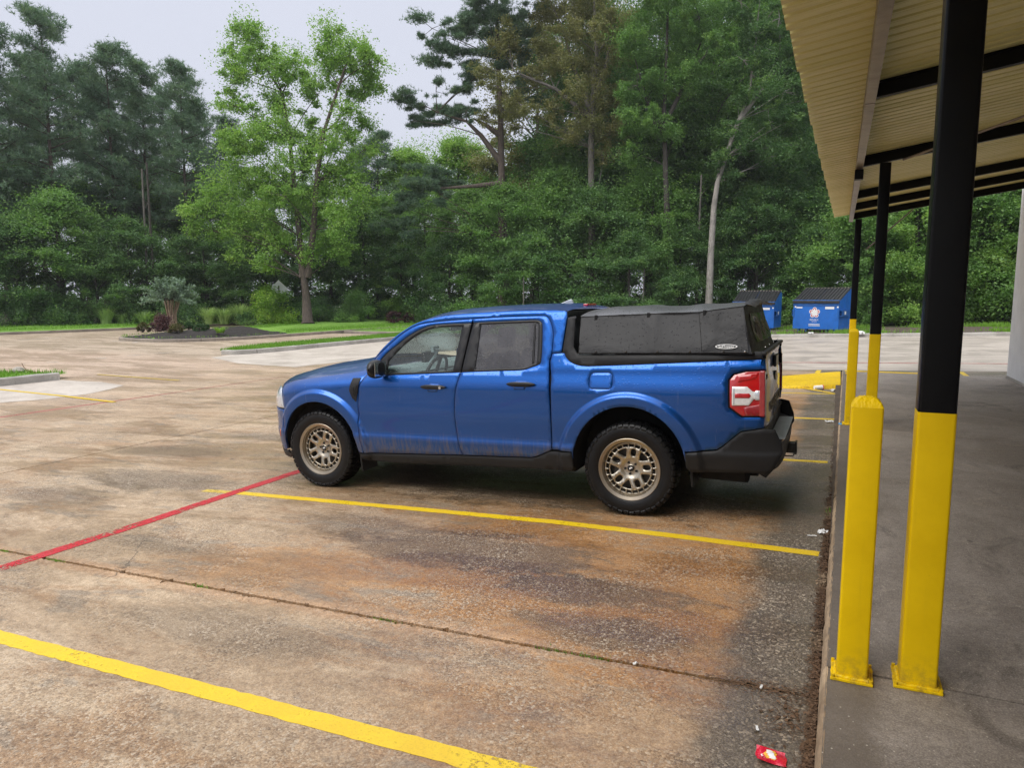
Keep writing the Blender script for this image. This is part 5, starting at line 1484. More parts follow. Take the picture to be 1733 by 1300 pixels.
# ------------------------------------------------------------------ dumpsters
def dumpster(x, y, rz, label):
    e = tag(empty('dumpster', (x, y, T(x) + .12), (0, 0, rz)), label, 'dumpster', 'blue dumpsters at the edge of the wood')
    W_, D_, HF, HB = 2.08, 1.80, 1.36, 1.98     # local: front face on y=0, x from -W to 0, depth +y
    mb = MB(); s = [(0, .10), (0, HF), (.06, HF + .05), (D_ * .80, HB), (D_, HB - .12), (D_, .10)]
    mb.prism(s, -W_, 0, fn=lambda a, b, c: (c, a, b)); mb.build('body', M['bin_blue'], e, bevel=.008)
    for k in (0, 1):
        x0, x1 = -W_ - .02 + k * (W_ / 2 + .03), -W_ / 2 - .01 + k * (W_ / 2 + .03)
        V = []; F = []; n = 7; prof = []
        for q in range(n):
            b = x0 + (x1 - x0) * q / n; p_ = (x1 - x0) / n
            prof += [(b, 0), (b + p_ * .38, 0), (b + p_ * .46, .045), (b + p_ * .86, .045), (b + p_ * .94, 0)]
        prof.append((x1, 0)); kk = len(prof); st = [(-.03, HF + .045), (.15, HF + .12), (.7, HF + .355), (1.3, HF + .60), (D_ * .80, HB + .02)]
        for (yy_, zz) in st:
            for xx, h in prof: V.append((xx, yy_ - h * .35, zz + h))
        for i in range(len(st) - 1):
            for j in range(kk - 1): F.append((i * kk + j, i * kk + j + 1, (i + 1) * kk + j + 1, (i + 1) * kk + j))
        me = bpy.data.meshes.new('lid'); me.from_pydata(V, [], F); me.update(); o = link('lid', me, M['lid'], e)
        md = o.modifiers.new('t', 'SOLIDIFY'); md.thickness = .012
        mb = MB(); mb.box(x0, x1, -.075, -.03, HF - .07, HF + .05); mb.build('lid_lip', M['lid'], o, bevel=.01)
    mb = MB(); mb.box(-W_ - .04, .04, -.06, -.012, HF + .05, HF + .085); mb.build('front_rail', M['bin_blue2'], e, bevel=.006)
    mb = MB(); mb.box(-W_ - .01, .01, -.03, -.002, HF - .17, HF - .10); mb.build('front_band', M['bin_blue2'], e)
    mb = MB(); mb.tube([(-W_ - .03, D_ * .80, HB + .03), (.05, D_ * .80, HB + .03)], .018, 8); mb.build('hinge_bar', M['steel'], e)
    for xx in (.0, -W_ - .10):
        mb = MB()
        mb.box(xx, xx + .10, .10, 1.3, .70, .73); mb.box(xx, xx + .10, .10, 1.3, .96, .99); mb.box(xx + (.085 if xx == 0 else 0), xx + (.10 if xx == 0 else .015), .10, 1.3, .73, .96)
        mb.build('fork_pocket', M['bin_blue2'], e)
        mb = MB(); mb.box(xx - .06 if xx == 0 else xx + .10, xx if xx == 0 else xx + .16, -.03, -.002, .62, 1.03); mb.build('pocket_gusset', M['bin_blue2'], e)
    mb = MB(); mb.box(.101, .104, .42, .62, .78, .93); mb.build('sticker', M['white'], e)
    for xx in (-W_ + .06, -.10):
        mb = MB(); mb.box(xx, xx + .07, -.006, -.002, HF - .27, HF - .20); mb.build('reflector', M['white'], e)
    mb = MB(); mb.box(-W_ + .14, -W_ + .42, -.006, -.002, HF - .30, HF - .24); mb.build('sticker', M['white'], e)
    mb = MB(); mb.box(-.62, -.22, -.006, -.002, HF - .33, HF - .22); mb.build('sticker', M['white'], e)
    for xx in (-W_ + .2, -W_ + .55, -.6, -.25):
        mb = MB(); mb.box(xx, xx + .08, .08, .30, -.02, .10); mb.build('skid', M['bin_blue2'], e)
    # star rosette: five white lobes with red curls round a white star
    cx, cz = -W_ / 2 - .05, HF - .50
    lg = empty('logo'); lg.parent = e
    def disc(r0, r1, ox, oz, yy_, mat, nm, a0=0, a1=2 * math.pi, n=24):
        mb = MB()
        for i in range(n):
            p, q = a0 + (a1 - a0) * i / n, a0 + (a1 - a0) * (i + 1) / n
            pts = [(ox + r1 * math.cos(p), yy_, oz + r1 * math.sin(p)), (ox + r1 * math.cos(q), yy_, oz + r1 * math.sin(q))]
            pts += [(ox + r0 * math.cos(q), yy_, oz + r0 * math.sin(q)), (ox + r0 * math.cos(p), yy_, oz + r0 * math.sin(p))] if r0 > 0 else [(ox, yy_, oz)]
            mb.face(pts)
        return mb.build(nm, mat, lg)
    disc(0, .12, cx, cz, -.004, M['white'], 'rosette_centre')
    for i in range(5):
        a = math.radians(90 + 72 * i); ox, oz = cx + .155 * math.cos(a), cz + .155 * math.sin(a)
        disc(0, .098, ox, oz, -.0045 - .0002 * i, M['white'], 'lobe')
        disc(.034, .070, ox, oz, -.0062 - .0002 * i, M['red'], 'curl', a - 2.3, a + 2.0)
    mb = MB(); P = [(cx + r * math.cos(math.radians(90 + 36 * i)), cz + r * math.sin(math.radians(90 + 36 * i))) for i in range(10) for r in [(.125 if i % 2 == 0 else .06)]]
    mb.prism(P, .0075, .0085, fn=lambda a, b, c: (a, -c, b)); mb.build('star', M['white'], lg)
    fm = lambda z, sx: face_mtx((cx, -.006, z), (1, 0, 0), (0, 0, 1)) @ Matrix.Diagonal((sx, 1, 1, 1))
    text_mesh('lettering', 'REPUBLIC', .10, 'white', e, fm(cz - .33, .95))
    text_mesh('lettering', 'SERVICES', .06, 'white', e, fm(cz - .415, .95))
    for z, h in ((cz - .54, .045), (cz - .605, .028)):
        mb = MB(); x_ = cx - .25; rg = random.Random(int(z * 100))
        while x_ < cx + .25:
            w_ = .018 + .02 * rg.random(); mb.box(x_, x_ + w_, -.006, -.003, z - h / 2, z + h / 2); x_ += w_ + .009
        tag(mb.build('small_print', M['white'], e), kind='stuff')
    return e
dumpster(.05, 35.9, math.radians(-19), 'blue front-load dumpster with ribbed black lids and full star rosette showing')
dumpster(-2.95, 39.0, math.radians(-7), 'blue dumpster with black lids half hidden behind the pickup topper')

# ------------------------------------------------------------------ foliage generators
def unit(rg, n):
    v = rg.normal(size=(n, 3)); return v / np.linalg.norm(v, axis=1, keepdims=True)
def leaf_mesh(name, C, size, rg, up=.9, asp=.62, var=.5):
    n = len(C)
    nr = unit(rg, n) + np.array([0, 0, up]); nr /= np.linalg.norm(nr, axis=1, keepdims=True)
    t = np.cross(nr, unit(rg, n)); t /= np.linalg.norm(t, axis=1, keepdims=True) + 1e-9
    b = np.cross(nr, t)
    s = size * (1 - var / 2 + var * rg.random(n))[:, None]
    droop = nr * s * .12
    V = np.stack([C - t * s * .5, C - b * s * asp * .5 + droop, C + t * s * .5 - droop * .5, C + b * s * asp * .5 + droop], 1).reshape(-1, 3)
    return npmesh(name, V, np.arange(4 * n).reshape(-1, 4))
def needle_mesh(name, C, ax, ln, wd, per, rg):
    n = len(C); C = np.repeat(C, per, 0); ax = np.repeat(ax, per, 0)
    d = unit(rg, n * per) * .95 + ax * .75; d /= np.linalg.norm(d, axis=1, keepdims=True)
    sd = np.cross(d, unit(rg, n * per)); sd /= np.linalg.norm(sd, axis=1, keepdims=True) + 1e-9
    l = ln * (.7 + .6 * rg.random(n * per))[:, None]
    V = np.stack([C - sd * wd / 2, C + sd * wd / 2, C + d * l], 1).reshape(-1, 3)
    return npmesh(name, V, np.arange(3 * n * per).reshape(-1, 3))
def clump_points(cl, total, rg, flat=.66, spread=.55):
    """leaf points spread through a list of clumps (x,y,z,r)"""
    cl = np.asarray(cl, float); wgt = cl[:, 3] ** 2; k = rg.choice(len(cl), total, p=wgt / wgt.sum())
    d = unit(rg, total); ph = rg.random((len(cl), 3)) * 6.283; st = .6 + .8 * rg.random((len(cl), 3))
    wob = 1 + .32 * np.sin(3.1 * d[:, 0] + 2.3 * d[:, 2] + ph[k, 0]) + .24 * np.sin(5.3 * d[:, 1] - 3.7 * d[:, 2] + ph[k, 1]) + .18 * np.sin(9 * d[:, 0] - 7 * d[:, 1] + ph[k, 2])
    r = cl[k, 3] * spread * 1.75 * rg.random(total) ** .62 * wob + rg.normal(0, .03, total)
    P = cl[k, :3] + d * r[:, None] * st[k] * np.array([1, 1, flat])
    return P
def limb(mb, a, b, r0, r1, rg, sag=.12, n=5, m=0):
    a, b = np.array(a, float), np.array(b, float); L_ = np.linalg.norm(b - a)
    mid = (a + b) / 2 + np.array([rg.normal(0, .06), rg.normal(0, .06), rg.normal(0, .03) + sag]) * L_
    P = []; 
    for i in range(n + 1):
        t = i / n; P.append(tuple((1 - t) ** 2 * a + 2 * t * (1 - t) * mid + t * t * b))
    mb.tube(P, [r0 + (r1 - r0) * (i / n) ** .8 for i in range(n + 1)], 6, caps=False)
    return P
def trunk_tube(mb, path, r0, r1, n=9):
    N = len(path); rad = [r0 + (r1 - r0) * (i / (N - 1)) ** .9 for i in range(N)]
    rad[0] *= 1.45
    path = [path[0]] + [tuple(np.array(path[0]) * .93 + np.array(path[1]) * .07)] + list(path[1:])
    rad = [rad[0]] + [rad[0] * .74] + rad[1:]
    mb.tube(path, rad, n, caps=False)
def tree_obj(name, trunk_me, crown_me, bark, leaf, loc, rz=0, sc=1.0, label=None, cat='tree', group=None, extra=()):
    e = tag(empty(name, loc, (0, 0, rz)), label, cat, group); e.scale = (sc, sc, sc) if not isinstance(sc, tuple) else sc
    if trunk_me is not None: link('trunk', trunk_me, None if trunk_me.materials else M[bark], e)
    link('crown', crown_me, None if crown_me.materials else M[leaf], e)
    return e
def make_broad(seed, H, Rr, zb, nleaf, leaf, ncl=90, fork=False, tr=.2, profile=None, open_=0.0):
    """generic broadleaf: clumps filling an uneven envelope, limbs reaching to them"""
    rg = np.random.default_rng(seed); mb = MB()
    sway = rg.normal(0, .05 * H ** .5, (6, 2)).cumsum(0) * .35
    path = [(sway[i][0] if i else 0, sway[i][1] if i else 0, H * .92 * i / 5) for i in range(6)]
    trunk_tube(mb, path, tr, tr * .18)
    def tp(z):
        t = min(.999, z / (H * .92)) * 5; i = int(t); f = t - i
        return np.array(path[i]) * (1 - f) + np.array(path[min(5, i + 1)]) * f
    prof = profile or (lambda t: math.sin(math.pi * min(1, max(0, .12 + .88 * t)) ** .8) ** .75)
    lob = rg.random(3) * 6.28
    cl = []
    for k in range(ncl):
        t = rg.random() ** .85; z = zb + (H - zb) * t; a = rg.random() * 6.283
        rr = Rr * prof(t) * (1 + .22 * math.sin(3 * a + lob[0] + z * .7) + .15 * math.sin(5 * a + lob[1] - z))
        q = rr * (.35 + .65 * rg.random() ** .5)
        c = tp(min(z, H * .9)); r = (.42 + .5 * rg.random()) * Rr * .30
        cl.append((c[0] + q * math.cos(a), c[1] + q * math.sin(a), z, r * (1.0 + .5 * rg.random())))
        if k % 3 == 0 and z > zb:
            limb(mb, tp(max(zb * .7, z - q * .7)), (cl[-1][0], cl[-1][1], cl[-1][2]), tr * .28 * (1 - t * .6), .012, rg)
    C = np.vstack([clump_points(cl, int(nleaf * .7), rg, .46, .42), clump_points(cl, int(nleaf * .3), rg, .7, .85)])
    return mb.mesh('trunk', 60), leaf_mesh('crown', C, leaf, rg, 1.1)
def make_pine(seed, H, Rr, zb, ntuft, tr=.22, crown_t=.5):
    rg = np.random.default_rng(seed); mb = MB()
    sway = rg.normal(0, .10, (7, 2)).cumsum(0) * .5
    path = [(sway[i][0] if i else 0, sway[i][1] if i else 0, H * .97 * i / 6) for i in range(7)]
    trunk_tube(mb, path, tr, tr * .12)
    def tp(z):
        t = min(.999, z / (H * .97)) * 6; i = int(t); f = t - i
        return np.array(path[i]) * (1 - f) + np.array(path[min(6, i + 1)]) * f
    C = []; A = []; nb = int(16 + H * 1.7)
    per = ntuft // nb
    for k in range(nb):
        t = (k + rg.random()) / nb; z = zb + (H - zb) * t
        L_ = Rr * (1.05 - .82 * t ** 1.4) * (.55 + .6 * rg.random()) * (1.0 if t > .12 else .7)
        a = rg.random() * 6.283; rise = .10 + .45 * t
        st = tp(z); en = st + np.array([math.cos(a) * L_, math.sin(a) * L_, L_ * (rise - .10 + .25 * rg.random())])
        P = limb(mb, st, en, tr * .26 * (1 - .75 * t) + .01, .01, rg, -.04, 6)
        P = np.array(P)
        m = max(3, int(per / 9))
        
        for q in range(m):
            f = .30 + .70 * rg.random() ** .7; i = min(5, int(f * 6)); b = P[i] + (P[i + 1] - P[i]) * (f * 6 - i)
            off = rg.normal(0, .26 + .07 * L_, 3) * np.array([1, 1, .45]) + np.array([0, 0, .12])
            c = b + off
            if q % 4 == 0: mb.tube([tuple(b), tuple(c)], [.012, .006], 4, caps=False)
            for _ in range(9):
                C.append(c + rg.normal(0, .15, 3) * np.array([1.2, 1.2, .6])); v = off + np.array([0, 0, .35]); A.append(v / (np.linalg.norm(v) + 1e-6))
    for _ in range(40):
        C.append(np.array(path[-1]) + rg.normal(0, .3, 3) + np.array([0, 0, .1])); A.append((0, 0, 1))
    C, A = np.array(C), np.array(A)
    return mb.mesh('trunk', 60), needle_mesh('crown', C, A, .24, .036, 6, rg)
def lobed_tree(px, base_py, depth, lobes, trunk_px, nleaf, leaf, seed, r0, bark, leafm, name, label, kind='leaf', ydep=1.0, zbase=None, limbs=True, forks=(), group=None, ncl=9):
    """tree whose crown lobes and trunk are measured off the photograph and given depth at the tree's distance"""
    rg = np.random.default_rng(seed); base = pxw(px, base_py, depth); 
    zg = T(base[0]) + .1 if zbase is None else zbase
    base = np.array([base[0], base[1], zg]); k = depth / FOC
    def loc(qx, qy, dy=0):
        p = pxw(qx, qy, depth) - base; return p + Fh * dy
    mb = MB()
    tp = [np.zeros(3)] + [loc(*q) for q in trunk_px]
    P = [tuple(p) for p in tp]; trunk_tube(mb, P, r0, r0 * .3)
    for fk in forks:
        pts = [tuple(loc(q[0], q[1], q[2] if len(q) > 2 else 0)) for q in fk]; mb.tube(pts, [r0 * .7 * (1 - .8 * i / (len(pts) - 1)) for i in range(len(pts))], 7, caps=False)
    cl = []; allt = [np.array(p) for p in tp] + [loc(q[0], q[1], q[2] if len(q) > 2 else 0) for fk in forks for q in fk]
    for lb in lobes:
        qx, qy, qr = lb[:3]; dd = lb[3] if len(lb) > 3 else rg.normal(0, qr * k * .9) * ydep
        c0 = loc(qx, qy, dd); R_ = qr * k
        if limbs:
            cand = [p for p in allt if .5 * c0[2] < p[2] < c0[2] - .2] or [p for p in allt if p[2] < c0[2]] or [allt[0]]
            a = min(cand, key=lambda p: np.linalg.norm(p - c0) + .6 * abs((c0[2] - p[2]) - .7 * np.linalg.norm((c0 - p)[:2])))
            limb(mb, a, c0, r0 * .15, .015, rg, .05)
        for _ in range(ncl):
            d = unit(rg, 1)[0] * R_ * (.3 + .7 * rg.random() ** .6) * np.array([1, 1, .85])
            cl.append((*(c0 + d * 1.15), R_ * (.16 + .42 * rg.random() ** 1.5)))
            if limbs and rg.random() < .5: limb(mb, c0, c0 + d, .025, .008, rg, .03, 3)
    if kind == 'leaf':
        big_ = []
        for lb in lobes:
            c0 = loc(lb[0], lb[1], rg.normal(0, lb[2] * k * .8)); big_.append((*c0, lb[2] * k * 1.0))
        C = np.vstack([clump_points(cl, int(nleaf * .66), rg, .75), clump_points(big_, int(nleaf * .34), rg, .85, .62)])
        cm = leaf_mesh('crown', C, leaf, rg)
    else:
        C = clump_points(cl, nleaf, rg, .42, .85); A = unit(rg, nleaf) * .6 + np.array([0, 0, .6])
        cm = needle_mesh('crown', C, A, leaf, .038, 7, rg)
    return tree_obj(name, mb.mesh('trunk', 60), cm, bark, leafm, tuple(base), label=label, group=group)

# big bright tree on the median
k_ = [(415, 62, 34), (385, 85, 26), (440, 100, 36), (400, 130, 30), (470, 120, 34), (500, 110, 30), (560, 70, 36), (600, 95, 38), (630, 115, 26), (560, 120, 36), (530, 150, 30), (610, 150, 32), (590, 190, 32), (460, 165, 36), (420, 190, 26), (390, 175, 24), (480, 210, 36), (440, 240, 40), (395, 245, 32), (530, 235, 36), (575, 250, 34), (620, 250, 24), (500, 280, 38), (450, 300, 42), (395, 295, 40), (360, 330, 34), (335, 360, 24), (400, 350, 40), (440, 360, 36), (545, 300, 38), (590, 300, 36), (610, 340, 30), (560, 350, 36), (500, 340, 36), (360, 390, 28), (330, 385, 18), (415, 400, 30), (470, 405, 30), (545, 405, 32), (590, 385, 30), (575, 425, 22), (525, 430, 22), (400, 430, 18), (455, 440, 20)]
lobed_tree(521, 549, 50, k_, [(518, 500), (511, 440), (508, 400)], 145000, .155, 11, .36, 'bark_pine', 'leaf_bright', 'sweetgum_tree', 'tall bright green leafy tree with a forked grey trunk on the lawn median',
           zbase=T(-35) + .28, forks=([(512, 470), (505, 400, .3), (494, 320, .6), (484, 230, .8), (470, 150, 1), (430, 90, 1.2)], [(521, 470), (533, 390, -.4), (541, 310, -.8), (553, 230, -.9), (580, 150, -1), (600, 90, -1)]))
# large pine with long left-hand boughs
pl = [(690, 170, 22), (725, 180, 28), (760, 185, 28), (700, 205, 18), (740, 160, 18), (790, 195, 20), (735, 60, 28), (770, 70, 32), (750, 95, 24), (790, 40, 30), (800, 90, 28), (820, 20, 36), (850, 50, 34), (860, 10, 30), (880, 80, 28), (840, 110, 24), (800, 125, 22), (870, 130, 26), (900, 160, 20), (690, 300, 26), (725, 310, 26), (760, 305, 22), (700, 330, 22), (745, 330, 20), (680, 350, 20), (655, 380, 20), (690, 390, 20), (780, 150, 20), (900, 30, 26), (840, -40, 46), (880, -60, 40), (800, -40, 38)]
lobed_tree(850, 512, 52, pl, [(850, 400), (849, 300), (847, 200), (843, 100), (840, 0), (838, -80)], 34000, .25, 12, .33, 'bark_pine', 'needle', 'pine_tree', 'large pine with bare upper trunk and long boughs reaching out over the gap',
           kind='needle', ydep=.7, forks=([(848, 275), (815, 230), (790, 205), (740, 190)], [(848, 230), (820, 210), (800, 200)], [(848, 310), (800, 315), (720, 320)]), ncl=6)
# olive oak beside it
ol = [(1010, 170, 30), (970, 165, 28), (1040, 150, 28), (1000, 215, 28), (960, 225, 26), (1040, 215, 28), (930, 180, 26), (1020, 265, 24), (930, 20, 34), (970, 10, 36), (1010, 15, 36), (1045, 40, 30), (960, 60, 34), (1000, 70, 34), (920, 70, 28), (1035, 90, 28), (960, 110, 30), (1000, 120, 30), (930, 110, 26), (850, 80, 28), (820, 120, 24), (850, 140, 26), (900, 130, 26), (980, -30, 50), (1030, -40, 44), (920, -30, 40), (835, 180, 22), (880, 185, 24), (860, 60, 22), (815, 200, 14)]
lobed_tree(1003, 512, 50, ol, [(1002, 400), (1000, 250), (1003, 170), (1010, 90), (1005, 0)], 92000, .13, 13, .30, 'bark_grey', 'leaf_olive', 'oak_tree', 'tall olive-leaved oak rising behind the pickup cab', forks=([(1001, 190), (970, 110), (950, 40)], [(1002, 180), (1025, 110), (1040, 40)], [(1001, 200), (940, 150), (870, 120)]))
# right hand tall trees
rt = [(1090, 30, 38), (1130, 20, 40), (1170, 50, 36), (1090, 90, 36), (1130, 90, 34), (1200, 30, 36), (1060, 70, 28), (1075, 150, 30), (1110, 145, 30), (1180, 110, 30), (1150, 140, 28), (1060, 200, 28), (1100, 215, 28), (1210, 90, 26), (1120, -40, 52), (1180, -40, 48), (1080, -30, 44), (1070, 260, 26), (1140, 230, 22)]
lobed_tree(1128, 512, 47, rt, [(1130, 400), (1126, 280), (1124, 190), (1128, 100), (1130, 20)], 96000, .13, 14, .24, 'bark_dark', 'leaf_mid', 'elm_tree', 'tall mid-green leafy tree left of the pale trunked tree', forks=([(1126, 230), (1095, 170), (1075, 100)], [(1125, 210), (1165, 130), (1190, 60)]))
lt_ = [(1235, 220, 20), (1215, 270, 18), (1262, 60, 34), (1300, 50, 34), (1330, 30, 30), (1250, 110, 28), (1290, 110, 32), (1330, 100, 30), (1240, 20, 30), (1280, 160, 28), (1320, 160, 26), (1250, 170, 22), (1300, 210, 28), (1345, 200, 26), (1270, 240, 24), (1310, 260, 26), (1250, 250, 18), (1350, 270, 26), (1290, -30, 48), (1340, -30, 44), (1380, 60, 36), (1380, 160, 36), (1370, 240, 30), (1230, 300, 18)]
lobed_tree(1199, 515, 45.5, lt_, [(1203, 430), (1208, 350), (1214, 310), (1228, 265), (1250, 205), (1268, 160), (1280, 60)], 96000, .13, 15, .23, 'bark_pale', 'leaf_dark', 'hardwood_tree', 'leaning tree with a pale straight trunk standing behind the pickup bed', forks=([(1250, 205), (1290, 150), (1320, 90)],))

# the wood: rows of generic trees
PINE = [make_pine(21, 18, 2.5, 6.0, 7000, .21), make_pine(22, 17, 2.2, 6.8, 6200, .19), make_pine(23, 16, 2.7, 4.8, 7000, .2)]
BROAD = [make_broad(31, 9, 3.3, 1.0, 72000, .135, 58), make_broad(32, 8, 3.6, .6, 72000, .135, 62), make_broad(33, 12, 3.4, 3.0, 72000, .135, 58), make_broad(34, 15, 4.0, 5.0, 76000, .14, 80)]
TALL = make_broad(35, 19, 4.2, 6.0, 62000, .15, 90, tr=.26)
def put(kind, idx, px, d_, top_py, leafm, bark, name, label, group, seed=None, sx=1.0):
    tm, cm = (PINE[idx] if kind == 'p' else TALL if kind == 't' else BROAD[idx])
    H = {'p': (18, 17, 16)[idx] if kind == 'p' else 0, 'b': (9, 8, 12, 15)[idx] if kind == 'b' else 0, 't': 19}[kind]
    p = pxw(px, 500, d_); zg = T(p[0]) + .08; zt = pxw(px, top_py, d_)[2]
    s = (zt - zg) / H
    if kind == 'b': s2 = s * sx
    else: s2 = max(.85, s) * sx
    rz = R.random() * 6.28
    e = tag(empty(name, (p[0], p[1], zg), (0, 0, rz)), '%s %s %s' % (TONE[leafm], label, where(px, d_)), 'tree', group); e.scale = (s2, s2, s)
    a = bpy.data.objects.new('trunk', tm); b = bpy.data.objects.new('crown', cm)
    for o, m in ((a, bark), (b, leafm)):
        COL.objects.link(o); o.parent = e
        if len(o.data.materials) == 0: o.data.materials.append(M[m])
        o.material_slots[0].link = 'OBJECT'; o.material_slots[0].material = M[m]
    return e
LM = [(60, 'behind the left end of the grass verge'), (200, 'behind the tall reeds on the verge'), (300, 'behind the crape myrtle'), (400, 'behind the reeds beside the median lawn'), (500, 'behind the diamond sign'), (600, 'behind the forked median tree'), (730, 'behind the pickup hood and A-pillar'), (850, 'behind the pickup front door'), (960, 'behind the pickup rear door'), (1080, 'behind the front of the soft topper'), (1190, 'between the soft topper and the pale trunk'), (1260, 'just behind the pale trunk'), (1330, 'behind the half hidden dumpster'), (1440, 'behind the dumpster with the star'), (1560, 'behind the second canopy post'), (1700, 'behind the first canopy post'), (9999, 'beside the white building wall')]
TONE = {'leaf_dark': 'dark green', 'leaf_mid': 'mid green', 'leaf_lime': 'yellow-green', 'leaf_bright': 'bright green', 'leaf_olive': 'olive', 'needle': 'dark needled'}
def where(px, d):
    l = next(t for x, t in LM if px < x)
    return l + (', front row' if d < 50 else ', second row' if d < 58 else ', back row')
GP = 'pines of the left wood'
for i, (px, d, ty, q) in enumerate([(12, 53, 50, 0), (-45, 50, 70, 2), (105, 54, 36, 0), (62, 58, 110, 1), (150, 60, 120, 2), (207, 57, 95, 1), (262, 60, 118, 0), (322, 58, 122, 1), (240, 68, 150, 1), (345, 66, 185, 2), (180, 66, 140, 2), (395, 64, 210, 0), (-20, 62, 120, 1), (85, 66, 150, 1), (290, 70, 170, 0), (640, 66, 232, 2), (610, 70, 260, 1), (690, 72, 262, 0)]):
    put('p', q, px, d, ty, 'needle', 'bark_pine', 'pine_tree', 'slender pine', GP)
GU = 'understory trees along the wood edge'
for i, (px, d, ty, q, lm) in enumerate([(-60, 47, 350, 0, 'leaf_dark'), (30, 48, 375, 1, 'leaf_dark'), (100, 50, 330, 0, 'leaf_mid'), (165, 50, 420, 1, 'leaf_dark'), (225, 52, 375, 0, 'leaf_dark'), (290, 54, 430, 1, 'leaf_dark'), (350, 55, 385, 0, 'leaf_dark'), (410, 56, 430, 1, 'leaf_dark'), (450, 58, 370, 0, 'leaf_dark'), (560, 60, 395, 1, 'leaf_dark'), (620, 60, 360, 0, 'leaf_dark'), (140, 56, 300, 2, 'leaf_dark'), (40, 57, 270, 2, 'leaf_dark'), (250, 60, 300, 2, 'leaf_dark'), (350, 62, 290, 2, 'leaf_dark'), (500, 64, 300, 2, 'leaf_dark')]):
    put('b', q, px, d, ty, lm, 'bark_dark', 'understory_tree', 'bushy low tree', GU, sx=1.15)
GM = 'trees of the middle wood'
for i, (px, d, ty, q, lm) in enumerate([(680, 58, 420, 1, 'leaf_dark'), (720, 62, 330, 2, 'leaf_mid'), (760, 55, 400, 0, 'leaf_dark'), (800, 58, 330, 0, 'leaf_mid'), (860, 52, 320, 0, 'leaf_mid'), (900, 50, 400, 1, 'leaf_dark'), (950, 53, 300, 0, 'leaf_mid'), (1000, 50, 330, 1, 'leaf_dark'), (960, 58, 230, 2, 'leaf_mid'), (1050, 54, 270, 2, 'leaf_dark'), (1030, 62, 200, 3, 'leaf_dark'), (820, 66, 300, 2, 'leaf_mid'), (700, 68, 250, 2, 'leaf_bright'), (780, 70, 235, 2, 'leaf_bright'), (905, 64, 235, 2, 'leaf_mid'), (640, 64, 330, 2, 'leaf_mid'), (950, 66, 240, 3, 'leaf_mid')]):
    put('b', q, px, d, ty, lm, 'bark_dark', 'woodland_tree', 'leafy tree', GM, sx=1.05)
GR_ = 'trees of the right wood'
for i, (px, d, ty, q, lm) in enumerate([(1065, 46, 400, 1, 'leaf_dark'), (1100, 50, 300, 0, 'leaf_mid'), (1150, 48, 380, 0, 'leaf_dark'), (1180, 54, 290, 2, 'leaf_dark'), (1235, 48, 380, 1, 'leaf_dark'), (1280, 47, 330, 0, 'leaf_dark'), (1330, 48, 300, 0, 'leaf_dark'), (1300, 54, 200, 3, 'leaf_dark'), (1380, 50, 250, 2, 'leaf_dark'), (1400, 46, 360, 1, 'leaf_dark'), (1350, 56, 120, 3, 'leaf_dark'), (1430, 54, 180, 3, 'leaf_mid'), (1160, 58, 180, 3, 'leaf_dark'), (1225, 60, 160, 3, 'leaf_mid'), (1090, 60, 150, 3, 'leaf_dark'), (1480, 45, 250, 0, 'leaf_mid'), (1560, 47, 230, 2, 'leaf_mid'), (1640, 47, 220, 0, 'leaf_mid'), (1720, 48, 230, 2, 'leaf_dark'), (1800, 48, 230, 0, 'leaf_mid'), (1500, 52, 150, 3, 'leaf_mid'), (1660, 54, 150, 3, 'leaf_dark'), (1880, 48, 200, 3, 'leaf_dark'), (1465, 41, 330, 1, 'leaf_mid'), (1545, 40.5, 270, 1, 'leaf_mid'), (1625, 40.5, 290, 1, 'leaf_mid'), (1700, 40, 260, 1, 'leaf_mid'), (1775, 40, 280, 1, 'leaf_mid')]):
    put('b', q, px, d, ty, lm, 'bark_dark', 'woodland_tree', 'dense tree', GR_, sx=1.0)
for i, (px, d, ty) in enumerate([(1000, 60, 10), (1195, 58, 20), (1345, 57, 0), (1270, 64, 10), (905, 64, 60), (1105, 58, 0), (1150, 62, 60), (1060, 64, 40), (1300, 62, 50), (1400, 62, 40), (960, 68, 120), (1240, 66, 30)]):
    put('t', 0, px, d, ty, ['leaf_dark', 'leaf_mid', 'leaf_dark', 'leaf_mid', 'leaf_olive', 'leaf_dark', 'leaf_mid', 'leaf_olive', 'leaf_dark', 'leaf_mid', 'leaf_mid', 'leaf_dark'][i], 'bark_grey', 'woodland_tree', 'tall thin-crowned tree', 'tall trees of the right wood')

# backing wood: distant trunks and crowns that read as one mass
def wood_mass(name, spots, nleaf, seed, mat, hmin, hmax, label):
    rg = np.random.default_rng(seed); cl = []
    for x, y in spots:
        h = rg.uniform(hmin, hmax)
        for k in range(5):
            z = h * (.12 + .88 * rg.random()); r = rg.uniform(1.3, 2.2)
            cl.append((x + rg.normal(0, 1.4), y + rg.normal(0, 1.4), T(x) + z, r))
        for k in range(2): cl.append((x + rg.normal(0, 1.5), y + rg.normal(0, 1.5), T(x) + rg.uniform(.3, 1.6), 2.0))
    me = leaf_mesh(name, clump_points(cl, nleaf, rg, .8, .6), .38, rg)
    return tag(link(name, me, M[mat]), label, 'woodland', kind='stuff')
sp = []
for px in range(-260, 2000, 26):
    for d in (70, 77, 84):
        q = pxw(px + R.uniform(-10, 10), 500, d + R.uniform(-3, 3)); sp.append((q[0], q[1]))
wood_mass('woodland', sp, 100000, 41, 'leaf_dark', 6, 10.5, 'dense dark green woodland closing the view behind the trees')
sp = [(-70 + i * 3.2 + R.uniform(-1, 1), -46 + R.uniform(-4, 4)) for i in range(42)] + [(-66 + R.uniform(-4, 4), -44 + i * 3.2) for i in range(24)]  # unseen tree belt behind and beside the camera, added for paint reflections
wood_mass('woodland', sp, 30000, 42, 'leaf_dark', 8, 15, 'dark green woodland added out of view for the truck paint to reflect')

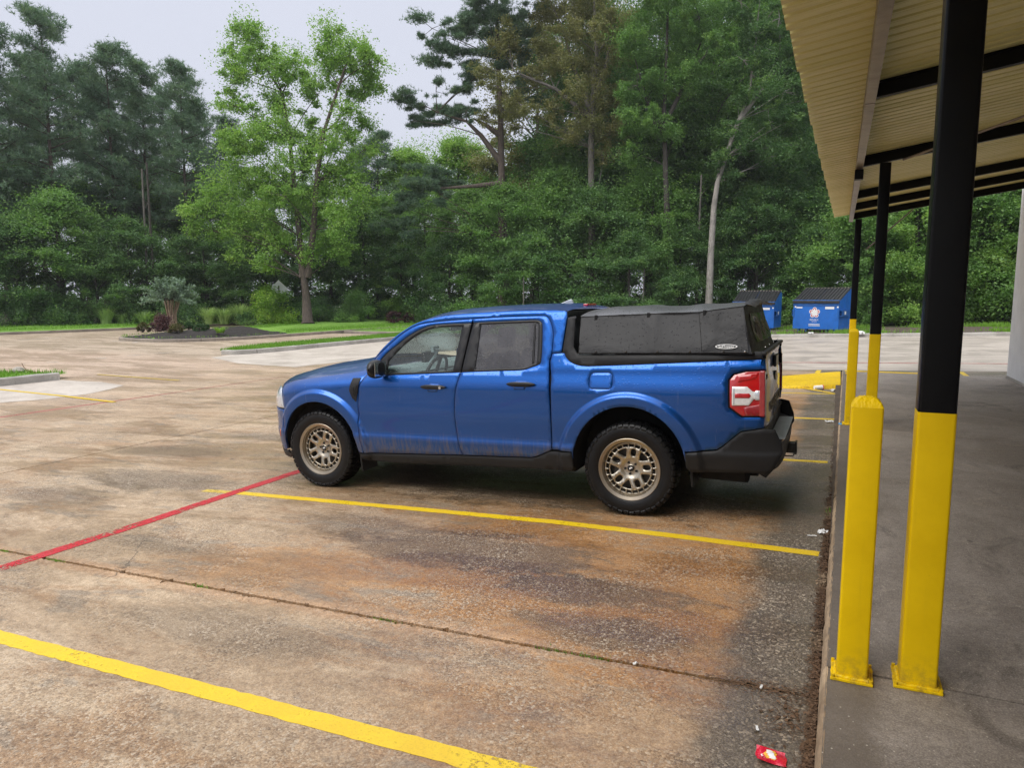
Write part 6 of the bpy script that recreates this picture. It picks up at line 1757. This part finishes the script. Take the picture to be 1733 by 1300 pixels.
# ------------------------------------------------------------------ shrubs, reeds, crape myrtle
def shrub(name, px, depth, zoff, wpx, hpx, leafm, nleaf, leaf, label, seed, group=None, up=.5, rnd=False, ncl=26, cat='shrub', base_py=None):
    rg = np.random.default_rng(seed); k = depth / FOC; Rr = wpx * k / 2; H = hpx * k
    p = pxw(px, 545, depth); zg = T(p[0]) + zoff; cl = []; mb = MB()
    for i in range(ncl):
        d = unit(rg, 1)[0]; d[2] = abs(d[2])
        f = (.82 if rnd else .25 + .75 * rg.random())
        c = d * np.array([Rr, Rr, H]) * f + (0 if rnd else rg.normal(0, .16, 3) * np.array([Rr, Rr, H])); c[2] = max(.08 * H, c[2])
        cl.append((*c, Rr * (.24 if rnd else .16 + .34 * rg.random())))
        if i % 3 == 0: mb.tube([(0, 0, 0), tuple(c * .5 + rg.normal(0, .03, 3)), tuple(c)], [.02, .012, .005], 5, caps=False)
    C = clump_points(cl, nleaf, rg, .8, .5); C = C[C[:, 2] > .01]
    e = tag(empty(name, (p[0], p[1], zg)), label, cat, group)
    link('stems', mb.mesh('stems', 60), M['bark_dark'], e); link('foliage', leaf_mesh('foliage', C, leaf, rg, up), M[leafm], e)
    return e
shrub('leafy_shrub', 456, 52, .2, 92, 78, 'leaf_lime', 18000, .12, 'bright yellow-green broadleaf shrub hiding the foot of the diamond sign', 51)
shrub('feathery_shrub', 590, 53, .2, 84, 66, 'leaf_mid', 16000, .085, 'soft feathery olive-green shrub right of the forked tree trunk', 52, up=.1)
shrub('leafy_shrub', 676, 57, .2, 68, 72, 'leaf_bright', 15000, .11, 'bright green shrub beside the purple clipped bush', 53)
shrub('purple_bush', 668, 52, .25, 34, 24, 'leaf_purple', 4500, .07, 'small dark purple bush on the lawn near the pickup windshield', 54, rnd=True)
shrub('purple_bush', 692, 52.5, .25, 22, 20, 'leaf_purple', 3000, .07, 'smallest dull purple bush beside the bigger purple one on the lawn', 55, rnd=True)
shrub('loropetalum', 270, 36.5, .36, 52, 26, 'leaf_purple', 9000, .06, 'wide low purple-leaved bush in the mulch bed below the crape myrtle', 56, ncl=34)
shrub('round_bush', 241, 36.3, .33, 22, 19, 'leaf_brown', 5000, .045, 'round bronze-green clipped bush at the left end of the mulch bed', 57, rnd=True)
shrub('round_bush', 298, 35.4, .36, 26, 17, 'leaf_brown', 5000, .045, 'round bronze-green clipped bush at the middle front of the mulch bed', 58, rnd=True)
shrub('round_bush', 319, 37.3, .44, 17, 14, 'leaf_round', 4000, .045, 'round dark green bush behind the crape myrtle side of the mulch bed', 59, rnd=True)
shrub('round_bush', 336, 36.2, .40, 20, 13, 'leaf_round', 4000, .045, 'round green bush beside the arching lily clump in the mulch', 60, rnd=True)
shrub('round_bush', 347, 37.2, .42, 15, 13, 'leaf_round', 3000, .045, 'small round bush tucked behind its neighbour near the lily clump', 61, rnd=True)
for i, (px, d, w_, h_, lm, lb) in enumerate([(215, 50, 70, 26, 'leaf_mid', 'low spreading green shrub beside the verge reeds'), (262, 50, 60, 24, 'leaf_bright', 'low bright green shrub behind the crape myrtle'), (425, 51, 50, 22, 'leaf_dark', 'low dark shrub between the reeds and the sign shrub'), (400, 54, 60, 30, 'leaf_dark', 'dark low shrub behind the median reeds'), (20, 47, 110, 60, 'leaf_dark', 'dark shrub at the far left wood edge'), (100, 48, 100, 52, 'leaf_dark', 'dark shrub behind the left verge'), (300, 50, 100, 50, 'leaf_dark', 'dark shrub in the shade behind the crape myrtle'), (540, 54, 90, 46, 'leaf_dark', 'dark shrub in the shade behind the forked tree')]):
    shrub('low_shrub', px, d, .15, w_, h_, lm, 7000, .12, lb, 70 + i)
for i, (px, d, w_, h_, lm, lb) in enumerate([(740, 52, 90, 60, 'leaf_dark', 'dark shrub at the wood edge behind the pickup front window'), (810, 50, 90, 56, 'leaf_mid', 'green shrub at the wood edge above the pickup roof'), (1105, 44, 60, 40, 'leaf_mid', 'low bright shrub beside the ivy-clad trunk'), (1030, 47, 80, 50, 'leaf_dark', 'dark shrub behind the front of the topper'), (1270, 44, 80, 40, 'leaf_dark', 'dark shrub behind the half hidden dumpster'), (1330, 45, 60, 56, 'leaf_mid', 'green shrub between the two dumpsters'), (1395, 43, 90, 90, 'leaf_dark', 'dark tall shrub directly behind the starred dumpster'), (1475, 38.5, 80, 130, 'leaf_mid', 'tall leafy shrub beside the starred dumpster'), (1530, 38, 110, 180, 'leaf_bright', 'tall yellow-green shrub between the second and first posts'), (1600, 39, 110, 190, 'leaf_mid', 'tall green shrub behind the near black post'), (1665, 38.5, 110, 170, 'leaf_bright', 'bright leafy shrub right of the near black post'), (1725, 38, 110, 190, 'leaf_mid', 'tall green shrub against the white wall corner'), (1570, 41, 130, 250, 'leaf_dark', 'dark high shrub deeper behind the canopy posts'), (1680, 42, 140, 250, 'leaf_dark', 'dark high shrub deeper behind the white wall corner'), (1790, 40, 140, 220, 'leaf_mid', 'tall shrub hidden mostly by the white wall'), (1455, 42, 90, 170, 'leaf_dark', 'dark shrub behind the third post')]):
    shrub('edge_shrub', px, d, .12, w_, h_, lm, 13000 if d < 42 else 8000, .125 if d < 42 else .12, lb, 90 + i, ncl=40)
def reeds(px, depth, h, n, spread, label, seed, zoff=.2, mat='reed', name='reed_clump'):
    rg = np.random.default_rng(seed); p = pxw(px, 548, depth); zg = T(p[0]) + zoff; V = []; F = []
    for i in range(n):
        a = rg.random() * 6.283; r = spread * .35 * rg.random(); L_ = h * (.6 + .5 * rg.random()); ln = (.2 + .7 * rg.random()) * spread
        o = np.array([math.cos(a) * r, math.sin(a) * r, 0]); d = np.array([math.cos(a), math.sin(a), 0]); s = np.array([-d[1], d[0], 0]) * .022
        for q in range(5):
            t = q / 4; c = o + d * ln * t ** 1.8 + np.array([0, 0, L_ * (t - .28 * t ** 3)])
            V += [tuple(c - s * (1 - .9 * t)), tuple(c + s * (1 - .9 * t))]
        b = len(V) - 10
        F += [(b + 2 * q, b + 2 * q + 1, b + 2 * q + 3, b + 2 * q + 2) for q in range(4)]
    me = bpy.data.meshes.new(name); me.from_pydata(V, [], F); me.update()
    return tag(link(name, me, M[mat]), label, 'grass clump'), tuple((p[0], p[1], zg))
for a in ((180, 48.4, 1.6, 420, .9, 'tall light green reed clump on the left verge', 110), (206, 49, 1.1, 300, .7, 'shorter reed clump beside the tall verge reeds', 111), (245, 49, 1.25, 350, .9, 'reed clump behind the purple bush on the verge', 112), (352, 50.5, 1.6, 420, 1.1, 'arching reed clump left of the other median reeds', 113), (378, 51, 1.5, 400, 1.1, 'arching reed clump in the middle of the median reeds', 114), (408, 51.5, 1.9, 420, 1.1, 'tallest arching reed clump beside the bright sign shrub', 115)):
    o, l = reeds(*a); o.location = l
o, l = reeds(372, 35.6, .42, 150, .55, 'low arching lily clump at the right end of the mulch bed', 116, .34, 'leaf_lime', 'lily_clump'); o.location = l
# crape myrtle
rg = np.random.default_rng(120); p = pxw(291, 540, 40.5); base = (p[0], p[1], T(p[0]) + .38)
mb = MB(); tips = []
for i in range(11):
    a = i * .571 + rg.normal(0, .2); r = .10 + .16 * rg.random()
    b0 = np.array([math.cos(a) * r * .8, math.sin(a) * r * .8, 0]); b1 = b0 * 1.1 + np.array([0, 0, .75]) + rg.normal(0, .03, 3); b2 = b0 * (1.9 + rg.random()) + np.array([0, 0, 1.5 + .15 * rg.random()])
    mb.tube([tuple(b0), tuple(b1), tuple(b2)], [.052, .042, .034], 7, caps=False); tips.append(b2)
cm = tag(empty('crape_myrtle', base), 'crape myrtle with clustered tan stems and a feathery grey-green spray of shoots', 'tree')
link('trunk', mb.mesh('trunk', 60), M['bark_myrtle'], cm)
mb = MB(); C = []
for i in range(95):
    t = tips[i % len(tips)]; a = rg.random() * 6.283; el = .10 + 1.35 * rg.random(); L_ = 1.3 + .55 * rg.random()
    d = np.array([math.cos(a) * math.cos(el), math.sin(a) * math.cos(el), math.sin(el)])
    e_ = t * .8 + d * L_ * .92 + np.array([0, 0, -.05]); mb.tube([tuple(t), tuple((t + e_) / 2 + np.array([0, 0, .08])), tuple(e_)], [.010, .007, .003], 4, caps=False)
    for q in range(70):
        f = .15 + .85 * rg.random(); c = t + (e_ - t) * f + np.array([0, 0, .16 * f * (1 - f) * 2]); C.append(c + rg.normal(0, .045, 3))
link('shoots', mb.mesh('shoots', 60), M['bark_dark'], cm); link('crown', leaf_mesh('crown', np.array(C), .15, rg, .4, .45), M['leaf_blue'], cm)
# ivy column on a trunk
rg = np.random.default_rng(130); p = pxw(1128, 512, 46.6); mb = MB(); H = pxw(1128, 372, 46.6)[2] - T(p[0])
iv = tag(empty('ivy_clad_trunk', (p[0], p[1], T(p[0]))), 'straight trunk sheathed in bright ivy leaves left of the pale trunk', 'tree')
mb.tube([(0, 0, 0), (.05, 0, H * .5), (0, 0, H)], [.22, .17, .12], 8, caps=False); link('trunk', mb.mesh('trunk', 60), M['bark_dark'], iv)
n = 9000; a = rg.random(n) * 6.283; z = rg.random(n) * H; r = .30 + .14 * rg.random(n) + .12 * np.sin(z * 2.3 + a)
link('ivy', leaf_mesh('ivy', np.column_stack([r * np.cos(a), r * np.sin(a), z]), .14, rg, .2), M['leaf_mid'], iv)
# bare saplings and poles in the wood
for i, (px, d, y1, lean, lb) in enumerate([(886, 46, 470, 0, 'thin bare sapling stem above the pickup roof'), (1065, 46, 480, 0, 'thin bare sapling left of the ivy-clad trunk'), (1088, 45, 455, .05, 'straight sapling pole beside the ivy-clad trunk'), (1178, 48, 300, .1, 'slim straight trunk left of the pale trunk'), (1445, 44, 380, .2, 'dark trunk showing between the third post and the dumpster'), (1392, 50, 360, .3, 'leaning dark trunk above the starred dumpster'), (262, 52, 280, 0, 'slender bare pine stem behind the crape myrtle'), (252, 53, 290, .1, 'second slender bare pine stem behind the crape myrtle')]):
    p = pxw(px, 512, d); zt = pxw(px, y1, d)[2]; z0 = T(p[0]); rr = (.05, .05, .06, .10, .16, .12, .11, .10, .07)[i]
    mb = MB(); mb.tube([(0, 0, 0), (lean * .3, 0, (zt - z0) * .5), (lean, 0, zt - z0)], [rr, rr * .85, rr * .6], 7, caps=False)
    for q in range(4): mb.tube([(lean * .5, 0, (zt - z0) * (.5 + .12 * q)), (lean * .5 + R.uniform(-.7, .7), R.uniform(-.5, .5), (zt - z0) * (.56 + .12 * q))], [rr * .3, .006], 5, caps=False)
    tag(link('bare_stem', mb.mesh('bare_stem', 60), M['bark_dark' if rr > .1 else 'bark_grey']), lb, 'tree').location = (p[0], p[1], z0)


# diamond sign seen from behind
p = pxw(474, 545, 53.5); zc = pxw(474, 489, 53.5)[2]
sg = tag(empty('road_sign', (p[0], p[1], T(p[0]) + .2), (0, 0, YAW + math.radians(22))), 'blank back of a diamond road sign rising above the bright shrub', 'sign')
zl = zc - T(p[0]) - .2
mb = MB(); h = .66; mb.prism([(-h, 0), (0, -h), (h, 0), (0, h)], -.003, .003, fn=lambda a, b, c: (a, c, b + zl)); mb.build('sign_plate', M['sign'], sg)
mb = MB(); mb.box(-.035, .035, -.045, -.006, 0, zl + .25); mb.build('sign_post', M['darksteel'], sg)

# ------------------------------------------------------------------ litter and small things on the lot
def crumple(name, x, y, z, sx, sy, h, mat, label, seed, rz=0, cat='litter', group=None):
    rg = np.random.default_rng(seed); n = 9; Z = rg.random((n + 1, n + 1)) ** 1.5 * h
    mb = MB(); ox, oy = rg.normal(0, .04, (n + 1, n + 1)), rg.normal(0, .04, (n + 1, n + 1))
    mb.grid(lambda s, t: ((s - .5 + ox[int(round(s * n))][int(round(t * n))]) * sx, (t - .5 + oy[int(round(s * n))][int(round(t * n))]) * sy, .002 + Z[int(round(s * n))][int(round(t * n))]), n, n)
    o = tag(mb.build(name, M[mat]), label, cat, group); o.location = (x, y, z); o.rotation_euler = (0, 0, rz)
    return o
wr = tag(empty('candy_wrapper', (-.145, 2.665, T(-.14) + .006), (0, 0, .12)), 'torn red candy wrapper lying in the gutter by the kerb', 'wrapper')
def wz(x, y): return .006 + .006 * math.sin(x * 70 + 1) * math.cos(y * 55) + .005 * math.sin(x * 33 - y * 90)
mb = MB(); mb.grid(lambda s, t: ((s - .5) * .105 * (1 - .05 * math.sin(t * 9)), (t - .5) * .085 + .012 * (s - .5) * 2 * math.sin(5 * s), wz((s - .5) * .1, (t - .5) * .08)), 16, 14); mb.build('foil', M['redfoil'], wr, smooth=25)
def wpatch(nm, mat, x0, x1, y0, y1, dz, sk=0):
    mb = MB(); mb.grid(lambda s, t: (x0 + (x1 - x0) * s + sk * t + .003 * math.sin(t * 17), y0 + (y1 - y0) * t, wz(x0 + (x1 - x0) * s, y0 + (y1 - y0) * t) + dz), 5, 9); mb.build(nm, M[mat], wr)
wpatch('yellow_print', 'yellowfoil', -.020, .022, -.030, .034, .0012, -.006)
wpatch('white_print', 'white', -.008, .014, -.028, .034, .0024, -.010)
wpatch('white_print', 'white', -.034, -.029, -.014, .018, .0024, .0)
for i, (x, y, sx, sy, lb) in enumerate([(-.02, 5.50, .065, .05, 'crumpled white paper scrap in the gutter behind the rear bumper'), (-.09, 5.41, .06, .015, 'thin white straw wrapper beside the crumpled scrap'), (-.03, 10.6, .11, .05, 'white scrap in the gutter near the second bollard'), (.0, 14.2, .13, .07, 'grey paper scrap in front of the yellow ramp'), (-.79, 3.165, .026, .014, 'tiny white scrap caught in the pavement joint'), (-.225, 3.16, .035, .010, 'cigarette butt at the end of the pavement joint'), (-.21, 2.83, .035, .010, 'white cigarette butt near the candy wrapper'), (3.3, 33.1, .4, .2, 'white scrap against the far kerb'), (.82, 33.5, .5, .25, 'white plastic scrap by the far kerb near the third post'), (-1.05, 34.7, .22, .12, 'white scrap under the starred dumpster')]):
    crumple('paper_scrap', x, y, T(x) + (.006 if y < 33 else .12), sx, sy, min(sx, sy) * .6, 'white', lb, 200 + i, .3 * i)
cu = tag(empty('drink_cup', (-.24, 14.38, T(-.2) + .045), (0, math.radians(90), .5)), 'white paper cup lying in front of the yellow ramp', 'cup')
mb = MB(); 
for r0, r1, z0, z1 in ((.040, .044, -.10, .05),): mb.tube([(0, 0, z0), (0, 0, z1)], [r0 * .8, r1], 18)
mb.build('cup_body', M['white'], cu, smooth=40)
mb = MB(); mb.tube([(0, 0, .05), (0, 0, .065)], .047, 18); mb.build('cup_lid', M['redfoil'], cu, smooth=40)
# gutter litter: needles, leaves, twigs and pebbles
rg = np.random.default_rng(300); n = 9000
y = rg.uniform(1.2, 16.5, n); y[:5200] = rg.uniform(1.8, 6.5, 5200); x = CX(0) + .0095 * y - .008 - np.abs(rg.normal(0, .020, n))
bl = rg.random(n); sel = bl < .018; y[sel] = 2.97 + rg.normal(0, .12, sel.sum()); x[sel] = -.06 - np.abs(rg.normal(0, .08, sel.sum()))
z = Tn(x) + .004 + rg.random(n) * .022 * np.clip(1 - (0 - x) / .08, 0.1, 1)
C = np.column_stack([x, y, z]); a = rg.random(n) * 6.283; L_ = np.where(rg.random(n) < .5, .03 + .06 * rg.random(n), .010 + .018 * rg.random(n)); wd = np.where(L_ > .03, .0025, L_ * .6)
d = np.stack([np.cos(a), np.sin(a), rg.normal(0, .18, n)], 1) * (L_ / 2)[:, None]; s = np.stack([-np.sin(a), np.cos(a), rg.normal(0, .3, n)], 1) * (wd / 2)[:, None]
V = np.stack([C - d, C + s, C + d, C - s], 1).reshape(-1, 3)
M['leaf_litter2'] = mat_leaf('brown_leaf_litter', (.025, .014, .008), (.17, .095, .05), (.30, .22, .14), .0, .8)
tag(link('gutter_litter', npmesh('gutter_litter', V, np.arange(4 * n).reshape(-1, 4)), M['leaf_litter2']), 'brown leaf and pine needle litter lying along the kerb', 'litter', kind='stuff')
rg = np.random.default_rng(301); n = 900
y = np.concatenate([3.17 + rg.normal(0, .012, n // 2), 3.17 + rg.normal(0, .03, n - n // 2)]); x = np.concatenate([rg.uniform(-8, -.1, n // 2), -.25 + rg.normal(0, .12, n - n // 2)])
C = np.column_stack([x, y, Tn(x) + .003]); a = rg.random(n) * 6.283; L_ = .012 + .03 * rg.random(n)
d = np.stack([np.cos(a), np.sin(a) * .4, np.zeros(n)], 1) * (L_ / 2)[:, None]; s = np.stack([-np.sin(a), np.cos(a), np.zeros(n) + .3], 1) * .0022
V = np.stack([C - d, C + s, C + d, C - s], 1).reshape(-1, 3)
tag(link('joint_litter', npmesh('joint_litter', V, np.arange(4 * n).reshape(-1, 4)), M['leaf_litter2']), 'fine brown debris lying in the pavement joint', 'litter', kind='stuff')
rg = np.random.default_rng(302); xs = np.concatenate([rg.normal(c, .05, 60) for c in (-1.18, -.98, -3.6, -2.2, -5.0, -5.6, -6.4)]); ys_ = 3.17 + rg.normal(0, .008, len(xs))
blades('joint_moss', np.column_stack([xs, ys_, Tn(xs) - .012]), .012, .03, .006, 'blade', None, .8, 9)
bpy.data.objects['joint_moss']['label'] = 'small green weeds growing in the pavement joint'; bpy.data.objects['joint_moss']['category'] = 'weeds'
xs = np.array([CX(6.0) - .012] * 60) + rg.normal(0, .012, 60); ys_ = 6.05 + rg.normal(0, .03, 60)
blades('kerb_weed', np.column_stack([xs, ys_, Tn(xs)]), .02, .06, .012, 'blade', None, .9, 10)
bpy.data.objects['kerb_weed']['label'] = 'tiny green weed growing against the kerb'; bpy.data.objects['kerb_weed']['category'] = 'weeds'
# broken lump and bent bar on the left island
rg = np.random.default_rng(310)
mb = MB(); nn = rg.normal(0, .12, (13, 9))
mb.grid(lambda s, t: ((.42 + nn[int(round(s * 12)) % 12][int(round(t * 8))] * .35) * math.sin(t * math.pi) * math.cos(s * 6.283), .30 * math.sin(t * math.pi) * math.sin(s * 6.283), .19 * math.cos(t * math.pi) + .10), 12, 8)
o = tag(mb.build('concrete_lump', M['rock']), 'broken lump of grey concrete lying in the island grass', 'rubble'); q_ = pxw(32, 633, 18.7); o.location = (q_[0], q_[1], T(-19) + .16); o.scale = (.42, .42, .5)
mb = MB(); mb.tube([tuple(pxw(a_, b_, 18.6)) for a_, b_ in ((37, 615), (40, 621), (45, 626), (52, 629.5), (62, 631), (72, 631.5), (82, 634), (92, 637))], .008, 7)
tag(mb.build('bent_bar', M['rust'], smooth=40), 'thin bent rusty bar curling up from the island grass', 'bar')


# rain-damp air
mb = MB(); mb.box(-125, 45, -62, 122, -2.0, 27)
hz_ = mb.build('haze', None)
hm = bpy.data.materials.new('damp_air'); hm.use_nodes = True; ht = hm.node_tree; ht.nodes.clear()
ho = ht.nodes.new('ShaderNodeOutputMaterial'); hv = ht.nodes.new('ShaderNodeVolumePrincipled')
hv.inputs['Color'].default_value = (.93, .95, 1, 1); hv.inputs['Density'].default_value = .0004; hv.inputs['Anisotropy'].default_value = .2
ht.links.new(hv.outputs[0], ho.inputs['Volume']); hz_.data.materials.append(hm); tag(hz_, kind='stuff')
